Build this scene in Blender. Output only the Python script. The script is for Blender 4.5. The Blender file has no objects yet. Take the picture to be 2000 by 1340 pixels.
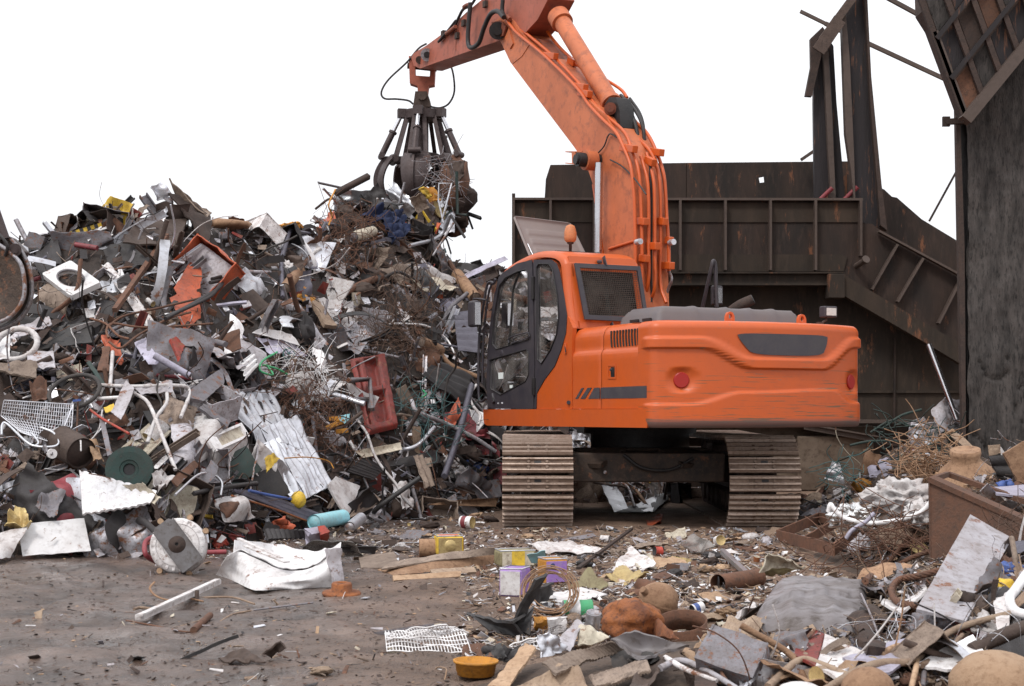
import bpy, math, random
from mathutils import Vector, Matrix, noise
from mathutils.geometry import tessellate_polygon
sc = bpy.context.scene
col = sc.collection
V = Vector
rad = math.radians
R0 = random.Random(7)

# ---------------------------------------------------------------- camera
FPX, CAMH = 2778.0, 1.23            # focal length in photo pixels, eye height (m)
cam = bpy.data.cameras.new('camera'); camo = bpy.data.objects.new('camera', cam); col.objects.link(camo)
camo.location = (0, 0, CAMH); camo.rotation_euler = (rad(90), 0, 0)
cam.sensor_width = 36; cam.lens = 50.0; cam.shift_y = 0.065
cam.clip_start = 0.1; cam.clip_end = 3000
cam.dof.use_dof = True; cam.dof.focus_distance = 14.5; cam.dof.aperture_fstop = 9.0
sc.camera = camo
sc.render.resolution_x = 1024; sc.render.resolution_y = 686
# ---------------------------------------------------------------- sky, sun
SUN_EL, SUN_AZ = rad(52), rad(215)      # azimuth: behind and to the left of the camera
w = bpy.data.worlds.new('World'); sc.world = w; w.use_nodes = True
nt = w.node_tree; bg = nt.nodes['Background']
sky = nt.nodes.new('ShaderNodeTexSky'); sky.sky_type = 'NISHITA'; sky.sun_disc = False
sky.sun_elevation = SUN_EL; sky.sun_rotation = SUN_AZ; sky.dust_density = 4
hs = nt.nodes.new('ShaderNodeHueSaturation'); hs.inputs['Saturation'].default_value = 0.25
nt.links.new(sky.outputs[0], hs.inputs['Color'])
mx = nt.nodes.new('ShaderNodeMix'); mx.data_type = 'RGBA'
tc = nt.nodes.new('ShaderNodeTexCoord'); nz = nt.nodes.new('ShaderNodeTexNoise'); nz.inputs['Scale'].default_value = 1.6
nz.inputs['Detail'].default_value = 4
nt.links.new(tc.outputs['Generated'], nz.inputs['Vector'])
cr = nt.nodes.new('ShaderNodeValToRGB'); cr.color_ramp.elements[0].color = (10.3, 10.5, 11.0, 1); cr.color_ramp.elements[1].color = (11.6, 11.6, 11.8, 1)
nt.links.new(nz.outputs['Fac'], cr.inputs[0])
mx.inputs[0].default_value = 0.86
nt.links.new(hs.outputs[0], mx.inputs[6]); nt.links.new(cr.outputs[0], mx.inputs[7])
sz = nt.nodes.new('ShaderNodeSeparateXYZ'); nt.links.new(tc.outputs['Generated'], sz.inputs[0])   # overcast: zenith brighter than horizon
zr = nt.nodes.new('ShaderNodeMapRange'); zr.inputs[1].default_value = .1; zr.inputs[3].default_value = .95; zr.inputs[4].default_value = 1.6; nt.links.new(sz.outputs[2], zr.inputs[0])
vm = nt.nodes.new('ShaderNodeVectorMath'); vm.operation = 'SCALE'; nt.links.new(mx.outputs[2], vm.inputs[0]); nt.links.new(zr.outputs[0], vm.inputs['Scale'])
nt.links.new(vm.outputs[0], bg.inputs[0]); bg.inputs[1].default_value = 0.1
sl = bpy.data.lights.new('sun', 'SUN'); so = bpy.data.objects.new('sun', sl); col.objects.link(so)
sl.energy = 1.0; sl.angle = rad(14); sl.color = (1, .96, .9)
d = V((math.sin(SUN_AZ) * math.cos(SUN_EL), math.cos(SUN_AZ) * math.cos(SUN_EL), math.sin(SUN_EL)))
sl.energy = 1.5; sl.angle = rad(11)
so.rotation_euler = d.to_track_quat('Z', 'Y').to_euler(); so.location = (0, 0, 30)
sc.view_settings.view_transform = 'Standard'; sc.view_settings.look = 'None'
sc.view_settings.exposure = 0.15; sc.view_settings.gamma = 1

# ---------------------------------------------------------------- materials
MATS = {}
def mat(name, c, rough=.6, metal=0, dirt=(.09, .06, .045), da=.45, scale=5, bump=.25, rust=0, vary=.25, spec=.4, streak=None, grime=1.1):
    m = bpy.data.materials.new(name); m.use_nodes = True; n = m.node_tree.nodes; L = m.node_tree.links
    b = n['Principled BSDF']
    t = n.new('ShaderNodeTexCoord'); oi = n.new('ShaderNodeObjectInfo')
    off = n.new('ShaderNodeVectorMath'); off.operation = 'ADD'
    mul = n.new('ShaderNodeMath'); mul.operation = 'MULTIPLY'; mul.inputs[1].default_value = 37.
    L.new(oi.outputs['Random'], mul.inputs[0]); L.new(t.outputs['Object'], off.inputs[0]); L.new(mul.outputs[0], off.inputs[1])
    src = off.outputs[0]
    if streak:
        mp = n.new('ShaderNodeMapping'); mp.inputs['Scale'].default_value = streak; L.new(src, mp.inputs[0]); src = mp.outputs[0]
    a = n.new('ShaderNodeTexNoise'); a.inputs['Scale'].default_value = scale; a.inputs['Detail'].default_value = 7; a.inputs['Roughness'].default_value = .65
    L.new(src, a.inputs['Vector'])
    r = n.new('ShaderNodeValToRGB'); r.color_ramp.elements[0].position = .38; r.color_ramp.elements[1].position = .72
    r.color_ramp.elements[1].color = (da, da, da, 1); r.color_ramp.elements[0].color = (0, 0, 0, 1)
    L.new(a.outputs['Fac'], r.inputs[0])
    base = n.new('ShaderNodeHueSaturation'); base.inputs['Color'].default_value = (*c, 1)
    va = n.new('ShaderNodeMapRange'); va.inputs[3].default_value = 1 - vary; va.inputs[4].default_value = 1 + vary * .6
    L.new(oi.outputs['Random'], va.inputs[0]); L.new(va.outputs[0], base.inputs['Value'])
    mix = n.new('ShaderNodeMix'); mix.data_type = 'RGBA'; L.new(r.outputs[0], mix.inputs[0]); L.new(base.outputs[0], mix.inputs[6])
    mix.inputs[7].default_value = (*dirt, 1); outc = mix.outputs[2]
    g = n.new('ShaderNodeTexNoise'); g.inputs['Scale'].default_value = scale * 4.5; g.inputs['Detail'].default_value = 8; g.inputs['Roughness'].default_value = .72
    L.new(src, g.inputs['Vector']); gr = n.new('ShaderNodeValToRGB'); gr.color_ramp.elements[0].position = .50; gr.color_ramp.elements[1].position = .66
    ga = da * grime; gr.color_ramp.elements[1].color = (ga, ga, ga, 1); L.new(g.outputs['Fac'], gr.inputs[0])
    mg = n.new('ShaderNodeMix'); mg.data_type = 'RGBA'; L.new(gr.outputs[0], mg.inputs[0]); L.new(outc, mg.inputs[6]); mg.inputs[7].default_value = (*[q * .8 for q in dirt], 1); outc = mg.outputs[2]
    if rust > 0:
        a2 = n.new('ShaderNodeTexNoise'); a2.inputs['Scale'].default_value = scale * 1.7; a2.inputs['Detail'].default_value = 9; a2.inputs['Roughness'].default_value = .75
        L.new(src, a2.inputs['Vector'])
        r2 = n.new('ShaderNodeValToRGB'); r2.color_ramp.elements[0].position = .62 - rust * .3; r2.color_ramp.elements[1].position = .68 - rust * .25
        L.new(a2.outputs['Fac'], r2.inputs[0])
        m2 = n.new('ShaderNodeMix'); m2.data_type = 'RGBA'; L.new(r2.outputs[0], m2.inputs[0]); L.new(outc, m2.inputs[6])
        m2.inputs[7].default_value = (.17, .07, .035, 1); outc = m2.outputs[2]
        if metal:
            iv = n.new('ShaderNodeMath'); iv.operation = 'MULTIPLY_ADD'; iv.inputs[1].default_value = -metal; iv.inputs[2].default_value = metal
            L.new(r2.outputs[0], iv.inputs[0]); L.new(iv.outputs[0], b.inputs['Metallic'])
    elif metal: b.inputs['Metallic'].default_value = metal
    L.new(outc, b.inputs['Base Color'])
    f = n.new('ShaderNodeTexNoise'); f.inputs['Scale'].default_value = scale * 9; f.inputs['Detail'].default_value = 5
    L.new(src, f.inputs['Vector'])
    bp = n.new('ShaderNodeBump'); bp.inputs['Strength'].default_value = bump; bp.inputs['Distance'].default_value = .01
    L.new(f.outputs['Fac'], bp.inputs['Height']); L.new(bp.outputs[0], b.inputs['Normal'])
    rr = n.new('ShaderNodeMapRange'); rr.inputs[3].default_value = max(.08, rough - .15); rr.inputs[4].default_value = min(1, rough + .25)
    L.new(a.outputs['Fac'], rr.inputs[0]); L.new(rr.outputs[0], b.inputs['Roughness'])
    b.inputs['Specular IOR Level'].default_value = spec
    MATS[name] = m; return m
mat('rust', (.15, .068, .04), .8, 0, (.07, .045, .035), .7, 6, .5)
mat('rust_dark', (.062, .038, .03), .8, 0, (.03, .024, .022), .7, 6, .5)
mat('rust_orange', (.30, .10, .03), .75, 0, (.09, .04, .03), .8, 8, .6)
mat('rust_tan', (.33, .2, .12), .8, 0, (.14, .07, .04), .7, 6, .5)
mat('steel', (.42, .41, .44), .45, .75, (.1, .07, .055), .6, 5, .25, .35)
mat('galv', (.6, .61, .66), .36, .6, (.25, .22, .21), .45, 4, .25, .15)
mat('galv_clean', (.62, .63, .67), .3, .8, (.3, .28, .27), .4, 4, .15)
mat('chrome', (.6, .6, .63), .2, 1, (.3, .28, .27), .2, 4, .05)
mat('grey', (.19, .18, .2), .6, 0, (.1, .08, .07), .6, 5, .3, .25)
mat('grey_pale', (.46, .44, .475), .6, 0, (.16, .12, .1), .6, 5, .3, .2)
mat('white', (.78, .77, .78), .45, 0, (.34, .29, .27), .45, 4, .2, .06)
mat('white_dirty', (.64, .62, .62), .55, 0, (.26, .2, .18), .65, 4, .35, .15)
mat('cream', (.55, .5, .4), .6, 0, (.2, .14, .1), .7, 5, .3, .1)
mat('black', (.025, .024, .026), .5, 0, (.07, .06, .055), .5, 6, .3)
mat('dark', (.034, .03, .032), .6, 0, (.03, .025, .022), .6, 6, .35)
mat('brown', (.088, .06, .048), .75, 0, (.05, .035, .03), .7, 6, .5)
mat('brown_pale', (.25, .19, .15), .75, 0, (.1, .07, .055), .7, 6, .5)
mat('wood', (.3, .21, .15), .8, 0, (.11, .07, .05), .7, 5, .5, streak=(1, 5, 5))
mat('wood_pale', (.36, .265, .19), .8, 0, (.17, .11, .08), .7, 7, .6)
mat('red', (.42, .05, .03), .5, 0, (.1, .05, .04), .6, 5, .3, .2)
mat('red_dark', (.19, .025, .018), .5, 0, (.05, .03, .027), .65, 6, .35, .15)
mat('orange_red', (.6, .12, .045), .5, 0, (.12, .06, .05), .5, 5, .3)
mat('maroon', (.25, .04, .05), .45, 0, (.1, .05, .05), .4, 5, .2)
mat('blue', (.05, .1, .32), .5, 0, (.06, .06, .07), .5, 5, .3)
mat('navy', (.012, .025, .085), .8, 0, (.03, .035, .06), .6, 7, .6)
mat('violet_grey', (.11, .105, .135), .5, 0, (.06, .05, .06), .5, 6, .3)
mat('lilac', (.42, .4, .5), .5, 0, (.2, .17, .18), .5, 5, .3)
mat('purple', (.24, .12, .42), .45, 0, (.45, .38, .4), .5, 9, .2)
mat('sky_blue', (.25, .55, .62), .45, 0, (.3, .3, .28), .4, 6, .2)
mat('teal', (.05, .12, .125), .6, 0, (.06, .07, .06), .5, 6, .3)
mat('green', (.04, .33, .14), .45, 0, (.1, .1, .07), .4, 5, .3)
mat('green_dark', (.016, .042, .036), .6, 0, (.05, .04, .035), .6, 6, .3)
mat('yellow', (.68, .45, .04), .5, 0, (.2, .13, .05), .5, 6, .3)
mat('yellow_orange', (.6, .26, .03), .6, 0, (.2, .1, .04), .5, 7, .4)
mat('gold', (.5, .38, .17), .4, .35, (.25, .16, .08), .5, 7, .3)
mat('olive', (.3, .27, .15), .55, .2, (.14, .1, .06), .6, 6, .3)
mat('tan', (.4, .27, .175), .8, 0, (.24, .14, .08), .7, 6, .6)
mat('rubber', (.035, .033, .033), .75, 0, (.1, .08, .07), .5, 8, .4)
mat('cable', (.022, .02, .022), .5, 0, (.06, .05, .045), .4, 8, .2)
mat('fibre', (.11, .065, .045), .9, 0, (.05, .035, .03), .6, 10, .6)
# excavator
mat('orange', (.54, .092, .012), .36, 0, (.4, .085, .03), .4, 2.2, .03, vary=0, spec=.5, grime=.5)
mat('orange_boom', (.54, .148, .054), .5, 0, (.33, .1, .05), .75, 1.6, .06, vary=0)
mat('orange_arm', (.38, .1, .058), .55, 0, (.22, .07, .045), .7, 1.8, .08, vary=0)
mat('orange_dirty_shaded', (.3, .08, .04), .6, 0, (.05, .03, .025), .8, 1.6, .1, vary=0)  # dirty orange, also darkened in colour for the shaded rear of the arm
mat('plastic_grey', (.115, .1, .105), .55, 0, (.16, .13, .12), .5, 3, .06, vary=0)
mat('hatch_grey', (.2, .165, .16), .6, 0, (.25, .2, .18), .5, 3, .06, vary=0)
mat('cab_dark', (.035, .031, .04), .45, 0, (.09, .075, .075), .4, 2.5, .06, vary=0)
mat('decal', (.05, .045, .055), .5, 0, (.09, .08, .08), .5, 5, .03, vary=0)
mat('claw_steel', (.085, .058, .044), .42, .35, (.03, .022, .019), .8, 7, .4, .28, vary=.1)
mat('frame_dirty', (.022, .017, .015), .6, 0, (.11, .07, .05), .7, 4, .4, .1, vary=0)
mat('grease', (.012, .011, .012), .45, 0, (.035, .03, .03), .6, 6, .3, vary=0)
mat('track_steel', (.2, .14, .105), .55, .2, (.09, .055, .038), .8, 5, .35, vary=.25)
mat('track_edge', (.46, .36, .3), .42, .4, (.2, .13, .09), .6, 7, .3, vary=.2)  # grouser metal, brighter than the shoe plates to paint in highlights
mat('grapple_steel', (.075, .058, .058), .5, .35, (.05, .03, .027), .7, 5, .25, vary=.1)
mat('reflector', (.36, .012, .01), .3, 0, (.3, .03, .02), .4, 6, .02, vary=0)
mat('beacon', (.6, .2, .07), .5, 0, (.3, .15, .09), .6, 6, .1, vary=0)
mat('lens', (.6, .6, .58), .2, 0, (.4, .38, .35), .4, 6, .02, vary=0)
mat('hopper', (.016, .0105, .0085), .75, 0, (.06, .036, .027), .8, 1.3, .35, .13, vary=.12, streak=(1.6, 1, .45))
mat('hopper_olive', (.0175, .0125, .009), .78, 0, (.06, .04, .028), .8, 1.1, .35, .1, vary=.12, streak=(1.5, 1, .4))
mat('hopper_edge', (.085, .06, .05), .6, 0, (.07, .05, .04), .7, 3, .3, vary=.1)
mat('post', (.024, .0195, .022), .6, .2, (.02, .016, .016), .8, 1.6, .4, .2, vary=.2, streak=(3, 3, .3))
mat('concrete', (.07, .06, .056), .85, 0, (.014, .0125, .012), 1, 3.2, .9, vary=.05, streak=(2.6, 1, .6))
mat('block', (.16, .12, .09), .85, 0, (.07, .045, .03), .8, 1.6, .6, vary=.1)
mat('skin', (.42, .22, .15), .6, 0, (.4, .2, .13), .1, 5, .05, vary=0)
mat('shirt', (.06, .12, .33), .8, 0, (.05, .1, .25), .3, 5, .2, vary=0)
mat('paper', (.75, .8, .78), .6, 0, (.6, .6, .6), .2, 5, .05, vary=0)
# worn counterweight paint: scraped through to grey steel along its length, most near the lower edge
def cw_paint():
    m = mat('orange_scraped', (.54, .092, .012), .38, 0, (.4, .085, .03), .4, 2.2, .03, vary=0, spec=.5, grime=.5)
    n = m.node_tree.nodes; L = m.node_tree.links; b = n['Principled BSDF']
    prev = b.inputs['Base Color'].links[0].from_socket
    t = n.new('ShaderNodeTexCoord'); mp = n.new('ShaderNodeMapping'); mp.inputs['Scale'].default_value = (.8, .8, 26)
    mp.inputs['Rotation'].default_value = (0, rad(1.5), 0)
    L.new(t.outputs['Object'], mp.inputs[0])
    a = n.new('ShaderNodeTexNoise'); a.inputs['Scale'].default_value = 2.4; a.inputs['Detail'].default_value = 9; a.inputs['Roughness'].default_value = .62
    L.new(mp.outputs[0], a.inputs['Vector'])
    sp = n.new('ShaderNodeSeparateXYZ'); L.new(t.outputs['Object'], sp.inputs[0])
    mr = n.new('ShaderNodeMapRange'); mr.inputs[1].default_value = 1.05; mr.inputs[2].default_value = 2.05; mr.inputs[3].default_value = .10; mr.inputs[4].default_value = -.02
    L.new(sp.outputs[2], mr.inputs[0])
    ad = n.new('ShaderNodeMath'); L.new(a.outputs['Fac'], ad.inputs[0]); L.new(mr.outputs[0], ad.inputs[1])
    r = n.new('ShaderNodeValToRGB'); r.color_ramp.elements[0].position = .63; r.color_ramp.elements[1].position = .68
    L.new(ad.outputs[0], r.inputs[0])
    mi = n.new('ShaderNodeMix'); mi.data_type = 'RGBA'; L.new(r.outputs[0], mi.inputs[0]); L.new(prev, mi.inputs[6]); mi.inputs[7].default_value = (.19, .085, .04, 1)
    # broad scraped patches of bare dusty metal
    mq = n.new('ShaderNodeMapping'); mq.inputs['Scale'].default_value = (1.1, 1.1, 3.2); L.new(t.outputs['Object'], mq.inputs[0])
    a3 = n.new('ShaderNodeTexNoise'); a3.inputs['Scale'].default_value = 1.9; a3.inputs['Detail'].default_value = 12; a3.inputs['Roughness'].default_value = .78; L.new(mq.outputs[0], a3.inputs['Vector'])
    r3 = n.new('ShaderNodeValToRGB'); r3.color_ramp.elements[0].position = .635; r3.color_ramp.elements[1].position = .66; r3.color_ramp.elements[1].color = (.8, .8, .8, 1); L.new(a3.outputs['Fac'], r3.inputs[0])
    m3 = n.new('ShaderNodeMix'); m3.data_type = 'RGBA'; L.new(r3.outputs[0], m3.inputs[0]); L.new(mi.outputs[2], m3.inputs[6]); m3.inputs[7].default_value = (.21, .13, .085, 1)
    # scuffed bare lip along the lowest ten centimetres
    m2 = n.new('ShaderNodeMapRange'); m2.inputs[1].default_value = 1.15; m2.inputs[2].default_value = 1.10; L.new(sp.outputs[2], m2.inputs[0])
    ad2 = n.new('ShaderNodeMath'); ad2.operation = 'MULTIPLY'; L.new(m2.outputs[0], ad2.inputs[0]); ad2.inputs[1].default_value = .9
    mj = n.new('ShaderNodeMix'); mj.data_type = 'RGBA'; L.new(ad2.outputs[0], mj.inputs[0]); L.new(m3.outputs[2], mj.inputs[6]); mj.inputs[7].default_value = (.1, .075, .07, 1)
    L.new(mj.outputs[2], b.inputs['Base Color'])
cw_paint()
def glassmat(name, tint=(.75, .82, .8), rough=.03, dirty=.15, ior=1.9, dust=(.35, .32, .3)):
    m = bpy.data.materials.new(name); m.use_nodes = True; n = m.node_tree.nodes; L = m.node_tree.links
    out = n['Material Output']; n.remove(n['Principled BSDF'])
    tr = n.new('ShaderNodeBsdfTransparent'); tr.inputs[0].default_value = (*tint, 1)
    gl = n.new('ShaderNodeBsdfGlossy'); gl.inputs['Roughness'].default_value = rough
    df = n.new('ShaderNodeBsdfDiffuse'); df.inputs[0].default_value = (*dust, 1)
    lw = n.new('ShaderNodeFresnel'); lw.inputs[0].default_value = ior
    a = n.new('ShaderNodeMixShader'); L.new(lw.outputs[0], a.inputs[0]); L.new(tr.outputs[0], a.inputs[1]); L.new(gl.outputs[0], a.inputs[2])
    nz = n.new('ShaderNodeTexNoise'); nz.inputs['Scale'].default_value = 5; nz.inputs['Detail'].default_value = 6
    mr = n.new('ShaderNodeMapRange'); mr.inputs[1].default_value = .35; mr.inputs[2].default_value = .8; mr.inputs[4].default_value = dirty
    tcn = n.new('ShaderNodeTexCoord'); L.new(tcn.outputs['Object'], nz.inputs['Vector']); L.new(nz.outputs['Fac'], mr.inputs[0])
    b = n.new('ShaderNodeMixShader'); L.new(mr.outputs[0], b.inputs[0]); L.new(a.outputs[0], b.inputs[1]); L.new(df.outputs[0], b.inputs[2])
    L.new(b.outputs[0], out.inputs[0]); MATS[name] = m
glassmat('glass', (.5, .57, .56), .03, .4)  # dusty panes; grey diffuse share raised to suggest reflections
glassmat('glass_dark', (.12, .14, .135), .3, .8, 1.2, (.1, .09, .08))
glassmat('film', (.75, .72, .7), .25, .85)

# ---------------------------------------------------------------- mesh builder
def frame_from(zdir):
    z = V(zdir).normalized(); a = V((0, 0, 1)) if abs(z.z) < .9 else V((1, 0, 0))
    x = a.cross(z).normalized(); return x, z.cross(x), z
def catmull(pts, k=6):
    p = [V(q) for q in pts]
    if len(p) < 3: return p
    p = [2 * p[0] - p[1]] + p + [2 * p[-1] - p[-2]]; out = []
    for i in range(1, len(p) - 2):
        for j in range(k):
            t = j / k; a, b, c, d = p[i - 1], p[i], p[i + 1], p[i + 2]
            out.append(.5 * ((2 * b) + (c - a) * t + (2 * a - 5 * b + 4 * c - d) * t * t + (3 * b - a - 3 * c + d) * t ** 3))
    out.append(p[-2]); return out
class MB:
    def __init__(s): s.v = []; s.f = []; s.mi = []; s.sm = []
    def add(s, vs, fs, mi=0, sm=False):
        o = len(s.v); s.v += [V(q) for q in vs]
        for f in fs: s.f.append([i + o for i in f]); s.mi.append(mi); s.sm.append(sm)
        return s
    def box(s, c, sz, rot=None, mi=0):
        c = V(c); h = V(sz) * .5; M = rot or Matrix.Identity(3)
        vs = [c + M @ V((x * h.x, y * h.y, z * h.z)) for x in (-1, 1) for y in (-1, 1) for z in (-1, 1)]
        return s.add(vs, [(0, 1, 3, 2), (4, 6, 7, 5), (0, 4, 5, 1), (2, 3, 7, 6), (0, 2, 6, 4), (1, 5, 7, 3)], mi)
    def bar(s, a, b, wd, ht, mi=0):
        a = V(a); b = V(b); x, y, z = frame_from(b - a); M = Matrix((x, y, z)).transposed()
        return s.box((a + b) / 2, (wd, ht, (b - a).length), M, mi)
    def cyl(s, a, b, r0, r1=None, n=16, mi=0, caps=True, sm=True):
        a = V(a); b = V(b); r1 = r0 if r1 is None else r1; x, y, z = frame_from(b - a)
        vs = []
        for p, r in ((a, r0), (b, r1)):
            for i in range(n): t = 2 * math.pi * i / n; vs.append(p + (x * math.cos(t) + y * math.sin(t)) * r)
        s.add(vs, [(i, (i + 1) % n, n + (i + 1) % n, n + i) for i in range(n)], mi, sm)
        if caps: s.add(vs, [tuple(range(n))[::-1], tuple(range(n, 2 * n))], mi)
        return s
    def tube(s, pts, r, n=6, mi=0, k=5, smooth=True):
        p = catmull(pts, k) if smooth else [V(q) for q in pts]
        m = len(p); vs = []; x = None
        for i in range(m):
            z = (p[min(i + 1, m - 1)] - p[max(i - 1, 0)])
            z = z.normalized() if z.length > 1e-9 else V((0, 0, 1))
            if x is None: x = frame_from(z)[0]
            x = (x - z * x.dot(z)); x = x.normalized() if x.length > 1e-6 else frame_from(z)[0]
            y = z.cross(x); rr = r(i / (m - 1)) if callable(r) else r
            for j in range(n): t = 2 * math.pi * j / n; vs.append(p[i] + (x * math.cos(t) + y * math.sin(t)) * rr)
        fs = [(i * n + j, i * n + (j + 1) % n, (i + 1) * n + (j + 1) % n, (i + 1) * n + j) for i in range(m - 1) for j in range(n)]
        s.add(vs, fs, mi, True); s.add(vs[:n], [tuple(range(n))[::-1]], mi); s.add(vs[-n:], [tuple(range(n))], mi)
        return s
    def grid(s, fn, nu, nv, mi=0, sm=True, th=0):
        P = [[V(fn(i / nu, j / nv)) for j in range(nv + 1)] for i in range(nu + 1)]
        idx = lambda i, j: i * (nv + 1) + j
        top = [P[i][j] for i in range(nu + 1) for j in range(nv + 1)]
        fs = [(idx(i, j), idx(i + 1, j), idx(i + 1, j + 1), idx(i, j + 1)) for i in range(nu) for j in range(nv)]
        s.add(top, fs, mi, sm)
        if th:
            N = []
            for i in range(nu + 1):
                for j in range(nv + 1):
                    a = P[min(i + 1, nu)][j] - P[max(i - 1, 0)][j]; b = P[i][min(j + 1, nv)] - P[i][max(j - 1, 0)]
                    q = a.cross(b); N.append(q.normalized() if q.length > 1e-12 else V((0, 0, 1)))
            bot = [t - q * th for t, q in zip(top, N)]
            s.add(bot, [f[::-1] for f in fs], mi, sm)
            ring = [idx(i, 0) for i in range(nu)] + [idx(nu, j) for j in range(nv)] + [idx(i, nv) for i in range(nu, 0, -1)] + [idx(0, j) for j in range(nv, 0, -1)]
            m = len(ring); vs = [top[i] for i in ring] + [bot[i] for i in ring]
            s.add(vs, [(i, m + i, m + (i + 1) % m, (i + 1) % m) for i in range(m)], mi)
        return s
    def prism(s, loops, fn, d, mi=0):
        """loops: outer + holes of 2-D points; fn(a,b) -> point; d: thickness vector"""
        flat = [p for l in loops for p in l]
        tris = tessellate_polygon([[V((p[0], p[1], 0)) for p in l] for l in loops])
        A = [V(fn(*p)) for p in flat]; d = V(d)
        B = [a + d for a in A]; s.add(A, [t for t in tris], mi); s.add(B, [t[::-1] for t in tris], mi)
        o = 0
        for l in loops:
            n = len(l); vs = A[o:o + n] + B[o:o + n]
            s.add(vs, [(i, (i + 1) % n, n + (i + 1) % n, n + i) for i in range(n)], mi); o += n
        return s
    def lathe(s, prof, c=(0, 0, 0), axis=(0, 0, 1), n=24, mi=0, sm=True):
        x, y, z = frame_from(axis); c = V(c); vs = []
        for r, h in prof:
            for i in range(n): t = 2 * math.pi * i / n; vs.append(c + (x * math.cos(t) + y * math.sin(t)) * r + z * h)
        m = len(prof)
        return s.add(vs, [(i * n + j, i * n + (j + 1) % n, (i + 1) * n + (j + 1) % n, (i + 1) * n + j) for i in range(m - 1) for j in range(n)], mi, sm)
    def blob(s, c, sz, seed=0, amp=.25, fr=2., n=20, mi=0, rot=None, sharp=False):
        c = V(c); M = rot or Matrix.Identity(3); o = V((seed * 3.1, seed * 1.7, seed))
        def fn(u, v):
            th = u * 2 * math.pi; ph = v * math.pi
            q = V((math.cos(th) * math.sin(ph), math.sin(th) * math.sin(ph), math.cos(ph)))
            k = noise.noise(q * fr + o) + .5 * noise.noise(q * fr * 2.3 + o)
            if sharp: k = 1 - 2 * abs(k)
            q = q * (1 + amp * k)
            return c + M @ V((q.x * sz[0], q.y * sz[1], q.z * sz[2]))
        return s.grid(fn, n, n // 2 + 2, mi)
    def mesh(s, name, mats, origin=None):
        me = bpy.data.meshes.new(name); o = V(origin) if origin is not None else V((0, 0, 0))
        me.from_pydata([tuple(q - o) for q in s.v], [], s.f)
        for m in (mats if isinstance(mats, (list, tuple)) else [mats]): me.materials.append(MATS[m])
        me.polygons.foreach_set('material_index', s.mi); me.polygons.foreach_set('use_smooth', s.sm)
        me.validate(); me.update(); return me
    def build(s, name, mats, parent=None, origin=None, bevel=0, seg=2):
        if parent is None and origin is None and s.v:
            lo = V([min(q[i] for q in s.v) for i in range(3)]); hi = V([max(q[i] for q in s.v) for i in range(3)])
            origin = V(((lo.x + hi.x) / 2, (lo.y + hi.y) / 2, lo.z))
        ob = bpy.data.objects.new(name, s.mesh(name, mats, origin)); col.objects.link(ob)
        if origin is not None: ob.location = origin
        if parent is not None: ob.parent = parent
        if bevel:
            b = ob.modifiers.new('bevel', 'BEVEL'); b.width = bevel; b.segments = seg; b.limit_method = 'ANGLE'; b.angle_limit = rad(40)
            ob.modifiers.new('wn', 'WEIGHTED_NORMAL')
        return ob
def empty(name, loc, rz=0):
    o = bpy.data.objects.new(name, None); o.location = loc; o.rotation_euler = (0, 0, rz); col.objects.link(o); return o
def tag(o, label=None, cat=None, group=None, kind=None):
    if label: o['label'] = label
    if cat: o['category'] = cat
    if group: o['group'] = group
    if kind: o['kind'] = kind
    return o

# ---------------------------------------------------------------- terrain: heaps as height functions
def lerp_tab(x, tab):
    if x <= tab[0][0]: return tab[0][1]
    for (a, p), (b, q) in zip(tab, tab[1:]):
        if x <= b: t = (x - a) / (b - a); t = t * t * (3 - 2 * t) if False else t; return p + (q - p) * t
    return tab[-1][1]
CREST = [(-400, 500), (0, 500), (100, 470), (240, 430), (400, 445), (520, 465), (615, 470), (655, 432), (700, 412), (790, 425), (835, 455), (866, 512), (950, 530), (1000, 540), (1080, 700), (1200, 870), (1330, 960), (1400, 1010)]
CREST_Y = [(-400, 16), (0, 16), (300, 17), (560, 18.5), (700, 21), (850, 22), (1000, 21), (1400, 21)]
FOOT_Y = [(-400, 11.8), (0, 11.9), (200, 12.1), (320, 11.9), (440, 12.8), (600, 14.3), (700, 15.3), (850, 16.3), (960, 17.5), (1100, 18.8), (1400, 19.8)]
def heap_left(X, Y):
    if Y < 8: return 0
    px = 1000 + FPX * X / Y
    if px > 1400: return 0
    yc = lerp_tab(px, CREST); Yc = lerp_tab(px, CREST_Y); Yf = lerp_tab(px, FOOT_Y)
    zc = CAMH + (800 - yc) * Yc / FPX
    if zc <= 0 or Y <= Yf: return 0
    if Y <= Yc: t = (Y - Yf) / (Yc - Yf); return zc * (t ** .85)
    t = (Y - Yc) / 6; return max(0, zc * (1 - t * t)) if t < 1 else 0
def gs(X, Y, cx, cy, h, rx, ry, p=1.0): return h * math.exp(-(((X - cx) / rx) ** 2 + ((Y - cy) / ry) ** 2) ** p)
def heap_right(X, Y):
    a = gs(X, Y, 5.2, 16.9, .95, 1.2, 1.4) + gs(X, Y, 4.3, 15.6, .25, 1.1, .9)
    a = max(a, gs(X, Y, 4.3, 11.2, .78, 1.25, 2.3, 1.4))
    a = max(a, gs(X, Y, 3.0, 7.2, .48, 1.5, 1.5, 1.4))
    a = max(a, gs(X, Y, 1.8, 6.5, .2, 1.6, .9, 1.3)); return a
def ground_bump(X, Y):
    p = V((X, Y, 0))
    return .025 * noise.noise(p * .8) + .010 * noise.noise(p * 3) + .008 * noise.noise(p * 9) + .009 * abs(noise.noise(p * 19)) - sum(.022 * math.exp(-((X - x0 - sl_ * (Y - 8)) / .11) ** 4) * (.75 + .35 * math.sin(Y * 34 + x0)) for x0, sl_ in ((-2.35, -.5), (-1.95, -.5), (-1.1, -.62), (-.72, -.62), (-3.2, .1)) if Y < 11.5)
def H(X, Y): return max(heap_left(X, Y), heap_right(X, Y))
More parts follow.
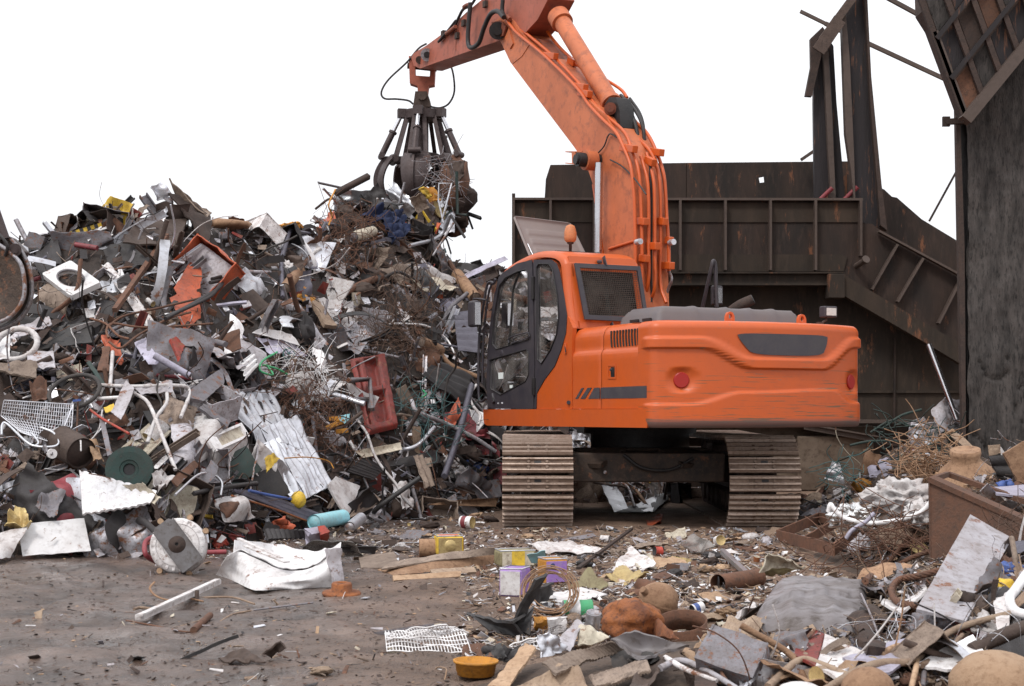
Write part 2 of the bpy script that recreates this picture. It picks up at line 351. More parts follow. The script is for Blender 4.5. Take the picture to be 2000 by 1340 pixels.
def hitY(px, py):
    dx = (px - 1000) / FPX; dz = (800 - py) / FPX
    Y = 5.; st = .12
    while Y < 25:
        if CAMH + dz * Y < H(dx * Y, Y):
            lo, hi = Y - st, Y
            for _ in range(12):
                m = (lo + hi) / 2
                if CAMH + dz * m < H(dx * m, m): hi = m
                else: lo = m
            return hi
        Y += st
    return lerp_tab(px, CREST_Y) if px < 1150 else 17.
def at(px, py, Y): return V(((px - 1000) / FPX * Y, Y, CAMH + (800 - py) / FPX * Y))
def S(px, py, off=0): return at(px, py, hitY(px, py) - off)
# ---------------------------------------------------------------- ground
def build_ground():
    mb = MB()
    def axis(lo, hi, st, far):
        a = []; x = lo
        while x <= hi: a.append(x); x += st
        s = st; L = lo; Hh = hi
        pre, post = [], []
        while s < far: s *= 1.7; L -= s; Hh += s; pre.append(L); post.append(Hh)
        return pre[::-1] + a + post
    xs = axis(-5, 5, .04, 500); ys = axis(5.5, 16, .045, 500)
    vs = []
    for X in xs:
        for Y in ys:
            inside = -5.5 < X < 5.5 and 5 < Y < 17
            vs.append((X, Y, (ground_bump(X, Y) + .02 * math.exp(-((X + 2.2 - .16 * (Y - 8)) / .25) ** 2) * math.sin(Y * 9) * (Y < 11)) if inside else 0))
    n = len(ys)
    fs = [(i * n + j, (i + 1) * n + j, (i + 1) * n + j + 1, i * n + j + 1) for i in range(len(xs) - 1) for j in range(n - 1)]
    mb.add(vs, fs, 0, True)
    m = bpy.data.materials.new('mud'); m.use_nodes = True; MATS['mud'] = m
    N = m.node_tree.nodes; L = m.node_tree.links; b = N['Principled BSDF']
    t = N.new('ShaderNodeTexCoord')
    def nz(sc_, det=8, ro=.6, src=None):
        a = N.new('ShaderNodeTexNoise'); a.inputs['Scale'].default_value = sc_; a.inputs['Detail'].default_value = det; a.inputs['Roughness'].default_value = ro
        L.new(src or t.outputs['Object'], a.inputs['Vector']); return a.outputs['Fac']
    def ramp(src, p0, p1, c0, c1):
        r = N.new('ShaderNodeValToRGB'); r.color_ramp.elements[0].position = p0; r.color_ramp.elements[1].position = p1
        r.color_ramp.elements[0].color = (*c0, 1); r.color_ramp.elements[1].color = (*c1, 1); L.new(src, r.inputs[0]); return r.outputs[0]
    def mixc(f, a, b_):
        x = N.new('ShaderNodeMix'); x.data_type = 'RGBA'; L.new(f, x.inputs[0]); L.new(a, x.inputs[6]); L.new(b_, x.inputs[7]); return x.outputs[2]
    # wet grey mud at the left, drier red-brown earth to the right
    sx = N.new('ShaderNodeSeparateXYZ'); L.new(t.outputs['Object'], sx.inputs[0])
    big = nz(.7, 4); ad = N.new('ShaderNodeMath'); ad.operation = 'MULTIPLY_ADD'; ad.inputs[1].default_value = 2.2; L.new(big, ad.inputs[0]); L.new(sx.outputs[0], ad.inputs[2])
    side = ramp(ad.outputs[0], 0, 1, (0, 0, 0), (1, 1, 1))
    mr = N.new('ShaderNodeMapRange'); mr.inputs[1].default_value = -.2; mr.inputs[2].default_value = 1.8; L.new(ad.outputs[0], mr.inputs[0])
    wetc = ramp(nz(2.2), .35, .7, (.048, .031, .023), (.18, .122, .097))
    dryc = ramp(nz(3.5), .3, .7, (.15, .09, .06), (.38, .25, .175))
    c1 = mixc(mr.outputs[0], wetc, dryc)
    speck = ramp(nz(30, 6, .8), .56, .62, (0, 0, 0), (1, 1, 1)); dk = N.new('ShaderNodeRGB'); dk.outputs[0].default_value = (.05, .035, .03, 1)
    c2 = mixc(speck, c1, dk.outputs[0])
    L.new(c2, b.inputs['Base Color'])
    pud = ramp(nz(1.5, 5, .55), .44, .56, (.5, .5, .5), (.24, .24, .24))
    hi = N.new('ShaderNodeRGB'); hi.outputs[0].default_value = (.8, .8, .8, 1)
    ro_ = mixc(mr.outputs[0], pud, hi.outputs[0]); L.new(ro_, b.inputs['Roughness'])
    bp = N.new('ShaderNodeBump'); bp.inputs['Strength'].default_value = .9; bp.inputs['Distance'].default_value = .03
    cw_ = N.new('ShaderNodeMapRange'); cw_.inputs[1].default_value = .9; cw_.inputs[2].default_value = -.6; L.new(ad.outputs[0], cw_.inputs[0]); cw_.inputs[4].default_value = .8   # water film on the mud at left
    cn = N.new('ShaderNodeMapRange'); cn.inputs[1].default_value = .38; cn.inputs[2].default_value = .6; cn.inputs[3].default_value = .25; cn.inputs[4].default_value = 1; L.new(nz(5, 7, .65), cn.inputs[0])
    cm = N.new('ShaderNodeMath'); cm.operation = 'MULTIPLY'; L.new(cw_.outputs[0], cm.inputs[0]); L.new(cn.outputs[0], cm.inputs[1]); L.new(cm.outputs[0], b.inputs['Coat Weight'])
    b.inputs['Coat Roughness'].default_value = .2; b.inputs['Coat IOR'].default_value = 1.45
    bc = N.new('ShaderNodeBump'); bc.inputs['Strength'].default_value = .5; bc.inputs['Distance'].default_value = .02; L.new(nz(26, 7, .75), bc.inputs['Height']); L.new(bc.outputs[0], b.inputs['Coat Normal'])
    bs = N.new('ShaderNodeMapRange'); bs.inputs[1].default_value = .22; bs.inputs[2].default_value = .62; bs.inputs[3].default_value = .3; bs.inputs[4].default_value = 1.0; L.new(ro_, bs.inputs[0]); L.new(bs.outputs[0], bp.inputs['Strength'])
    s1 = N.new('ShaderNodeMath'); L.new(nz(16, 10, .75), s1.inputs[0]); L.new(nz(70, 5, .7), s1.inputs[1])
    L.new(s1.outputs[0], bp.inputs['Height']); L.new(bp.outputs[0], b.inputs['Normal'])
    tag(mb.build('ground', 'mud', origin=(0, 0, 0)), kind='structure')
build_ground()

# ---------------------------------------------------------------- steel hopper, frames and wall behind the machine
HY = 21.5
def W(px, py, Y): return at(px, py, Y)
def slab(pts, Y, dep, mi=0, mb=None, holes=()):
    mb = mb or MB(); mb.prism([pts] + list(holes), lambda a, b: W(a, b, Y), (0, dep, 0), mi); return mb
def build_hopper():
    r = empty('hopper', (W(1340, 800, HY).x, HY, 0)); tag(r, 'long rusty black steel hopper with ribbed trough and sloping chute behind excavator', 'hopper')
    o = r.location
    def pt(name, mb, m, bevel=0, lab=None): 
        x = mb.build(name, m, r, None, bevel); x.data.transform(Matrix.Translation(-o)); 
        if lab: x['label'] = lab
        return x
    # trough plate with two-step face
    pt('trough_side', slab([(1001, 390), (1683, 390), (1683, 440), (1660, 545), (1640, 548), (1001, 548)], HY, .06), 'hopper')
    pt('trough_back', slab([(1001, 392), (1683, 392), (1683, 560), (1001, 560)], HY + 1.6, .05), 'hopper')
    pt('trough_end', MB().box(W(1003, 470, HY + .85) , (.05, 1.55, 1.25)), 'hopper')
    ov = slab([(1003, 396), (1681, 396), (1681, 434), (1003, 434)], HY - .02, .02); pt('stiffener_strip', ov, 'hopper_olive')
    pt('stiffener_strip', slab([(1003, 497), (1640, 497), (1655, 502), (1648, 530), (1003, 532)], HY - .03, .03), 'hopper_olive')
    pt('top_flange', MB().bar(W(1000, 389, HY - .05), W(1684, 390, HY - .05), .1, .035), 'hopper_edge')
    for px in (1003, 1075, 1160, 1240, 1328, 1416, 1504, 1592, 1680):
        pt('rib', MB().bar(W(px, 392, HY - .08), W(px, 528 if px < 1650 else 500, HY - .06), .14, .035), 'hopper_edge')
    bm = MB(); bm.box(W(1322, 545, HY + .02), (5.0, .22, .17)); bm.box(W(1322, 534.5, HY - .02), (5.0, .3, .02)); bm.box(W(1322, 557, HY - .02), (5.0, .3, .025))
    pt('support_beam', bm, 'hopper_olive')
    pt('joint_box', MB().box(W(1630, 560, HY - .12), (.24, .3, .36)), 'hopper_olive', .01)
    # raised back plates with torn hole
    hole = [(1482, 347), (1492, 345), (1493, 356), (1484, 357)]
    pt('back_plate', slab([(1340, 318), (1660, 315), (1660, 400), (1340, 400)], HY + 1.75, .03, holes=[hole[::-1]]), 'hopper')
    pt('back_plate', slab([(1075, 322), (1210, 320), (1341, 318), (1341, 400), (1063, 400), (1066, 350)], HY + 1.75, .03), 'hopper')
    pt('slope_plate', slab([(1655, 340), (1727, 370), (1742, 384), (1752, 386), (1800, 428), (1866, 468), (1890, 490), (1890, 700), (1655, 560)], HY + 1.7, .03), 'hopper')
    # sloping chute
    pt('chute_side', slab([(1683, 436), (1703, 437), (1723, 452), (1880, 541), (1895, 560), (1895, 700), (1650, 562), (1660, 530)], HY - .01, .06), 'hopper')
    pt('chute_flange', MB().bar(W(1716, 452, HY - .1), W(1881, 541, HY - .1), .12, .03), 'hopper_edge')
    for a, b in (((1752, 478), (1702, 566)), ((1802, 505), (1752, 590)), ((1878, 541), (1832, 632))):
        pt('rib', MB().bar(W(*a, HY - .09), W(*b, HY - .07), .14, .035), 'hopper_edge')
    pt('chute_beam', slab([(1650, 537), (1662, 545), (1830, 645), (1895, 680), (1895, 722), (1800, 665), (1648, 577)], HY - .2, .18), 'hopper_olive', .008)
    pt('pipe_stub', MB().cyl(W(1672, 520, HY - .05), W(1690, 508, HY - .3), .045).cyl(W(1690, 508, HY - .3), W(1692, 506, HY - .33), .06), 'hopper_edge')
    for c in ((1606, 376), (1655, 374)): pt('red_pipe', MB().cyl(W(c[0] - 12, c[1] + 22, HY + .3), W(c[0] + 20, c[1] - 9, HY + .2), .035), 'maroon')
    # lower wall
    lw = slab([(1300, 558), (1615, 558), (1650, 575), (1895, 715), (1895, 822), (1300, 820)], HY + .25, .08); pt('lower_wall', lw, 'hopper_olive')
    pt('lower_wall_seam', MB().bar(W(1460, 765, HY + .22), W(1888, 765, HY + .22), .03, .04), 'hopper_olive')
    pt('wall_strut', MB().bar(W(1748, 660, HY + .2), W(1746, 820, HY + .2), .04, .03), 'hopper')
    pt('bottom_flange', MB().box(W(1600, 823, HY + .05), (4.6, .5, .05)), 'hopper_edge')
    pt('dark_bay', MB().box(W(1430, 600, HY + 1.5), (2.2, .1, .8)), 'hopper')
    bb = MB(); bb.box(W(1520, 845, HY + .3), (2.9, .3, .2)); bb.box(W(1520, 858, HY + .2), (2.9, .5, .03)); pt('base_beam', bb, 'block')
    pt('brace', MB().bar(W(1570, 832, HY - .1), W(1770, 868, HY - .2), .12, .1).bar(W(1570, 828, HY - .12), W(1770, 862, HY - .25), .16, .02), 'hopper_edge')
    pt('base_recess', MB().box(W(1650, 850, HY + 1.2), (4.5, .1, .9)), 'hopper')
build_hopper()
def tagged(mb, name, m, label, cat, group=None, bevel=0):
    return tag(mb.build(name, m, bevel=bevel), label, cat, group)
blk = MB(); blk.box((W(1635, 905, 21.3).x, 22.1, .42), (1.15, 1.4, .82)); blk.box((W(1540, 905, 21.3).x, 22.2, .40), (.35, 1.2, .78)); blk.box((W(1490, 905, 21.3).x, 22.4, .3), (.35, 1.0, .58))
tagged(blk, 'concrete_block', 'block', 'brown stained concrete base blocks under the hopper beside the right track', 'block', bevel=.02)
blk = MB(); blk.box((W(1290, 900, 21.8).x, 22.6, .36), (1.5, .8, .72)); blk.box((W(1290, 900, 21.8).x, 22.2, .73), (1.7, .12, .05))
tagged(blk, 'concrete_block', 'block', 'tan concrete wall seen low between the two tracks', 'block', bevel=.02)
# torn upright posts
def post(pl, name, Y, dep, label, cat='post', m='post'):
    r = empty(name, (W(pl[0][0][0][0], 400, Y).x, Y, CAMH)); tag(r, label, cat)
    for i, (pts, dy, mm, nm) in enumerate(pl):
        x = slab(pts, Y + dy, dep).build(nm, mm, r); x.data.transform(Matrix.Translation(-r.location))
    return r
post([([(1590, 80), (1608, 70), (1612, 90), (1628, 400), (1640, 440), (1592, 440), (1589, 200)], 0, 'post', 'web'),
      ([(1608, 88), (1616, 72), (1624, 200), (1634, 420), (1626, 430), (1618, 300)], -.12, 'hopper_edge', 'flange'),
      ([(1583, 75), (1607, 52), (1612, 60), (1604, 110), (1586, 188), (1573, 187), (1584, 130)], -.2, 'rust_dark', 'torn_flange'),
      ([(1616, 72), (1628, 90), (1634, 200), (1646, 330), (1655, 440), (1634, 440), (1625, 200)], .02, 'post', 'flange')],
     'steel_post', 21.9, .1, 'thin torn steel upright with a bent flange, left of the two posts above hopper')
post([([(1644, 35), (1652, 25), (1660, 120), (1668, 300), (1672, 430), (1662, 330), (1652, 260)], -.14, 'hopper_edge', 'flange'),
      ([(1652, 18), (1688, -30), (1691, 60), (1712, 300), (1733, 450), (1672, 430), (1662, 200)], 0, 'post', 'web'),
      ([(1688, -30), (1693, -30), (1702, 150), (1722, 360), (1733, 450), (1720, 440), (1700, 200)], -.1, 'rust_dark', 'flange')],
     'steel_post', 21.8, .14, 'thick dark steel upright, right of the two posts above hopper')
mb = MB(); mb.bar(W(1604, 80, 21.6), W(1692, -40, 21.6), .16, .12); mb.bar(W(1598, 100, 21.5), W(1640, 38, 21.5), .05, .2)
tagged(mb, 'cross_beam', 'brown', 'short slanting brown beam joining the tops of the two torn posts', 'beam')
tagged(MB().bar(W(1563, 22, 23), W(1612, 46, 23), .05, .05).bar(W(1612, 46, 23), W(1866, 164, 23), .06, .06), 'tie_bar', 'hopper_edge', 'long thin steel bar slanting down behind the torn posts to dark wall', 'bar')
tagged(MB().bar(W(1730, -6, 22), W(1826, 46, 22), .06, .06), 'tie_bar', 'hopper_edge', 'short steel bar slanting into the top hood at upper right edge', 'bar')
tagged(MB().bar(W(1565, 312, 23), W(1600, 288, 23), .08, .05), 'tie_bar', 'hopper_edge', 'stub of grey strut poking out left of the thin torn upright', 'bar')
tagged(MB().bar(W(1815, 432, 22.6), W(1868, 335, 22.6), .03, .03), 'tie_bar', 'hopper', 'thin dark rod standing aslant on sloping plate, against the white sky', 'bar')
# tower
def build_tower():
    Y = 16.0; r = empty('concrete_wall', (W(1945, 800, Y).x, Y, 0)); tag(r, 'tall stained dark concrete wall at right edge with a panelled steel hood', 'wall')
    def pt(n, mb, m, bevel=0):
        x = mb.build(n, m, r, None, bevel); x.data.transform(Matrix.Translation(-r.location)); return x
    mb = MB()
    def fn(u, v):
        px = 1890 + u * 420; py = 60 + v * 980; p = W(px, py, Y); q = V((p.x * 1.3, p.z * 1.3, 3)); c = noise.noise(q * 2.2)
        p.y += .03 * noise.noise(q * 2.5) + .012 * noise.noise(q * 9) + (.045 if abs(c) < .035 and py > 700 else 0)
        if u == 0: p.x += .03 * noise.noise(q * 4)
        return p
    mb.grid(fn, 70, 150); a = W(1890, 60, Y); b = W(1890, 1040, Y)
    mb.add([a, b, b + V((.9, 2.5, 0)), a + V((.9, 2.5, 0))], [(0, 1, 2, 3)]); pt('face', mb, 'concrete')
    pt('corner_angle', slab([(1866, 150), (1872, 152), (1878, 300), (1884, 480), (1887, 860), (1880, 860), (1872, 470)], Y - .02, .08), 'rust_dark')
    pt('edge_strip', slab([(1872, 150), (1892, 200), (1900, 480), (1903, 880), (1883, 880), (1874, 400)], Y + .08, .1), 'grease')
    pt('bracket', MB().bar(W(1847, 238, Y - .1), W(1890, 236, Y - .1), .07, .06).bar(W(1848, 228, Y - .1), W(1848, 247, Y - .1), .04, .08), 'rust_dark')
    # hood: slanted frame, panels set back in it
    hd = slab([(1800, -60), (1803, 20), (1822, 50), (1886, 222), (2300, -330), (2300, -500), (1800, -500)], Y - .35, .3); pt('hood_plate', hd, 'rust_dark')
    pt('hood_edge', MB().bar(W(1884, 236, Y - .45), W(2060, 20, Y - .45), .16, .12), 'hopper_edge')
    pt('hood_edge', MB().bar(W(1826, 62, Y - .42), W(1886, 226, Y - .42), .05, .06), 'hopper_edge')
    e0, e1 = (1886, 236), (2060, 20)                     # ribs fan off the slanted lower edge, crossed by two rails
    for k in range(7):
        t = k / 5.; bx, by = e0[0] + (e1[0] - e0[0]) * t, e0[1] + (e1[1] - e0[1]) * t
        pt('hood_rib', MB().bar(W(bx, by, Y - .42), W(bx - 92, by - 250, Y - .42), .05, .06), 'rust_dark')
    for o_ in (82, 160): pt('hood_rail', MB().bar(W(e0[0] - o_ * .36, e0[1] - o_, Y - .44), W(e1[0] - o_ * .36, e1[1] - o_, Y - .44), .06, .05), 'post')
    for k in range(6):
        for j in range(3):
            t0, t1 = (k + .16) / 5., (k + .86) / 5.; q = []
            for t, h in ((t0, .08), (t1, .08), (t1, .9), (t0, .9)): h = (j + h) * 80; q.append((e0[0] + (e1[0] - e0[0]) * t - h * .36, e0[1] + (e1[1] - e0[1]) * t - h))
            pt('hood_panel', slab(q, Y - .36, .012), ('rust', 'post', 'concrete', 'rust_dark', 'post')[(k * 2 + j) % 5])
build_tower()
for c, pts in (('hopper_edge', None),):
    pass
tagged(MB().cyl(W(1814, 673, 16.9), W(1869, 820, 16.6), .032), 'steel_tube', 'chrome', 'long straight shiny tube leaning up against the chute near dark wall', 'tube')

# ---------------------------------------------------------------- excavator
EX = empty('excavator', (1.51, 16.78, 0), rad(26))
tag(EX, 'orange crawler excavator facing away to the left with raised boom', 'excavator')
ES, EC = math.sin(rad(26)), math.cos(rad(26)); EX0 = (1.51, 16.78)
def LP(px, py, x=None, y=None):
    dx = (px - 1000) / FPX; dz = (800 - py) / FPX
    t = (x + EX0[0] * EC + EX0[1] * ES) / (dx * EC + ES) if x is not None else (y - EX0[0] * ES + EX0[1] * EC) / (-dx * ES + EC)
    wx, wy = dx * t - EX0[0], t - EX0[1]
    return V((wx * EC + wy * ES, -wx * ES + wy * EC, CAMH + dz * t))
def ep(name, mb, m, parent=None, bevel=0, seg=2, lab=None):
    o = mb.build(name, m, parent or EX, None, bevel, seg)
    if lab: o['label'] = lab
    return o
XL = -1.35
def side2(px, py, x=XL): p = LP(px, py, x=x); return (p.y, p.z)
def zz(s): # zoom-1 pixels (scale 3.045, offset 900,420) to photo pixels
    return [(900 + a / 3.045, 420 + b / 3.045) for a, b in s]
def smooth2(pts, k=3): return [(p.x, p.y) for p in catmull([(a, b, 0) for a, b in pts] + [(pts[0][0], pts[0][1], 0)], k)[:-1]]

# undercarriage (square to the yard, so turned back by 26 degrees)
UC = Matrix.Rotation(rad(-26), 4, 'Z')
def up(name, mb, m, parent=None, bevel=0):
    mb.v = [(UC @ q) for q in mb.v]; return ep(name, mb, m, parent, bevel)
def build_tracks():
    wd, Lh, r = .73, 1.72, .40; zc = .47
    shoe = MB()       # one shoe, x across, y along the path, z outward
    shoe.box((0, 0, 0), (wd, .168, .022))
    for k in (-.062, 0, .062):
        shoe.add([(-wd / 2, k - .014, .01), (wd / 2, k - .014, .01), (wd / 2, k - .006, .042), (-wd / 2, k - .006, .042), (wd / 2, k + .006, .042), (-wd / 2, k + .006, .042), (wd / 2, k + .014, .01), (-wd / 2, k + .014, .01)],
                 [(0, 1, 2, 3), (3, 2, 4, 5), (5, 4, 6, 7), (0, 3, 5, 7), (1, 6, 4, 2)], 2)
    for sx in (-1, 1): shoe.cyl((sx * .095, .03, .01), (sx * .095, .03, .035), .016, n=8); shoe.cyl((sx * .095, -.03, .01), (sx * .095, -.03, .035), .016, n=8)
    shoe.box((0, .031, .014), (.07, .026, .006), mi=1)
    shoe_m = shoe.mesh('track_shoe', ['track_steel', 'grease', 'track_edge'])
    per = 4 * Lh + 2 * math.pi * (r + .05); n = 50
    for cx in (-1.245, 1.09):
        fr = MB(); fr.box((cx, 0, .47), (.3, 3.3, .26)); fr.box((cx, 0, .66), (.2, 2.6, .1))
        T = up('crawler_track', fr, 'grease', None, .02)
        for yy in (-1.72, 1.72):
            up('drive_sprocket' if yy < 0 else 'idler_wheel', MB().cyl((cx - .09, yy, zc), (cx + .09, yy, zc), .36, n=22).cyl((cx - .17, yy, zc), (cx + .17, yy, zc), .2, n=18), 'rust_dark', T)
        for k in range(8): up('track_roller', MB().cyl((cx - .17, -1.3 + k * .37, .2), (cx + .17, -1.3 + k * .37, .2), .1, n=14).cyl((cx - .07, -1.3 + k * .37, .2), (cx + .07, -1.3 + k * .37, .2), .075, n=14), 'rust_dark', T)
        for yy in (-.7, .7): up('carrier_roller', MB().cyl((cx - .14, yy, .76), (cx + .14, yy, .76), .07, n=12), 'rust_dark', T)
        ch = MB()
        for i in range(n):
            s = (i + .35) / n * per; R = r + .05
            if s < 2 * Lh: y, z, a = -Lh + s, zc + R - .02 * math.sin(math.pi * s / (2 * Lh)), 0
            elif s < 2 * Lh + math.pi * R: t = (s - 2 * Lh) / R; y, z, a = Lh + R * math.sin(t), zc + R * math.cos(t), -t
            elif s < 4 * Lh + math.pi * R: y, z, a = Lh - (s - 2 * Lh - math.pi * R), zc - R, math.pi
            else: t = (s - 4 * Lh - math.pi * R) / R; y, z, a = -Lh - R * math.sin(t), zc - R * math.cos(t), math.pi - t
            o = bpy.data.objects.new('track_shoe', shoe_m); col.objects.link(o); o.parent = T
            o.matrix_local = UC @ Matrix.Translation((cx, y, z)) @ Matrix.Rotation(a, 4, 'X')
            nrm = V((0, -math.sin(a), math.cos(a))); p = V((cx, y, z)) - nrm * .05
            for sx in (-.08, .08): ch.box(p + V((sx, 0, 0)), (.035, .17, .075), Matrix.Rotation(a, 3, 'X'))
        up('track_chain', ch, 'rust_dark', T)
build_tracks()
mb = MB(); mb.box((-.05, -.35, .6), (1.7, 2.0, .32)); mb.box((-.05, -.45, .56), (2.2, .5, .3)); mb.box((-.05, .9, .56), (2.2, .5, .3)); mb.box((-.05, -.72, .78), (1.5, .3, .04))
up('centre_frame', mb, 'frame_dirty', None, .03)
for sx in (-.75, .55): up('frame_web', MB().bar((sx * 1.0, -1.3, .62), (sx * .6, -.9, .78), .5, .05), 'frame_dirty')
up('travel_hose', MB().tube([(-.3, -1.36, .74), (-.1, -1.42, .6), (.2, -1.4, .58), (.45, -1.37, .7)], .02, 7), 'cable')
up('frame_bolts', MB().cyl((-.5, -1.37, .55), (-.5, -1.34, .55), .02, n=8), 'steel')
up('frame_plate', MB().box((-.9, -.72, .6), (.05, .02, .09)), 'brown_pale'); up('frame_plate', MB().box((.62, -.72, .6), (.05, .02, .09)), 'brown_pale')
ep('slewing_ring', MB().cyl((0, 0, .72), (0, 0, .95), .58, n=36).cyl((0, 0, .95), (0, 0, 1.06), .66, n=36), 'grease')
ep('slewing_deck', MB().box((0, -.45, 1.1), (2.5, 3.6, .1)), 'grease')
mb = MB()                                            # skirt rail along left and front
mb.prism([[(-2.40, 1.05), (1.34, 1.035), (1.42, 1.06), (1.44, 1.12), (1.44, 1.232), (-2.40, 1.236)]], lambda a, b: (XL - .02, a, b), (.30, 0, 0))
ep('side_skirt', mb, 'orange', None, .025, 3)
mb = MB(); mb.box((0, 1.37, 1.13), (2.1, .14, .17)); mb.box((1.13, -.4, 1.14), (.12, 3.4, .18)); ep('front_skirt', mb, 'orange', None, .02)

# counterweight
def build_counterweight():
    path = [V((-1.352, -2.2, 0)), V((-1.352, -2.36, 0)), V((-1.345, -2.43, 0)), V((-1.315, -2.475, 0)), V((-1.25, -2.51, 0))]
    for k in range(47): x = -1.18 + 2.28 * k / 46; path.append(V((x, -math.sqrt(2.80 ** 2 - x * x), 0)))
    path += [V((1.16, -2.51, 0)), V((1.195, -2.45, 0)), V((1.21, -2.35, 0)), V((1.21, -2.1, 0)), V((1.21, -1.7, 0))]
    # densify
    d = [path[0]]
    for a, b in zip(path, path[1:]):
        m = max(1, int((b - a).length / .03)); d += [a + (b - a) * (i + 1) / m for i in range(m)]
    path = d; n = len(path)
    def N(i): t = path[min(i + 1, n - 1)] - path[max(i - 1, 0)]; return V((t.y, -t.x, 0)).normalized()
    nor = [N(i) for i in range(n)]
    ss = lambda a, b, x: (lambda t: t * t * (3 - 2 * t))(min(1, max(0, (x - a) / (b - a))))
    def Uz(x): return 1.845 - .2 * ss(-.9, -.38, x) + .24 * ss(.5, 1.02, x)
    def Lz(x): return 1.27 + .12 * ss(-1.0, -.5, x) + .03 * ss(-.4, .6, x) - .13 * ss(.68, .98, x)
    def relief(x, y, z):
        r = 0; u = Uz(x); l = Lz(x)
        r += .034 * ss(u - .016, u - .002, z) * (1 - .8 * ss(u + .075, u + .115, z))      # ridge with an undercut
        r += .024 * (1 - ss(l - .004, l + .03, z))                                 # lower ledge
        inner = math.hypot((x - .08) / .78, (z - 1.86) / .2)
        if y < -2.4:
            for cx in (-1.08, 1.03):
                q = math.hypot((x - cx) / .14, (z - 1.52) / .14)
                r -= .04 * (1 - ss(.62, 1.0, q)) 
        return r
    zs = [1.05 + 1.06 * j / 150 for j in range(151)]
    mb = MB(); rows = []
    for z in zs:
        inset = 0
        if z > 2.03: inset = .08 * (1 - math.sqrt(max(0, 1 - ((z - 2.03) / .08) ** 2)))
        if z < 1.12: inset = .05 * (1 - math.sqrt(max(0, 1 - ((1.12 - z) / .075) ** 2)))
        rows.append([path[i] + V((0, 0, z)) + nor[i] * (relief(path[i].x, path[i].y, z) * ss(-2.25, -2.42, path[i].y) - inset) for i in range(n)])
    mb.add([p for r in rows for p in r], [(j * n + i, j * n + i + 1, (j + 1) * n + i + 1, (j + 1) * n + i) for j in range(150) for i in range(n - 1)], 0, True)
    for r, fl in ((rows[-1], 0), (rows[0], 1)):
        vs = list(r) + [V((p.x * .97, max(p.y, -1.9), p.z)) for p in r]
        mb.add(vs, [(i, i + 1, n + i + 1, n + i) if not fl else (n + i, n + i + 1, i + 1, i) for i in range(n - 1)], 0, True)
    cw = ep('counterweight', mb, 'orange_scraped')
    def srf(x, z, out): y = -math.sqrt(2.80 ** 2 - x * x); nn = V((x, y, 0)).normalized(); return V((x, y, z)) + nn * out
    # dark badge panel, following the curve
    o = [LP(p, q, y=-2.72) for p, q in ((1436, 651), (1611, 650), (1607, 688), (1524, 695), (1456, 689))]
    pts = [(p.x, p.z) for p in o]; x0, x1 = pts[0][0], pts[1][0]; zt = pts[0][1]; zb = pts[3][1]
    pm = MB()
    def pf(u, v):
        xa = x0 + (.13) * v ** 1.3; xb = x1 - .06 * v ** 2; x = xa + (xb - xa) * u; e = 1 - abs(2 * u - 1) ** 10
        z = zt + (zb + .02 * (abs(2 * u - 1) ** 3) - zt) * v; z += (.5 - v) * -.03 * (1 - e)
        return srf(x, z, .012 + relief(x, -2.7, z) * .9 )
    pm.grid(pf, 30, 8); ep('badge_panel', pm, 'decal', cw)
    for cx in (-1.08, 1.03):
        c = srf(cx, 1.52, -.035); nn = V((cx, -2.58, 0)).normalized(); ep('rear_reflector', MB().lathe([(0, .012), (.07, .012), (.078, .006), (.08, -.01)], c, nn, 28, sm=False), 'reflector', cw, lab='dull red round reflector at the %s end' % ('left' if cx < 0 else 'right'))
    for (px, py), xx in (((1426, 612), -.31), ((1567, 612), .60)):
        m = MB(); c = V((xx, -2.3, 2.10))
        out = [(-.055, 0), (-.05, .09), (-.03, .125), (0, .135), (.03, .125), (.05, .09), (.055, 0)]; ho = [(.022 * math.cos(t * math.pi / 5), .085 + .03 * math.sin(t * math.pi / 5)) for t in range(10)]
        m.prism([out, ho[::-1]], lambda a, b: c + V((a, 0, b)), (0, .035, 0)); ep('lifting_eye', m, 'orange', cw, .004)
build_counterweight()

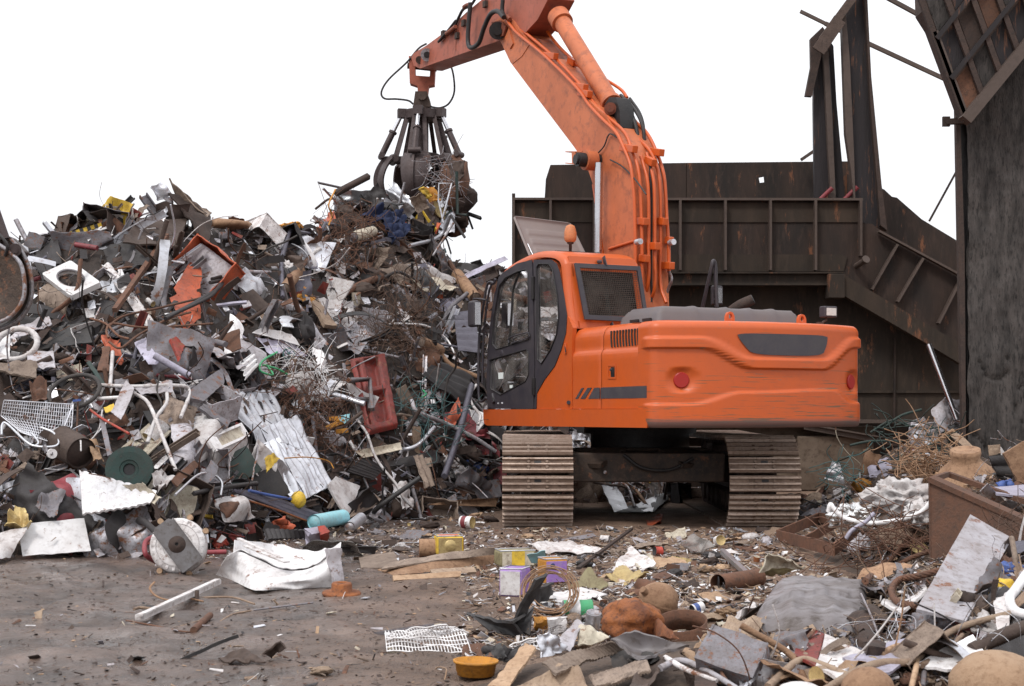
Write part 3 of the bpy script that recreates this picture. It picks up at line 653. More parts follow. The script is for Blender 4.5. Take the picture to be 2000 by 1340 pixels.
# engine side panels
def build_side():
    def strip(y0, y1, name, ft=0):
        mb = MB(); prof = [(0, 1.238), (0, 1.30), (.004, 1.6), (.0, 1.80), (.012, 1.835), (.03, 1.86), (.03, 2.0), (.045, 2.05), (.075, 2.09), (.13, 2.115), (.22, 2.12), (1.3, 2.125)]
        def fn(u, v):
            k = v * (len(prof) - 1); i = min(int(k), len(prof) - 2); f = k - i; a, b = prof[i], prof[i + 1]
            y = y0 + (y1 - y0) * u; ins = a[0] + (b[0] - a[0]) * f; z = a[1] + (b[1] - a[1]) * f
            e = min(y - y0, y1 - y); ins += .012 * (1 - min(1, e / .012)) if ins < 1 else 0
            if ft and u > .9: z = min(z, 2.12 - .05 * ((u - .9) / .1) ** 2) 
            return (XL + ins, y, z)
        nu = 24; mb.grid(fn, nu, 33, th=-.02); return ep(name, mb, 'orange')
    a = strip(-1.425, -.80, 'engine_panel', 1); b = strip(-2.395, -1.435, 'engine_panel')
    ep('panel_backing', MB().box((-.1, -1.6, 1.62), (2.2, 1.56, .8)), 'grease')
    # louvre slots
    for k in range(11):
        px = 1191 + k * 5.75; m = MB(); t = LP(px + 3, 640 - k * .35, x=XL + .028); bt = LP(px, 677 - k * .5, x=XL + .0)
        t = V((XL + .028, t.y, 2.045 )); bt = V((XL + .026, bt.y, 1.875))
        m.tube([t, (t + bt) / 2 + V((-.001, .004, 0)), bt], .0105, 6, 0, 3); ep('louvre_slot', m, 'grease', b)
    c = LP(1195, 726, x=XL); m = MB(); m.prism([[(-.085, -.075), (.085, -.075), (.085, .075), (-.085, .075)], [(-.066, -.056), (-.066, .056), (.066, .056), (.066, -.056)]], lambda a_, b_: (XL - .004, c.y + a_, c.z + b_), (.006, 0, 0))
    h = ep('latch_frame', m, 'orange', b); ep('latch_recess', MB().box((XL - .001, c.y - .018, c.z - .005), (.006, .07, .1)), 'grease', b); ep('latch_lock', MB().cyl((XL - .012, c.y + .015, c.z + .02), (XL, c.y + .015, c.z + .02), .014, n=12), 'chrome', b)
    def dec(pts, par): 
        m = MB(); m.prism([[side2(*p) for p in pts]], lambda a_, b_: (XL - .0035, a_, b_), (.003, 0, 0)); ep('stripe', m, 'decal', par)
    dec([(1173.5, 757), (1263.5, 753.5), (1263.5, 777.5), (1173.5, 778.5)], b); dec([(1161, 757.5), (1171.5, 757), (1171.5, 778.5), (1149, 779)], a)
    dec([(1148, 757.5), (1156, 757.3), (1143, 779), (1134, 779)], a); dec([(1136, 758), (1141, 757.7), (1129, 779), (1124, 779)], a)
    # cab-side body panel
    out = [(1048.5, 799), (1049.5, 768), (1064.5, 742), (1084.5, 715.6), (1097.5, 683), (1106, 650), (1108.5, 617), (1112, 622), (1119, 640), (1117, 660), (1117, 799)]
    m = MB(); m.prism([[side2(*p) for p in out]], lambda a_, b_: (XL + .0, a_, b_), (.05, 0, 0)); s = ep('cab_base_panel', m, 'orange', None, .008)
    ep('panel_knob', MB().cyl(LP(1110.5, 786, x=XL - .02), LP(1110.5, 786, x=XL + .01), .022, n=12), 'cab_dark', s)
    p0 = LP(1105, 671, x=XL - .004); ep('panel_slot', MB().tube([p0, LP(1105, 690, x=XL - .004)], .02, 8, smooth=False).tube([p0 + V((-.012, 0, -.01)), LP(1105, 688, x=XL - .016)], .007, 6, 1, smooth=False), ['orange', 'grease'], s)
build_side()
# engine hood cover
def build_hood():
    mb = MB(); x0, x1, y0, y1 = -1.0, .82, -2.0, -1.2
    def fn(u, v):
        x = x0 + (x1 - x0) * u; y = y0 + (y1 - y0) * v
        e = min((x - x0) / .12, (x1 - x) / .05, (y - y0) / .09, (y1 - y) / .09); e = max(0, min(1, e)); z = 2.13 + .17 * (e ** .55)
        rib = 0
        for c in (-.5, -.1, .2, .5): rib = max(rib, 1 - abs(x - c - .0) / .05)
        stepx = .0 + .018 * max(0, min(1, rib)) * (e > .3)
        if u in (0, 1) or v in (0, 1): z = 2.115
        return (x, y, z + stepx)
    mb.grid(fn, 60, 24); h = ep('engine_hood', mb, 'plastic_grey')
    for yy in (-1.95, -1.7): ep('hood_vent', MB().box((x0 - .005, yy + .15, 2.16), (.02, .16, .03)), 'grease', h)
    ep('exhaust_pipe', MB().tube([(.55, -1.0, 2.1), (.56, -1.02, 2.3), (.62, -1.12, 2.4), (.74, -1.22, 2.47)], .06, 12).cyl((.737, -1.218, 2.469), (.744, -1.224, 2.473), .052, n=14, mi=1), ['rust_dark', 'grease'])
    # rail and mirror on the far side
    a = LP(1397, 510, x=1.2); b_ = LP(1400, 600, x=1.2); c = LP(1372, 600, x=1.1)
    g = ep('grab_rail', MB().tube([b_, (a + b_) / 2, a + V((0, 0, -.05)), a + V((-.03, 0, 0)), a + V((-.06, 0, -.1)), c], .024, 8), 'cab_dark')
    q = LP(1400, 577, x=1.25); ep('mirror', MB().box(q, (.16, .05, .24)), 'cab_dark', g, .02); ep('mirror_glass', MB().box(q + V((0, -.028, 0)), (.12, .006, .19)), 'chrome', g)
    wl = V((.97, -2.15, 2.12)); o = ep('work_light_bracket', MB().tube([wl, wl + V((.02, 0, .05)), wl + V((.06, 0, .07)), wl + V((.06, 0, .1))], .014, 6).box(wl + V((-.03, 0, .02)), (.05, .04, .06)), 'rust_dark')
    ep('work_light', MB().box(wl + V((.09, 0, .16)), (.17, .1, .12)), 'cab_dark', o, .012); ep('work_light_lens', MB().box(wl + V((.09, -.053, .16)), (.125, .008, .08)), 'lens', o)
    ep('right_tool_box', MB().box((1.0, .1, 1.55), (.6, 1.9, .8)), 'orange', None, .04)
    ep('tank_box', MB().box((.95, -.9, 1.6), (.7, .6, 1.0)), 'orange', None, .04)
build_hood()

# cab
def build_cab():
    CR = -.37; rr = .075
    prof = [(1.40, 1.235), (1.41, 1.6), (1.375, 2.1), (1.24, 2.62), (1.06, 2.84), (.85, 2.935), (.5, 3.0), (.1, 3.035), (-.2, 3.02), (-.42, 2.985), (-.56, 2.93), (-.635, 2.84), (-.66, 2.72), (-.72, 2.4), (-.80, 2.13)]
    n = len(prof); P = [V((a, b)) for a, b in prof]
    nor = []
    for i in range(n):
        t = (P[min(i + 1, n - 1)] - P[max(i - 1, 0)]).normalized(); nor.append(V((t.y, -t.x)))
    nor = [-q if q.dot(P[i] - V((.3, 2.1))) < 0 else q for i, q in enumerate(nor)]
    Pn = [P[i] - nor[i] * rr for i in range(n)]
    def shell(i0, i1):
        mb = MB(); rows = []
        for k in range(6): t = k / 5 * math.pi / 2; rows.append((XL + rr * (1 - math.cos(t)), rr * math.sin(t)))
        rows = rows + [(CR - (a - XL), b) for a, b in rows[::-1]]
        sm = [V((q.x, q.y)) for q in catmull([(p.x, p.y, 0) for p in Pn], 4)]; N2 = [V((q.x, q.y)) for q in catmull([(p.x, p.y, 0) for p in nor], 4)]
        a, b = i0 * 4, i1 * 4; vs = []
        for (x, o) in rows:
            for i in range(a, b + 1): q = sm[i] + N2[i].normalized() * o; vs.append((x, q.x, q.y))
        m = b - a + 1
        mb.add(vs, [(j * m + i, j * m + i + 1, (j + 1) * m + i + 1, (j + 1) * m + i) for j in range(len(rows) - 1) for i in range(m - 1)], 0, True); return mb
    cab = ep('cab', shell(3, 11), 'orange')              # roof skin
    # rounded edges down the rear and front posts
    def edge(i0, i1, side):
        mb = MB(); x0 = XL if side < 0 else CR; s = 1 if side < 0 else -1; vs = []; m = i1 - i0 + 1
        rows = [(x0 + s * rr * (1 - math.cos(t)), rr * math.sin(t)) for t in [k / 5 * math.pi / 2 for k in range(6)]] + [(x0 + s * (rr + .03), rr), (x0 + s * (rr + .03), rr - .03)]
        for x, o in rows:
            for i in range(i0, i1 + 1): q = Pn[i] + nor[i] * o; vs.append((x, q.x, q.y))
        mb.add(vs, [(j * m + i, j * m + i + 1, (j + 1) * m + i + 1, (j + 1) * m + i) for j in range(len(rows) - 1) for i in range(m - 1)], 0, True); return mb
    for sd in (-1, 1): ep('rear_post', edge(11, 14, sd), 'orange', cab); ep('front_post', edge(0, 3, sd), 'orange', cab)
    dark = zz([(450, 1152), (455, 1060), (500, 980), (560, 900), (600, 800), (628, 700), (633, 600), (615, 470), (590, 340), (572, 288), (540, 265), (430, 265), (340, 288), (262, 338), (230, 370), (202, 480), (182, 620), (165, 800), (157, 1000), (165, 1152)])
    doorz = zz([(436, 1152), (442, 900), (436, 500), (428, 266), (340, 288), (262, 338), (230, 370), (202, 480), (182, 620), (165, 800), (157, 1000), (165, 1152)])
    quartz = zz([(450, 1152), (455, 1060), (500, 980), (560, 900), (600, 800), (628, 700), (633, 600), (615, 470), (590, 340), (572, 288), (540, 265), (434, 266), (441, 500), (447, 900), (441, 1152)])
    w1 = zz([(345, 335), (392, 324), (405, 345), (410, 740), (215, 800), (192, 770), (202, 620), (235, 420), (272, 372)])
    w2 = zz([(178, 862), (398, 798), (410, 828), (410, 950), (390, 990), (242, 1070), (182, 1035)])
    w3 = zz([(456, 310), (470, 290), (530, 290), (550, 320), (580, 480), (588, 600), (575, 710), (540, 800), (485, 885), (462, 860)])
    s2 = lambda l: [side2(*p) for p in l]
    # orange side skin round the dark area
    outer = [(p.x, p.y) for p in Pn[:]] + [(-.80, 1.24)]
    mb = MB(); mb.prism([outer, s2(dark)[::-1]], lambda a, b: (XL, a, b), (.04, 0, 0)); ep('side_skin', mb, 'orange', cab)
    mb = MB(); mb.prism([s2(doorz), s2(w1)[::-1], s2(w2)[::-1]], lambda a, b: (XL - .012, a, b), (.05, 0, 0)); door = ep('door', mb, 'cab_dark', cab, .008)
    mb = MB(); mb.prism([s2(quartz), s2(w3)[::-1]], lambda a, b: (XL - .008, a, b), (.045, 0, 0)); ep('quarter_panel', mb, 'cab_dark', cab, .008)
    for wn, par in ((w1, 0), (w2, 0), (w3, 1)):
        mb = MB(); mb.prism([s2(wn)], lambda a, b: (XL + .006, a, b), (.004, 0, 0)); ep('window_pane', mb, 'glass', cab)
    mbg = MB()
    for wn in (w1, w2, w3): q = [(XL - .013, *p) for p in s2(wn)]; mbg.tube(q + [q[0]], .008, 5, smooth=False)
    ep('window_seal', mbg, 'grease', cab)
    zl = lambda s, x: [LP(*p, x=x) for p in zz(s)]
    a = zl([(345, 345), (312, 440), (300, 600), (285, 775)], XL + .0); ep('sliding_window_frame', MB().tube(a, .012, 6), 'grease', cab)
    a = zl([(355, 355), (350, 590)], XL + .01); 
    ep('door_grab_handle', MB().tube(zl([(285, 760), (290, 730), (390, 700), (405, 712), (398, 730), (300, 765)], XL - .03), .008, 6), 'cab_dark', cab)
    ep('window_latch', MB().box(LP(*zz([(347, 657)])[0], x=XL - .012), (.02, .03, .09)), 'grease', cab)
    for q in ((429, 435), (434, 1020)): ep('door_hinge', MB().box(LP(*zz([q])[0], x=XL - .02), (.03, .055, .26 if q[1] < 900 else .2)), 'grease', cab, .006)
    ep('door_lock', MB().tube(zl([(190, 1065), (200, 1115)], XL - .014), .03, 8, smooth=False).tube(zl([(187, 1075), (197, 1110)], XL - .03), .012, 6, 1, smooth=False), ['cab_dark', 'grease'], cab)
    for q in ((222, 1120), (246, 1118)): ep('door_bolt', MB().cyl(LP(*zz([q])[0], x=XL - .02), LP(*zz([q])[0], x=XL - .0), .011, n=8), 'chrome', cab)
    ep('door_button', MB().lathe([(0, .006), (.035, .006), (.042, 0)], LP(*zz([(243, 822)])[0], x=XL - .012), (-1, 0, 0), 16), 'cab_dark', cab)
    mb = MB(); mb.prism([s2(zz([(222, 938), (250, 936), (250, 974), (224, 976)]))], lambda a_, b_: (XL + .001, a_, b_), (.003, 0, 0)); ep('sticker', mb, 'paper', cab)
    mb = MB(); mb.prism([s2(zz([(290, 1012), (305, 1010), (305, 1028), (290, 1030)]))], lambda a_, b_: (XL + .001, a_, b_), (.003, 0, 0)); ep('sticker', mb, 'paper', cab)
    # rear face: plane through the rear edge points, hole for the window
    ra = V((Pn[11].x, Pn[11].y)) + nor[11] * rr; rb = V((Pn[14].x, Pn[14].y)) + nor[14] * rr
    def rf(x, t): q = ra + (rb - ra) * t; return V((x, q.x, q.y))
    dz = rb - ra; nv = V((0, dz.y, -dz.x)).normalized(); nv = nv if nv.y > 0 else -nv
    xa, xb = XL + rr, CR - rr
    win = [(xa + .08, .10), (xb - .04, .10), (xb - .03, .80), (xa + .11, .80)]
    mb = MB(); mb.prism([[(xa - .01, -.12), (xb + .01, -.12), (xb + .01, 1.02), (xa - .01, 1.02)], win[::-1]], lambda a_, b_: rf(a_, b_) + nv * .004, nv * .035); ep('rear_skin', mb, 'orange', cab)
    mb = MB(); mb.prism([win], lambda a_, b_: rf(a_, b_) + nv * .02, nv * .005); ep('rear_window', mb, 'glass_dark', cab)
    gq = [(xa + .02, .02), (xb + .03, .02), (xb + .05, .92), (xa + .07, .90)]
    inn = [(gq[0][0] + .06, .09), (gq[1][0] - .045, .09), (gq[2][0] - .045, .84), (gq[3][0] + .055, .83)]
    mb = MB(); mb.prism([gq, inn[::-1]], lambda a_, b_: rf(a_, b_) - nv * .06, nv * .022); gd = ep('rear_window_guard', mb, 'cab_dark', cab, .006)
    mb = MB()
    for k in range(30): u = (k + .5) / 30; x0 = inn[0][0] + (inn[1][0] - inn[0][0]) * u; x1 = inn[3][0] + (inn[2][0] - inn[3][0]) * u; mb.tube([rf(x0, .09) - nv * .05, rf(x1, .84) - nv * .05], .0022, 4, smooth=False)
    for k in range(24): v = .09 + .75 * (k + .5) / 24; mb.tube([rf(inn[0][0] + (inn[3][0] - inn[0][0]) * (k / 24), v) - nv * .048, rf(inn[1][0] + (inn[2][0] - inn[1][0]) * (k / 24), v) - nv * .048], .0022, 4, smooth=False)
    ep('guard_mesh', mb, 'hopper_edge', cab)
    for px in ((1171, 497, 1171, 516), (1172, 620, 1172, 632)):
        xx = (xa + xb) / 2; t = -.12 if px[1] < 600 else .93; mb = MB(); mb.bar(rf(xx, t) - nv * .03, rf(xx, t + .16) - nv * .05, .05, .012); ep('guard_strap', mb, 'cab_dark', cab)
    # right side, front glass, floor
    mb = MB(); mb.prism([outer, [(1.2, 1.9), (1.05, 2.75), (.2, 2.85), (-.5, 2.75), (-.6, 2.0)]], lambda a_, b_: (CR, a_, b_), (-.03, 0, 0)); ep('right_skin', mb, 'orange', cab)
    mb = MB(); mb.add([(XL + .08, P[0].x, 1.3), (CR - .08, P[0].x, 1.3), (CR - .08, P[2].x, 2.1), (XL + .08, P[2].x, 2.1), (CR - .08, P[3].x, 2.62), (XL + .08, P[3].x, 2.62)], [(0, 1, 2, 3), (3, 2, 4, 5)]); ep('windscreen', mb, 'glass', cab)
    ep('cab_floor', MB().box((-.86, .32, 1.27), (.9, 2.1, .05)), 'grease', cab)
    st = MB(); st.box((-.86, -.05, 1.62), (.5, .5, .14)); st.box((-.86, -.32, 2.0), (.48, .13, .75)); st.box((-.86, -.36, 2.45), (.28, .1, .18)); st.box((-.86, -.05, 1.42), (.35, .4, .28)); ep('seat', st, 'cab_dark', cab, .04)
    cs = MB(); 
    for sx in (-1.16, -.56): cs.box((sx, .1, 1.72), (.12, .55, .16)); cs.tube([(sx, .35, 1.8), (sx, .4, 1.92)], .018, 6)
    cs.box((-.55, .95, 1.9), (.12, .1, .3)); ep('console', cs, 'plastic_grey', cab, .02)
    # handrail loop and mirror ahead of the door
    hr = zl([(150, 1085), (128, 1108), (108, 1085), (104, 900), (112, 700), (140, 500), (158, 415), (178, 398), (196, 405), (205, 380)], XL - .1)
    ep('handrail', MB().tube(hr, .016, 7), 'cab_dark', cab); hr = zl([(128, 1000), (130, 900), (138, 700), (160, 500), (180, 420), (196, 408)], XL - .06); ep('handrail', MB().tube(hr, .014, 7), 'cab_dark', cab)
    m1 = LP(*zz([(78, 588)])[0], x=XL - .22); mo = ep('mirror', MB().box(m1, (.1, .19, .32)), 'cab_dark', cab, .035, 3)
    ep('mirror_glass', MB().box(m1 + V((.006, -.0965, 0)), (.075, .006, .27), Matrix.Rotation(0, 3, 'Z')), 'chrome', cab)
    ep('mirror_arm', MB().tube(zl([(80, 515), (75, 500), (100, 498), (150, 505)], XL - .15), .012, 6), 'cab_dark', cab)
    # roof: hatch, beacon, bracket
    hq = [V((-1.15, .6, 3.03)), V((-.38, .6, 3.03)), V((-.42, .97, 3.50)), V((-1.18, .97, 3.54))]
    for _ in range(1):
        m = MB()
        def hf(u, v):
            p = hq[0].lerp(hq[1], u).lerp(hq[3].lerp(hq[2], u), v); nn = (hq[1] - hq[0]).cross(hq[3] - hq[0]).normalized()
            k = 0
            for c in (.18, .42, .66): k = max(k, min(1, max(0, (.085 - abs(v - c)) / .03)) * min(1, max(0, (.36 - abs(u - .48)) / .03)))
            e = min(u, 1 - u, v, 1 - v); k2 = -.03 * (1 - min(1, e / .05)) ** 2
            return p - nn * (-.012 * k + k2)
        m.grid(hf, 60, 44, th=.025); h = ep('roof_hatch', m, 'hatch_grey', cab)
        ep('hatch_strut', MB().tube([V((-1.1, .55, 2.98)), V((-1.12, .72, 3.2))], .01, 5, smooth=False), 'chrome', cab)
    bc = LP(1114, 492, x=-.85); bc.z = 3.02
    br = ep('beacon_bracket', MB().box(bc + V((.1, 0, .04)), (.55, .035, .02)).box(bc + V((-.05, 0, .02)), (.14, .16, .02)).tube([bc + V((-.2, 0, .04)), bc + V((-.1, .05, .01)), bc + V((.1, .05, .02)), bc + V((.36, 0, .03))], .014, 6), 'grease', cab)
    bl = MB(); bl.lathe([(.0, 0), (.018, 0), (.018, .13), (.04, .14), (.035, .16)], bc, (0, 0, 1), 16); ep('beacon_stem', bl, 'rust_dark', cab)
    bl = MB(); bl.lathe([(.045, .155), (.068, .18), (.072, .21), (.072, .27), (.06, .315), (.055, .33), (.05, .345), (.02, .36), (0, .362)], bc, (0, 0, 1), 24); ep('beacon', bl, 'beacon', cab)
    ep('roof_strap', MB().bar(LP(1168, 494, x=-.62) , LP(1171, 512, y=-.7), .05, .02), 'cab_dark', cab)
build_cab()

# boom, arm, cylinders, pipes
XB = .215
def plate_pair(name, pts, x, wd, m, thick=.02, inner=None, par=None, fill=True):
    y2 = [side2(*p, x=-x) for p in pts]
    mb = MB(); mb.prism([y2], lambda a, b: (-x, a, b), (2 * x, 0, 0)); return ep(name, mb, m, par, .012)
boom_pts = [(964, 42), (968, 62), (980, 86), (997, 122), (1060, 206), (1122, 288), (1146, 324), (1162, 372), (1172, 430), (1178, 480), (1196, 640), (1246, 640), (1242, 480), (1238, 400), (1231, 340), (1217, 284), (1184, 229), (1123, 168), (1065, 111), (1026, 75), (1002, 40), (984, 28)]
boom = plate_pair('boom', boom_pts, XB, 0, 'orange_boom')
def BP(px, py, x): return LP(px, py, x=x)
# raised doubler strips and stain ring on the left face
def face(pts, x, m, name='doubler_plate', th=.008, par=None):
    mb = MB(); mb.prism([[side2(*p, x=x) for p in pts]], lambda a, b: (x - th, a, b), (th, 0, 0)); return ep(name, mb, m, par, .002)
face([(1000, 60), (1006, 52), (1023, 76), (1016, 86)], -XB, 'orange_boom', par=boom)
face([(996, 118), (1012, 98), (1020, 78), (1034, 88), (1020, 110), (1002, 124)], -XB, 'orange_boom', par=boom)
ep('boom_pin', MB().cyl(BP(972, 60, -XB - .09), BP(972, 60, -XB), .12, n=20).cyl(BP(972, 60, -XB - .11), BP(972, 60, -XB), .06, n=14), 'grease', boom)
ep('pin_plate', MB().prism([[side2(*p, x=-XB - .03) for p in ((962, 44), (978, 40), (990, 52), (985, 70), (968, 76))]], lambda a, b: (-XB - .05, a, b), (.03, 0, 0)), 'orange_dirty_shaded', boom)
face([(988, 75), (996, 55), (1004, 85), (998, 96)], -XB, 'orange_boom', th=.02, par=boom)
# lamp bracket and cylinder pin
lb = MB(); c = [side2(*p, x=-XB - .1) for p in ((1119, 296), (1126, 298), (1128, 322), (1120, 321))]
lb.prism([c], lambda a, b: (-XB - .12, a, b), (.3, 0, 0)); lb.bar(BP(1122, 298, -.2), BP(1154, 298, -.2), .26, .012); lb.bar(BP(1122, 320, -.2), BP(1150, 323, -.2), .26, .012); ep('lamp_bracket', lb, 'orange_boom', boom)
ep('boom_lamp', MB().box(BP(1138, 311, -.22), (.2, .14, .12)), 'grease', boom, .01)
pinc = BP(1170, 315, -XB)
ep('cylinder_pin', MB().cyl(pinc + V((-.30, 0, 0)), pinc + V((.0, 0, 0)), .085, n=20).cyl(pinc + V((-.33, 0, 0)), pinc + V((-.28, 0, 0)), .06, n=14), 'grease', boom)
ep('pin_boss', MB().cyl(pinc + V((-.2, 0, 0)), pinc + V((-.06, 0, 0)), .12, n=20), 'orange_boom', boom)
xr = -XB - .13
for sx in (-1, 1):
    a = BP(1170, 318, xr); b = BP(1168, 500, xr); a.x *= -sx; b.x *= -sx; a.x = sx * abs(a.x); b.x = sx * abs(b.x)
    bc_ = ep('boom_cylinder', MB().cyl(b + (b - a) * .7, b + (b - a) * .02, .095, n=18), 'orange', boom); ep('cylinder_rod', MB().cyl(a, b + (b - a) * .05, .046, n=18), 'chrome', boom)
ep('welded_rail', MB().tube([BP(1190, 486, -XB - .01), BP(1242, 470, -XB - .01)], .018, 6, smooth=False), 'orange', boom)
ep('boom_rail_strip', MB().bar(BP(1160, 360, -XB + .02), BP(1180, 500, -XB + .02), .03, .04), 'orange', boom)
# hydraulic pipes over the back of the boom
pipes = [([(984, 34), (1000, 55), (1012, 68), (1065, 112), (1126, 173), (1148, 204), (1172, 230), (1201, 258), (1214, 282), (1230, 322), (1237, 376), (1239, 430), (1240, 480), (1240, 640)], -.24),
         ([(996, 34), (1014, 55), (1080, 111), (1137, 172), (1162, 206), (1190, 232), (1219, 260), (1232, 290), (1247, 340), (1252, 433), (1253, 520), (1253, 600)], -.16),
         ([(1251, 306), (1263, 350), (1266, 400), (1266, 480), (1266, 545), (1257, 585)], -.07),
         ([(1262, 300), (1275, 350), (1278, 400), (1278, 480), (1278, 560), (1268, 590)], .0),
         ([(1058, 47), (1075, 72), (1095, 96), (1118, 118), (1150, 150), (1190, 200), (1240, 265), (1269, 297), (1283, 330), (1289, 380), (1289, 480), (1289, 555), (1300, 592)], .1),
         ([(1183, 157), (1212, 176), (1224, 192)], .2), ([(1237, 236), (1262, 260), (1280, 295), (1296, 345), (1301, 420), (1305, 480), (1306, 530)], .2)]
for pl, x in pipes:
    ep('hydraulic_pipe', MB().tube([BP(a, b, x) + V((-.012, -.03, 0)) for a, b in pl], .021, 8), 'orange', boom)
ep('hose_end', MB().tube([BP(1306, 530, .2), BP(1312, 545, .2), BP(1306, 562, .2), BP(1298, 585, .2)], .018, 7), 'steel', boom)
for (a, b), (a2, b2), x in (((1062, 110), (1084, 112), -.2), ((1122, 170), (1142, 173), -.2), ((1130, 182), (1150, 186), -.2), ((1212, 289), (1238, 293), -.2), ((1245, 433), (1260, 434), -.16), ((1249, 505), (1262, 506), -.16), ((1263, 481), (1282, 482), -.03), ((1282, 433), (1297, 434), .1), ((1284, 519), (1310, 520), .15), ((1260, 313), (1275, 320), .0), ((1270, 297), (1290, 300), .15), ((1110, 118), (1122, 126), .1), ((1300, 470), (1308, 471), .2)):
    ep('pipe_clamp', MB().bar(BP(a, b, x) + V((-.01, -.05, 0)), BP(a2, b2, x) + V((-.01, -.05, 0)), .075, .085), 'orange', boom, .008)
    mid = BP((a + a2) / 2, (b + b2) / 2, x) + V((0, -.1, 0)); 
for q in ((1243, 473, -.3), (1308, 474, .18)): ep('pipe_plug', MB().cyl(BP(*q) + V((0, -.09, 0)), BP(*q) + V((0, .0, 0)), .035, n=12), 'galv', boom)
for pl, x, r in (([(1196, 190), (1222, 205), (1240, 240), (1249, 290), (1252, 303)], .1, .024), ([(1212, 186), (1240, 215), (1256, 250), (1259, 300)], .15, .022), ([(1185, 205), (1210, 240), (1236, 280), (1250, 304)], .0, .016), ([(1230, 192), (1250, 222), (1258, 255), (1256, 298)], .25, .018),
                 ([(1192, 312), (1215, 325), (1240, 350), (1262, 380)], -XB - .03, .009), ([(1167, 300), (1180, 285), (1190, 262), (1205, 268)], -XB - .03, .009), ([(1270, 310), (1272, 400), (1271, 480), (1272, 590)], -.02, .018)):
    ep('hydraulic_hose', MB().tube([BP(a, b, x) for a, b in pl], r, 7), 'cable', boom)
# arm cylinder above the boom
b0, b1 = BP(1195, 203, .0), BP(1092, 34, .0); dd = (b1 - b0)
ac = ep('arm_cylinder', MB().cyl(b0, b1, .112, n=24).cyl(b0 + dd * .93, b0 + dd * 1.02, .145, n=24).cyl(b0 + dd * .0, b0 + dd * .03, .13, n=24).cyl(b0 - dd * .02, b0, .1, n=20), 'orange_boom', boom)
ep('arm_cylinder_rod', MB().cyl(b1, b0 + dd * 1.6, .055, n=18), 'chrome', boom)
ep('cylinder_lug', MB().prism([[side2(*p, x=-.1) for p in ((1180, 205), (1190, 190), (1203, 190), (1210, 215), (1212, 250), (1198, 235))]], lambda a, b: (-.1, a, b), (.2, 0, 0)), 'grease', boom, .01)
ep('lug_pin', MB().cyl(BP(1192, 212, -.16), BP(1192, 212, .16), .075, n=18).cyl(BP(1192, 212, -.18), BP(1192, 212, -.1), .045, n=14), 'orange_dirty_shaded', boom)
ep('boom_back_plate', MB().prism([[side2(*p, x=0) for p in ((1030, 70), (1065, 78), (1098, 120), (1182, 215), (1175, 222), (1100, 150), (1050, 100))]], lambda a, b: (-.1, a, b), (.25, 0, 0)), 'orange_dirty_shaded', boom)
# arm
arm_pts = [(803, 112), (808, 104), (834, 88), (872, 60), (911, 24), (945, -4), (985, -45), (1060, -60), (1072, -5), (1050, 38), (1024, 66), (1000, 62), (985, 70), (976, 79), (847, 124), (820, 134), (808, 128)]
arm = plate_pair('arm', arm_pts, .19, 0, 'orange_arm')
XA = -.19
ep('arm_tip_boss', MB().cyl(BP(834, 107, XA - .03), BP(834, 107, XA + .02), .10, n=22).cyl(BP(834, 107, XA - .035), BP(834, 107, XA), .05, n=16, mi=1), ['steel', 'grease'], arm)
ep('arm_tip_boss', MB().cyl(BP(819, 117, XA - .02), BP(819, 117, XA + .02), .06, n=18), 'rust_dark', arm)
ep('arm_back_plate', MB().prism([[side2(*p, x=-.12) for p in ((1005, 60), (1040, 0), (1068, -2), (1046, 44), (1026, 74))]], lambda a, b: (-.14, a, b), (.36, 0, 0)), 'orange_dirty_shaded', arm)  # rear and underside of the arm: shade put into the darker orange
for q in ((906, 45), (893, 70), (866, 66), (948, 8)): ep('hose_bracket', MB().box(BP(*q, XA - .02), (.05, .09, .09)), 'rust_dark', arm)
ep('weld_seam', MB().tube([BP(892, 48, XA - .002), BP(890, 98, XA - .002)], .006, 4, smooth=False), 'orange_dirty_shaded', arm)
for pl, x, r in (([(982, 0), (981, 22), (986, 34)], XA - .1, .03), ([(919, 5), (915, 50), (914, 82), (920, 93), (935, 84), (945, 55), (958, 28), (972, 22), (984, 34)], XA - .14, .034), ([(919, 12), (905, 18), (896, 34), (888, 50), (872, 66), (858, 80)], XA - .03, .022), ([(890, 40), (876, 58), (864, 72), (856, 82)], XA - .05, .018), ([(930, -5), (920, 10), (910, 14)], XA - .05, .02), ([(1060, 60), (1052, 40), (1048, 30)], .25, .03)):
    ep('hydraulic_hose', MB().tube([BP(a, b, x) for a, b in pl], r, 8), 'cable', arm)
for pl in ([(872, 66), (880, 60), (890, 52)], [(906, 14), (912, 10), (920, 8)], [(984, 34), (990, 32), (996, 38)]): ep('hose_fitting', MB().tube([BP(a, b, XA - .06) for a, b in pl], .03, 8), 'orange_dirty_shaded', arm)

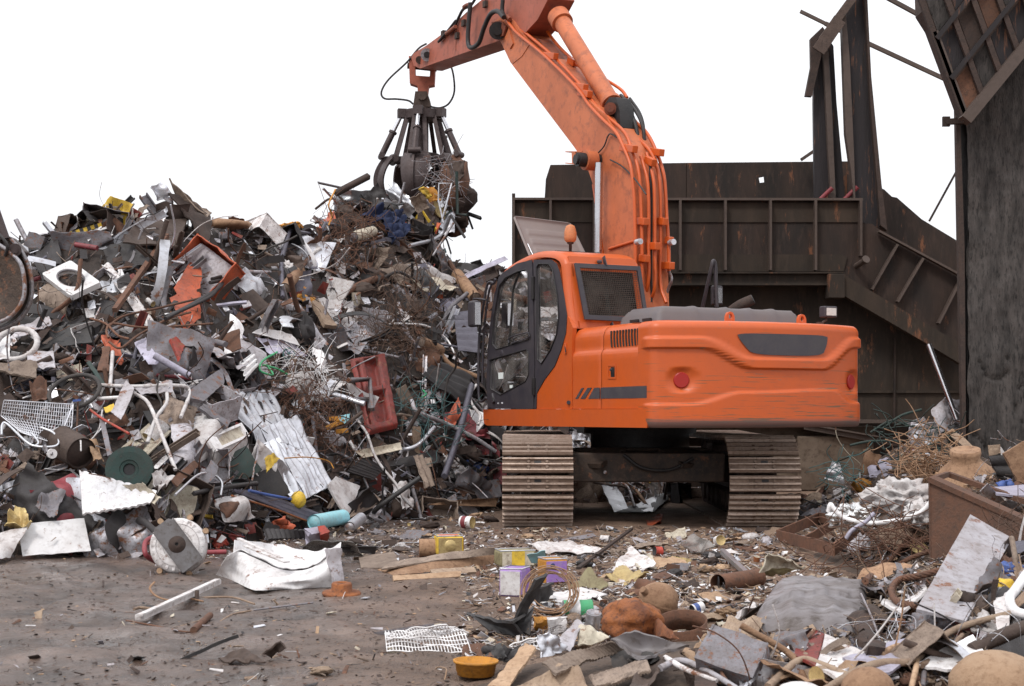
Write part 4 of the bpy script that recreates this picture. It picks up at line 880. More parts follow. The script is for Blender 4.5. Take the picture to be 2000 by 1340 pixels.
# operator seen through the quarter window
def build_person():
    pe = [(0, 0, 0), (0, -.02, .18), (0, -.03, .36), (0, 0, .5), (0, .03, .60), (0, .05, .70), (0, .06, .80)]
    vs = [V(p) for p in pe]; rs = [.17, .16, .17, .15, .06, .085, .08]; es = [(i, i + 1) for i in range(6)]
    def chain(st, pts, rr):
        pr = st
        for p, r in zip(pts, rr): vs.append(V(p)); rs.append(r); es.append((pr, len(vs) - 1)); pr = len(vs) - 1
        return pr
    for s in (-1, 1):
        chain(3, [(s * .19, 0, .47), (s * .24, .08, .25), (s * .27, .33, .22), (s * .27, .42, .24)], [.07, .055, .042, .036])
        chain(0, [(s * .11, .05, -.02), (s * .13, .45, .04), (s * .13, .52, -.35), (s * .13, .64, -.38)], [.1, .075, .05, .04])
    me = bpy.data.meshes.new('person'); me.from_pydata(vs, es, []); me.materials.append(MATS['shirt'])
    o = bpy.data.objects.new('person', me); col.objects.link(o)
    sk = o.modifiers.new('skin', 'SKIN'); sk.use_smooth_shade = True
    for i, r in enumerate(rs): me.skin_vertices[0].data[i].radius = (r, r)
    me.skin_vertices[0].data[0].use_root = True
    o.modifiers.new('sub', 'SUBSURF').levels = 1
    m = EX.matrix_world if False else Matrix.Translation(EX.location) @ Matrix.Rotation(rad(26), 4, 'Z')
    p = m @ V((-.86, -.02, 1.78)); o.location = p; o.rotation_euler = (0, 0, rad(26))
    tag(o, 'operator in blue shirt seated at the controls inside the excavator cab', 'person')
    h = MB(); h.blob((0, .07, .78), (.085, .1, .12), 3, .03, 1); h.blob((0, .165, .77), (.016, .02, .03), 1, .0, 1, 8)
    for s in (-1, 1): h.blob((s * .085, .06, .77), (.012, .022, .032), 1, 0, 1, 8); h.blob((s * .035, .158, .80), (.012, .008, .008), 1, 0, 1, 6)
    h.build('head', 'skin', o); c = MB(); c.lathe([(.092, .82), (.094, .86), (.075, .91), (.03, .93), (0, .932)], (0, .06, 0), (0, 0, 1), 18); c.box((0, .17, .825), (.12, .1, .012)); c.build('cap', 'navy', o)
    for s in (-1, 1):
        hd = MB(); b = V((s * .27, .45, .24)); hd.blob(b, (.035, .045, .02), 2, .05, 1, 10)
        for k in range(4): hd.tube([b + V(((k - 1.5) * .018, .03, 0)), b + V(((k - 1.5) * .018, .075, -.008)), b + V(((k - 1.5) * .017, .08 - .004 * abs(k - 1), -.035))], .008, 6)
        hd.tube([b + V((-s * .03, 0, 0)), b + V((-s * .045, .035, -.01)), b + V((-s * .03, .05, -.03))], .009, 6); hd.build('hand', 'skin', o)
build_person()
# ---------------------------------------------------------------- generic scrap builders
ANCH = []                              # (px, py, phrase): named things the loose scrap is described by
def anchor(px, py, ph): ANCH.append((px, py, ph))
EXC = [[(70, 500), (210, 500), (210, 625), (80, 625)], [(340, 455), (470, 455), (470, 600), (340, 600)], [(680, 680), (785, 680), (785, 850), (680, 850)], [(395, 820), (490, 820), (490, 925), (395, 925)], [(0, 770), (150, 770), (150, 890), (0, 890)], [(222, 885), (285, 885), (285, 950), (222, 950)], [(290, 1010), (410, 1010), (410, 1130), (290, 1130)], [(420, 1050), (670, 1050), (670, 1150), (420, 1150)], [(850, 1030), (930, 1030), (930, 1090), (850, 1090)], [(965, 1070), (1130, 1070), (1130, 1170), (965, 1170)], [(905, 1110), (1070, 1110), (1070, 1250), (905, 1250)], [(1170, 1130), (1330, 1130), (1330, 1265), (1170, 1265)], [(1435, 1100), (1715, 1100), (1715, 1235), (1435, 1235)], [(1820, 920), (2000, 920), (2000, 1100), (1820, 1100)], [(1815, 860), (1955, 860), (1955, 960), (1815, 960)], [(1620, 930), (1820, 930), (1820, 1120), (1620, 1120)], [(630, 1140), (710, 1140), (710, 1180), (630, 1180)], [(1510, 1010), (1630, 1010), (1630, 1090), (1510, 1090)]]
def excluded(px, py):
    for q in EXC:
        if all((b[0] - a[0]) * (py - a[1]) - (b[1] - a[1]) * (px - a[0]) >= -220 for a, b in zip(q, q[1:] + q[:1])): return True
    return False
def exc(pts):
    q = [(p[0], p[1]) for p in pts]; ar = sum(a[0] * b[1] - b[0] * a[1] for a, b in zip(q, q[1:] + q[:1]))
    EXC.append(q if ar > 0 else q[::-1])
def ridged(p): return 1 - 2.2 * abs(noise.noise(p))
def patch_mb(c, amp=.03, th=.004, n=14, m=10, corr=None, bulge=0, rag=.0, seed=0, fr=None, mi=0, mb=None):
    A, B, C, D = [V(q) for q in c]
    U = ((B - A) + (C - D)) / 2; W_ = ((D - A) + (C - B)) / 2; N = U.cross(W_)
    N = N.normalized() if N.length > 0 else V((0, -1, 0)); lu, lw = U.length, W_.length
    fr = fr or 2.2 / max(.15, (lu + lw) / 2); o = V((seed * 5.3 + 1, seed * 2.9, seed * 1.3)); mb = mb or MB()
    def fn(u, v):
        p = A.lerp(B, u).lerp(D.lerp(C, u), v); q = p * fr + o
        h = amp * (ridged(q) * .9 + .5 * noise.noise(q * 2.7))
        if corr:
            t = (u if corr[0] == 'u' else v) * corr[1]; h += corr[2] * math.sin(t * 2 * math.pi)
        h += bulge * (1 - (2 * u - 1) ** 2) * (1 - (2 * v - 1) ** 2)
        if rag and (u in (0, 1) or v in (0, 1)): p = p + (U * noise.noise(q * 3.1) + W_ * noise.noise(q * 3.7 + o)) * rag
        return p + N * h
    return mb.grid(fn, n, m, mi, True, th)
def patch(name, label, cat, pts, mt, amp=.03, off=.12, th=.006, group=None, anc=None, tilt=None, **k):
    """pts: four corners (px, py[, extra towards camera]) on the heap surface"""
    exc(pts); c = [S(p[0], p[1], off + (p[2] if len(p) > 2 else 0)) for p in pts]
    mb = patch_mb(c, amp, th, seed=len(ANCH) + pts[0][0] % 17, **k)
    o = tag(mb.build(name, mt), label, cat, group)
    if anc: anchor(sum(p[0] for p in pts) / 4, sum(p[1] for p in pts) / 4, anc)
    return o
def tube(name, label, cat, pts, r, m, off=.12, group=None, anc=None, n=7, smooth=True):
    """r in photo pixels"""
    P = [S(p[0], p[1], off + (p[2] if len(p) > 2 else 0)) for p in pts]; Y = sum(p.y for p in P) / len(P)
    o = tag(MB().tube(P, r * Y / FPX, n, smooth=smooth).build(name, m), label, cat, group)
    if anc: q = pts[len(pts) // 2]; anchor(q[0], q[1], anc)
    return o
def cylpx(name, label, cat, a, b, r, m, off=.15, mend=None, group=None, anc=None, cap=True, dent=.0, r1=None, tha=0, rings=True):
    """dented cylinder between two photo points; mats: side, end"""
    A = S(a[0], a[1], off + (a[2] if len(a) > 2 else 0)); B = S(b[0], b[1], off + (b[2] if len(b) > 2 else 0)); rr = r * A.y / FPX; rb = (r1 or r) * B.y / FPX
    x, y, z = frame_from(B - A); L_ = (B - A).length; mb = MB(); n = 28; se = len(ANCH)
    prof = [0, .03, .06, .2, .35, .5, .65, .8, .94, .97, 1.0]
    def fn(u, v):
        k = v * 10; i = min(int(k), 9); t = prof[i] + (prof[i + 1] - prof[i]) * (k - i); R = rr + (rb - rr) * t
        if rings and (abs(t - .06) < .01 or abs(t - .94) < .01): R *= .965
        th = u * 2 * math.pi; q = V((math.cos(th), math.sin(th), t * 2)); R *= 1 - dent * max(0, noise.noise(q * 1.3 + V((se, 0, 0))))
        return A + z * (L_ * t) + x * math.cos(th) * R + y * math.sin(th) * R
    mb.grid(fn, n, 10, 0, True, th=tha)
    if cap:
        for c, R, s, e in ((A, rr, 1, -1), (B, rb, -1, 1)):
            mb.lathe([(R * .96, 0), (R * .96, -.012 * 1), (R * .8, -.012), (R * .78, -.006), (0, -.006)], c, z * e, n, 1, True)
    o = tag(mb.build(name, [m, mend or m]), label, cat, group)
    if anc: anchor((a[0] + b[0]) / 2, (a[1] + b[1]) / 2, anc)
    return o
def gp(px, py, z=0):                   # ground point under a photo pixel
    Y = FPX * (CAMH - z) / (py - 800); return V(((px - 1000) / FPX * Y, Y, z))

# ---------------------------------------------------------------- heap bodies
m = mat('heap_core', (.03, .022, .019), .9, 0, (.06, .045, .038), .6, 5, .8)  # near-black, so shade in the gaps between pieces is put into the colour
def build_heaps():
    mb = MB(); rows = []; pxs = list(range(-330, 1421, 10)); nY = 76
    for px in pxs:
        Yf = lerp_tab(px, FOOT_Y) - .15; Ye = lerp_tab(px, CREST_Y) + 6.2
        for j in range(nY):
            t = j / (nY - 1); Y = Yf + (Ye - Yf) * t ** 1.25; X = (px - 1000) / FPX * Y; h = heap_left(X, Y); q = V((X, Y, h))
            z = h - .10 + .16 * ridged(q * 1.6) * min(1, h * 2) + .05 * ridged(q * 5) * min(1, h * 3) if h > .02 else -.08
            rows.append((X, Y, max(z, -.08)))
    mb.add(rows, [(i * nY + j, (i + 1) * nY + j, (i + 1) * nY + j + 1, i * nY + j + 1) for i in range(len(pxs) - 1) for j in range(nY - 1)], 0, True)
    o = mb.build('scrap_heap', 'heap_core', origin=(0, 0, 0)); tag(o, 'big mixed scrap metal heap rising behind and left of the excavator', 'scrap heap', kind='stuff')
    mb = MB(); xs = [-1.5 + .075 * i for i in range(130)]; ys = [4.8 + .085 * j for j in range(165)]; n = len(ys); vs = []
    for X in xs:
        for Y in ys:
            h = heap_right(X, Y); q = V((X, Y, h)); k = min(1, max(0, h - .03) * 6)
            vs.append((X, Y, h - .05 + (.06 * ridged(q * 2.2) + .02 * ridged(q * 7)) * k if h > .035 else -.06))
    mb.add(vs, [(i * n + j, (i + 1) * n + j, (i + 1) * n + j + 1, i * n + j + 1) for i in range(len(xs) - 1) for j in range(n - 1)], 0, True)
    mat('heap_earth', (.1, .068, .05), .9, 0, (.045, .033, .028), .8, 4, .8)
    o = mb.build('scrap_mound', 'heap_earth', origin=(0, 0, 0)); tag(o, 'low mound of broken scrap and earth along the right foreground', 'scrap heap', kind='stuff')
build_heaps()

# ---------------------------------------------------------------- grapple on the arm
def tine(G, ang, zt, zl, scale=1., mi=0):
    """shell-shaped claw; ang: heading outwards; returns mesh builder"""
    ca, sa = math.cos(ang), math.sin(ang); mb = MB()
    def prof(v):   # radius and drop along the claw
        r = (.50 + .27 * math.sin(math.pi * min(1, v * 1.02)) ** .8 - .38 * v ** 2.2) * scale; return r, zt - zl * v
    def fn(u, v):
        r, z = prof(v); wd = (.235 * (1 - .78 * v ** 1.6) + .0) * scale * (1 if v > .08 else .55 + 5.6 * v); t = (u - .5) * 2
        r2 = r - .09 * scale * t * t * (1 - v * .5)
        return G + V((ca * r2 - sa * wd * t, sa * r2 + ca * wd * t, z))
    mb.grid(fn, 10, 22, 0, True, .028 * scale)
    def rib(u, v):
        r, z = prof(v); o = (.085 * (1 - v) ** .7 + .015) * scale * u
        return G + V((ca * (r + o) , sa * (r + o), z))
    mb.grid(rib, 1, 20, 0, False, .04 * scale); return mb
def build_grapple():
    G = EX.location + Matrix.Rotation(rad(26), 3, 'Z') @ BP(822, 118, 0.0); G = V((G.x, G.y, 0)); s = G.y / FPX
    zz_ = lambda py: CAMH + (800 - py) * s
    r = empty('grapple', (G.x, G.y, zz_(210))); tag(r, 'dark five-tine orange-peel grapple hanging from the arm over the heap', 'grapple'); anchor(820, 270, 'the hanging grapple')
    def pt(n, mb, m, par=None, bevel=0):
        x = mb.build(n, m, par or r, None, bevel); x.data.transform(Matrix.Translation(-r.location)); return x
    P = lambda px, py, dy=0: V(((px - 1000) / FPX * (G.y) , G.y + dy, zz_(py)))
    fr = MB(); 
    for sx in (-1, 1): fr.prism([[(-9 * s if sx < 0 else 5 * s, 0), (0 if sx > 0 else -6 * s, -0), (0, 0)]], lambda a, b: P(825, 130), (0, 0, 0)) if False else None
    outl = [(799, 112), (811, 112), (812, 150), (840, 152), (841, 130), (851, 130), (849, 168), (838, 170), (834, 200), (817, 198), (816, 170), (801, 165)]
    fr.prism([outl], lambda a, b: P(a, b, -.09), (0, .18, 0)); pt('hanger', fr, 'orange_arm', None, .01)
    pt('hanger_pin', MB().cyl(P(796, 128), P(853, 134), .05, n=14), 'rust_dark')
    ro = MB(); ro.prism([[(812, 182), (835, 182), (841, 200), (841, 212), (808, 210), (810, 196)]], lambda a, b: P(a, b, -.14), (0, .28, 0)); ro.cyl(P(824, 207), P(824, 218), .15, n=20); ro.cyl(P(826, 192, -.2), P(826, 192, .2), .07, n=14)
    pt('rotator', ro, 'brown', None, .01)
    c = P(825, 220); hub = MB(); hub.cyl(c + V((0, 0, .02)), c + V((0, 0, -.12)), .30, n=24); hub.cyl(c + V((0, 0, -.1)), c + V((0, 0, -.75)), .1, n=14); hub.cyl(c + V((0, 0, -.68)), c + V((0, 0, -.82)), .28, n=20); pt('hub', hub, 'grapple_steel')
    for k in range(5):
        a = rad(-97 + 72 * k); ca, sa = math.cos(a), math.sin(a)
        T = tine(V((c.x, c.y, c.z)), a, -.72, 1.12); t = pt('tine', T, 'grapple_steel')
        top = c + V((ca * .33, sa * .33, -.03)); bot = c + V((ca * .66, sa * .66, -.72)); mid = top.lerp(bot, .42)
        pt('cylinder', MB().cyl(mid, bot, .05, n=14).cyl(mid, mid + (bot - mid) * .08, .066, n=14).cyl(bot + V((-sa * .1, ca * .1, 0)), bot + V((sa * .1, -ca * .1, 0)), .05, n=10), 'grapple_steel', t)
        pt('cylinder_rod', MB().cyl(top, mid, .034, n=12), 'chrome', t)
        lg = MB(); lg.box(top + V((0, 0, .0)), (.14, .14, .14), Matrix.Rotation(a, 3, 'Z')); b2 = a + rad(9)
        for q in (-1, 1):
            aa = a + q * rad(17); p0 = c + V((math.cos(aa) * .26, math.sin(aa) * .26, -.08)); p1 = c + V((math.cos(aa) * .47, math.sin(aa) * .47, -.80)); lg.bar(p0, p1, .05, .065)
        lg.cyl(c + V((ca * .46 - sa * .2, sa * .46 + ca * .2, -.78)), c + V((ca * .46 + sa * .2, sa * .46 - ca * .2, -.78)), .06, n=12); lg.box(c + V((ca * .36, sa * .36, -.78)), (.3, .2, .1), Matrix.Rotation(a, 3, 'Z')); pt('link_arm', lg, 'grapple_steel', t)
    for pl in (((871, 116), (884, 140), (888, 180), (878, 204), (862, 213), (846, 212), (838, 208)), ((834, 88), (818, 98), (796, 124), (760, 158), (746, 182), (752, 195), (775, 196), (798, 199), (808, 206))):
        pt('hydraulic_hose', MB().tube([P(a, b, -.1) for a, b in pl], .016, 7), 'cable')
    return G
GR = build_grapple()
def build_second_grapple():
    Y = 11.2; r = empty('grapple', (at(0, 600, Y).x - .3, Y, at(0, 640, Y).z)); tag(r, 'brown worn grapple claws cut off by the left edge of the picture', 'grapple'); anchor(20, 540, 'the claws at the left edge')
    def pt(n, mb, m, bevel=0):
        x = mb.build(n, m, r, None, bevel); x.data.transform(Matrix.Translation(-r.location)); return x
    P = lambda a, b, d=0: at(a, b, Y + d)
    def claw(outer, inner, d0, d1, m='rust_dark'):
        A = catmull([P(a, b, d0) for a, b in outer], 5); B = catmull([P(a, b, d1) for a, b in inner], 5); mb = MB(); n = len(A)
        mb.grid(lambda u, v: A[min(int(v * (n - 1) + .5), n - 1)].lerp(B[min(int(v * (n - 1) + .5), n - 1)], u) + V((0, -.05 * math.sin(u * math.pi), 0)), 6, n - 1, 0, True, .03)
        mb.tube(A, .017, 6, 1, smooth=False); return mb
    pt('claw', claw([(22, 468), (44, 495), (58, 530), (62, 570), (54, 600), (34, 626), (-4, 645)], [(4, 470), (12, 500), (26, 535), (30, 570), (22, 598), (6, 622), (-20, 640)], -.12, .1), ['claw_steel', 'steel'])
    pt('claw', claw([(-2, 478), (22, 495), (42, 520), (48, 565), (40, 595), (18, 620), (-10, 632)], [(-90, 470), (-70, 495), (-50, 525), (-40, 560), (-45, 590), (-60, 615), (-80, 630)], -.2, -.02), ['claw_steel', 'steel'])
    pt('cylinder', MB().cyl(P(-40, 330, -.1), P(8, 468, -.1), .045, n=14), 'grapple_steel'); pt('cylinder', MB().cyl(P(-70, 380, -.1), P(-8, 480, -.1), .06, n=14), 'rust_dark')
    pt('claw_pin', MB().cyl(P(29, 488, -.2), P(29, 488, .15), .05, n=14).cyl(P(29, 488, -.22), P(29, 488, -.18), .028, n=10), 'grapple_steel'); pt('pin_plate', MB().prism([[(0, 455), (18, 462), (45, 490), (36, 505), (18, 500), (-10, 480)]], lambda a, b: P(a, b, -.1), (0, .16, 0)), 'grapple_steel', .008)
    pt('hydraulic_hose', MB().tube([P(-20, 440, -.2), P(2, 462, -.24), P(14, 480, -.24), P(10, 500, -.2)], .012, 6), 'cable')
build_second_grapple()

# ---------------------------------------------------------------- named scrap of the big heap
T = patch
def holed(name, label, cat, cs, m, hole, th, off=.2, anc=None, hr=16):
    A, B, D = [S(p[0], p[1], off + (p[2] if len(p) > 2 else 0)) for p in cs]; U = B - A; W_ = D - A; N = U.cross(W_).normalized()
    hu, hv, ru, rv = hole; ho = [(hu + ru * math.cos(t * math.pi / hr), hv + rv * math.sin(t * math.pi / hr)) for t in range(2 * hr)]
    r = .04; outl = [(r, 0), (1 - r, 0), (1, r), (1, 1 - r), (1 - r, 1), (r, 1), (0, 1 - r), (0, r)]
    mb = MB(); mb.prism([outl, ho[::-1]], lambda a, b: A + U * a + W_ * b, N * th); o = tag(mb.build(name, m, bevel=.008), label, cat)
    rim = MB(); pts = [A + U * (hu + ru * .97 * math.cos(t * math.pi / 12)) + W_ * (hv + rv * .97 * math.sin(t * math.pi / 12)) + N * th * .2 for t in range(25)]
    rim.tube(pts, .012, 6, smooth=False); x = rim.build('hole_rim', 'grey', o); x.data.transform(Matrix.Translation(-o.location))
    if anc: anchor((cs[1][0] + cs[2][0]) / 2, (cs[1][1] + cs[2][1]) / 2, anc)
holed('washing_machine_front', 'white washing machine front panel with big round door hole, high on heap at left', 'appliance panel', [(81, 534), (138, 508, .1), (138, 578)], 'white', (.5, .5, .36, .34), .06, .62, 'the round-holed white panel')
cylpx('steel_ring', 'short wide rusty steel pipe section under the round-holed white panel', 'pipe section', (100, 584), (156, 604, .12), 34, 'brown_pale', .05, 'rust', None, 'the wide rusty pipe section', cap=False, dent=.12, tha=.012, rings=False)
T('panel_strip', 'long white bent panel strip running down right of the round-holed panel', 'panel', [(198, 516), (214, 512), (302, 628), (283, 636)], 'white_dirty', .02, .26, corr=('u', 1, .015), anc='the long white strip')
P0 = [(326, 460), (224, 606)]
o = MB().bar(S(326, 460, .5), S(224, 606, .5), .05, .05); tagged(o, 'angle_bar', 'rust', 'long straight rusty angle bar lying aslant across the upper left heap', 'bar'); anchor(275, 533, 'the long rusty angle bar')
def open_box(name, label, cat, c, sz, eul, mats, off=.25, inner=None, anc=None, amp=.01, wall=.012, open_side=5):
    """box casing with one open side; sz in metres"""
    from mathutils import Euler
    M = Euler([rad(q) for q in eul]).to_matrix(); C_ = S(c[0], c[1], off); mb = MB(); x, y, z = [q / 2 for q in sz]
    F = [((-x, -y, -z), (x, -y, -z), (x, y, -z), (-x, y, -z)), ((-x, -y, z), (x, -y, z), (x, -y, -z), (-x, -y, -z)), ((x, -y, z), (x, y, z), (x, y, -z), (x, -y, -z)), ((x, y, z), (-x, y, z), (-x, y, -z), (x, y, -z)), ((-x, y, z), (-x, -y, z), (-x, -y, -z), (-x, y, -z)), ((-x, -y, z), (-x, y, z), (x, y, z), (x, -y, z))]
    for i, f in enumerate(F):
        if i == open_side: continue
        patch_mb([C_ + M @ V(q) for q in f], amp, wall, 8, 8, seed=i + c[0], mb=mb)
    o = tag(mb.build(name, mats[0]), label, cat)
    if inner:
        mb = MB(); patch_mb([C_ + M @ (V(q) * inner[0] + V((0, 0, inner[1] * z))) for q in ((-x, -y, 0), (x, -y, 0), (x, y, 0), (-x, y, 0))], .006, .01, 8, 8, seed=c[0], mb=mb)
        q = mb.build(inner[2], mats[1], o); q.data.transform(Matrix.Translation(-o.location))
    if anc: anchor(c[0], c[1], anc)
    return o
open_box('appliance_casing', 'open red-orange appliance casing with a grey tray inside, high in the heap', 'casing', (398, 535), (.62, .62, .32), (70, 35, -20), ['orange_red', 'grey_pale'], .3, (.85, .1, 'tray'), 'the open red-orange casing', .03)
T('bent_panel', 'torn orange-red sheet flap hanging off left of the open casing', 'sheet', [(340, 560, .1), (386, 490, .2), (395, 545, .2), (350, 575, .1)], 'orange_red', .03, .2)
T('bent_panel', 'orange-red buckled plate below the open red-orange casing', 'sheet', [(332, 580), (392, 548, .15), (392, 620), (362, 645)], 'orange_red', .03, .25)
T('steel_plate', 'broad brown curved steel plate across the top of the left heap', 'plate', [(240, 470, .3), (268, 425), (367, 424), (347, 480, .4)], 'brown', .05, .35, .02, bulge=.08, anc='the broad brown plate')
T('steel_plate', 'tall curved rusty plate standing up at the very top of the heap', 'plate', [(331, 347), (352, 372), (414, 416), (405, 425, .3)], 'brown_pale', .03, .1, .02, bulge=.12)
T('steel_plate', 'dark rusty curved plate under the tall one at the top of heap', 'plate', [(331, 374), (412, 420), (410, 470, .3), (385, 450, .3)], 'rust_dark', .04, .2, .02, anc='the curved plates on the crest')
T('foil_sheet', 'crumpled grey foil flap sticking up beside the tall rusty plate', 'sheet', [(298, 366), (318, 356), (333, 380), (316, 392)], 'galv', .08, .1, rag=.08, fr=6)
T('foil_sheet', 'narrow crumpled grey strip hanging below the foil flap on crest', 'sheet', [(322, 385), (336, 384), (350, 425), (335, 425)], 'grey', .06, .15, rag=.08, fr=7)
T('sheet_metal', 'large clean white sheet lying at the top left of the heap', 'sheet', [(158, 444), (237, 392), (256, 412), (172, 470, .3)], 'white', .04, .1, anc='the large white sheet on the crest')
T('sheet_metal', 'pale dirty folded sheet right of the large white sheet on crest', 'sheet', [(258, 415), (285, 395), (292, 400), (240, 440, .2)], 'brown_pale', .04, .12)
T('car_bumper', 'long black torn car bumper shell along the left crest', 'bumper', [(28, 470), (118, 443), (168, 452), (60, 490, .2)], 'black', .05, .12, .02, bulge=.05, anc='the black bumper shell')
T('car_bumper', 'dark crumpled lining hanging below the black bumper shell', 'panel', [(60, 490, .1), (112, 455), (118, 500, .2), (80, 540, .3)], 'dark', .08, .2, rag=.05)
T('car_bumper', 'silver bracket strip with holes left of the dark crumpled lining', 'bracket', [(38, 478, .3), (54, 485, .3), (66, 545, .35), (58, 548, .35)], 'galv', .02, .2)
def hazard():
    a, b = S(133, 458, .3), S(204, 437, .3); mb = MB(); 
    for k in range(10): mb.bar(a.lerp(b, k / 10), a.lerp(b, (k + 1) / 10), .05, .045, k % 2)
    tagged(mb, 'hazard_bar', ['yellow', 'black'], 'yellow and black striped bar under the large white sheet', 'bar'); anchor(168, 448, 'the striped bar')
hazard()
tube('steel_pipe', 'short purple-red pipe under the striped bar', 'pipe', [(147, 478), (190, 485)], 5.5, 'maroon', .35)
tube('steel_pipe', 'thin dark red pipe poking out left of the round-holed panel', 'pipe', [(62, 548), (84, 541)], 5, 'maroon', .3)
T('gutter', 'brown curved gutter-like trough at crest right of the curved plates', 'trough', [(406, 440), (420, 428), (492, 436), (478, 450)], 'rust_tan', .02, .2, .02, bulge=-.22, anc='the brown trough')
T('crushed_box', 'crushed grey-beige folded casing on the middle crest', 'casing', [(527, 447), (585, 440), (603, 480), (548, 500)], 'grey', .09, .2, rag=.05, anc='the grey-beige folded casing')
T('foam_pad', 'yellow-orange foam strip along top of the grey-beige folded casing', 'foam', [(527, 442), (583, 432), (592, 444), (530, 452)], 'yellow_orange', .03, .25, .03)
tube('box_frame', 'dark square steel frame bent over the grey-beige folded casing', 'frame', [(552, 500), (566, 450), (610, 458), (622, 462), (636, 436), (655, 440)], 4, 'violet_grey', .4, n=4, smooth=False)
tube('box_frame', 'dark steel leg going down from the bent square frame', 'frame', [(566, 450), (549, 505), (552, 580)], 4.5, 'violet_grey', .35, n=4, smooth=False)
T('plastic_sack', 'bright yellow-orange crumpled plastic in the middle of the heap', 'plastic', [(584, 574), (600, 553), (618, 580), (602, 598)], 'yellow_orange', .07, .4, rag=.1, fr=9, anc='the yellow-orange plastic')
T('wood_panel', 'tan wooden drawer side below the yellow-orange plastic', 'board', [(605, 592), (618, 590), (656, 642), (632, 640)], 'wood_pale', .01, .35, .05, anc='the tan drawer side')
T('shelf_panel', 'white perforated shelf panel with hooks right of the tan drawer side', 'panel', [(621, 582), (690, 588), (700, 628), (664, 648)], 'white_dirty', .03, .25, corr=('u', 5, .01), anc='the white shelf panel')
for a, b, r, lab, an in (((585, 529), (556, 563), 11, 'rusty tan exhaust silencer on a pipe, left of the yellow-orange plastic', 'the left silencer'), ((893, 536), (928, 582), 12, 'rusty exhaust silencer pointing at the cab mirror from above', 'the silencer above the mirror'), ((820, 668), (858, 686), 13, 'rusty exhaust silencer low in heap, joined to a long pipe toward cab', 'the silencer by the cab')):
    cylpx('exhaust_silencer', lab, 'silencer', a, b, r, 'rust_tan', .4, 'brown_pale', 'exhaust silencers in the heap', an, dent=.1)
tube('exhaust_pipe', 'thin bent rusty pipe running up from the left silencer', 'pipe', [(585, 529), (600, 508), (625, 480), (640, 462)], 4.5, 'rust', .4)
tube('exhaust_pipe', 'short rusty pipe running up from the silencer above the mirror', 'pipe', [(893, 536), (878, 512)], 5, 'rust', .4)
tube('exhaust_pipe', 'smooth brown pipe from the low silencer sweeping to the cab', 'pipe', [(858, 686), (868, 700), (885, 716), (932, 736)], 5, 'rust_tan', .45)
tube('exhaust_pipe', 'thick rusty pipe lying aslant below the flattened brown roof sheets', 'pipe', [(668, 575), (700, 558), (745, 540)], 7.5, 'rust', .3)
T('roof_sheet', 'broad dirty brown flattened sheet right of centre below the grapple', 'sheet', [(744, 520), (822, 512), (895, 556), (800, 562)], 'brown_pale', .06, .35, rag=.04, anc='the broad dirty brown sheet')
T('roof_sheet', 'pale torn insulation sheet lying over the broad dirty brown sheet', 'sheet', [(800, 520), (830, 514), (898, 545), (880, 558)], 'white_dirty', .05, .42, rag=.1)
T('roof_sheet', 'mottled brown torn sheet, lower edge of the broad brown sheet', 'sheet', [(805, 545, .1), (850, 540), (896, 562), (840, 568)], 'cream', .05, .45, rag=.08)
for i, (q, l) in enumerate((([(704, 418), (735, 402), (790, 410), (770, 440)], 'navy blue cloth jacket, left sleeve part, hanging from the grapple load'), ([(748, 408), (795, 412), (802, 450), (768, 470)], 'crumpled navy blue cloth trailing down below the grapple claws'))):
    T('cloth_jacket', l, 'cloth', q, 'navy', .12, .7, .01, n=22, m=18, rag=.08, fr=6, anc='the navy cloth' if i == 0 else None)
T('printed_bag', 'grey printed sack wedged under the front grapple claw', 'sack', [(804, 386), (828, 374), (840, 406), (814, 420)], 'brown_pale', .05, .75, .01, bulge=.06, rag=.06, anc='the grey sack in the claw')
T('plastic_bracket', 'bright yellow bent bracket beside the grey sack in the grapple', 'bracket', [(818, 370), (826, 364), (846, 382), (836, 388)], 'yellow', .03, .9, .02)
T('plastic_bracket', 'orange-yellow plate behind the bright yellow bracket in the grapple', 'plate', [(826, 366), (848, 366), (862, 392), (840, 394)], 'yellow_orange', .04, .8, .02)
tube('wire_frame', 'bent silver wire frame hanging on the right of the grapple load', 'frame', [(866, 436), (856, 390), (858, 358), (882, 358), (862, 436)], 1.8, 'galv', 1.0, smooth=False)
tube('angle_bar', 'dark green steel bar hanging on the right of the grapple load', 'bar', [(892, 335), (893, 418), (912, 420)], 3, 'green_dark', .9, n=4, smooth=False)
tube('angle_bar', 'black bar poking down right below the grapple load', 'bar', [(880, 420), (908, 464)], 3, 'dark', .9, n=4)
tube('angle_bar', 'thin grey bar poking out left of the grapple load', 'bar', [(622, 357), (668, 367)], 2.5, 'grey', .2, n=4)
tube('channel_bar', 'thick rusty channel poking up left out of the grapple load', 'bar', [(655, 378, .2), (720, 344, .8)], 7, 'rust_dark', .2, n=4)
T('bent_panel', 'brown torn panel behind right of the grapple claws', 'panel', [(873, 312), (908, 315), (905, 345), (885, 362)], 'brown', .03, .3, .02, rag=.05)
tube('steel_rail', 'silver rail running down right from the grapple load to the heap', 'rail', [(800, 480), (858, 462), (880, 420)], 4, 'galv', .7)
tube('steel_rail', 'thin silver bar poking into the sky below right of the grapple', 'bar', [(845, 500), (888, 432)], 2.2, 'steel', .7)
cylpx('tin_canister', 'dirty beige canister lying below the grapple load', 'canister', (690, 463), (728, 452), 11, 'cream', .7, 'grey', None, 'the beige canister', dent=.1)
tube('plastic_strand', 'loose yellow strand hanging left of the grapple load', 'strand', [(655, 370, .5), (642, 400, .5), (648, 420, .5), (642, 440, .5)], 1.6, 'yellow_orange', .2)

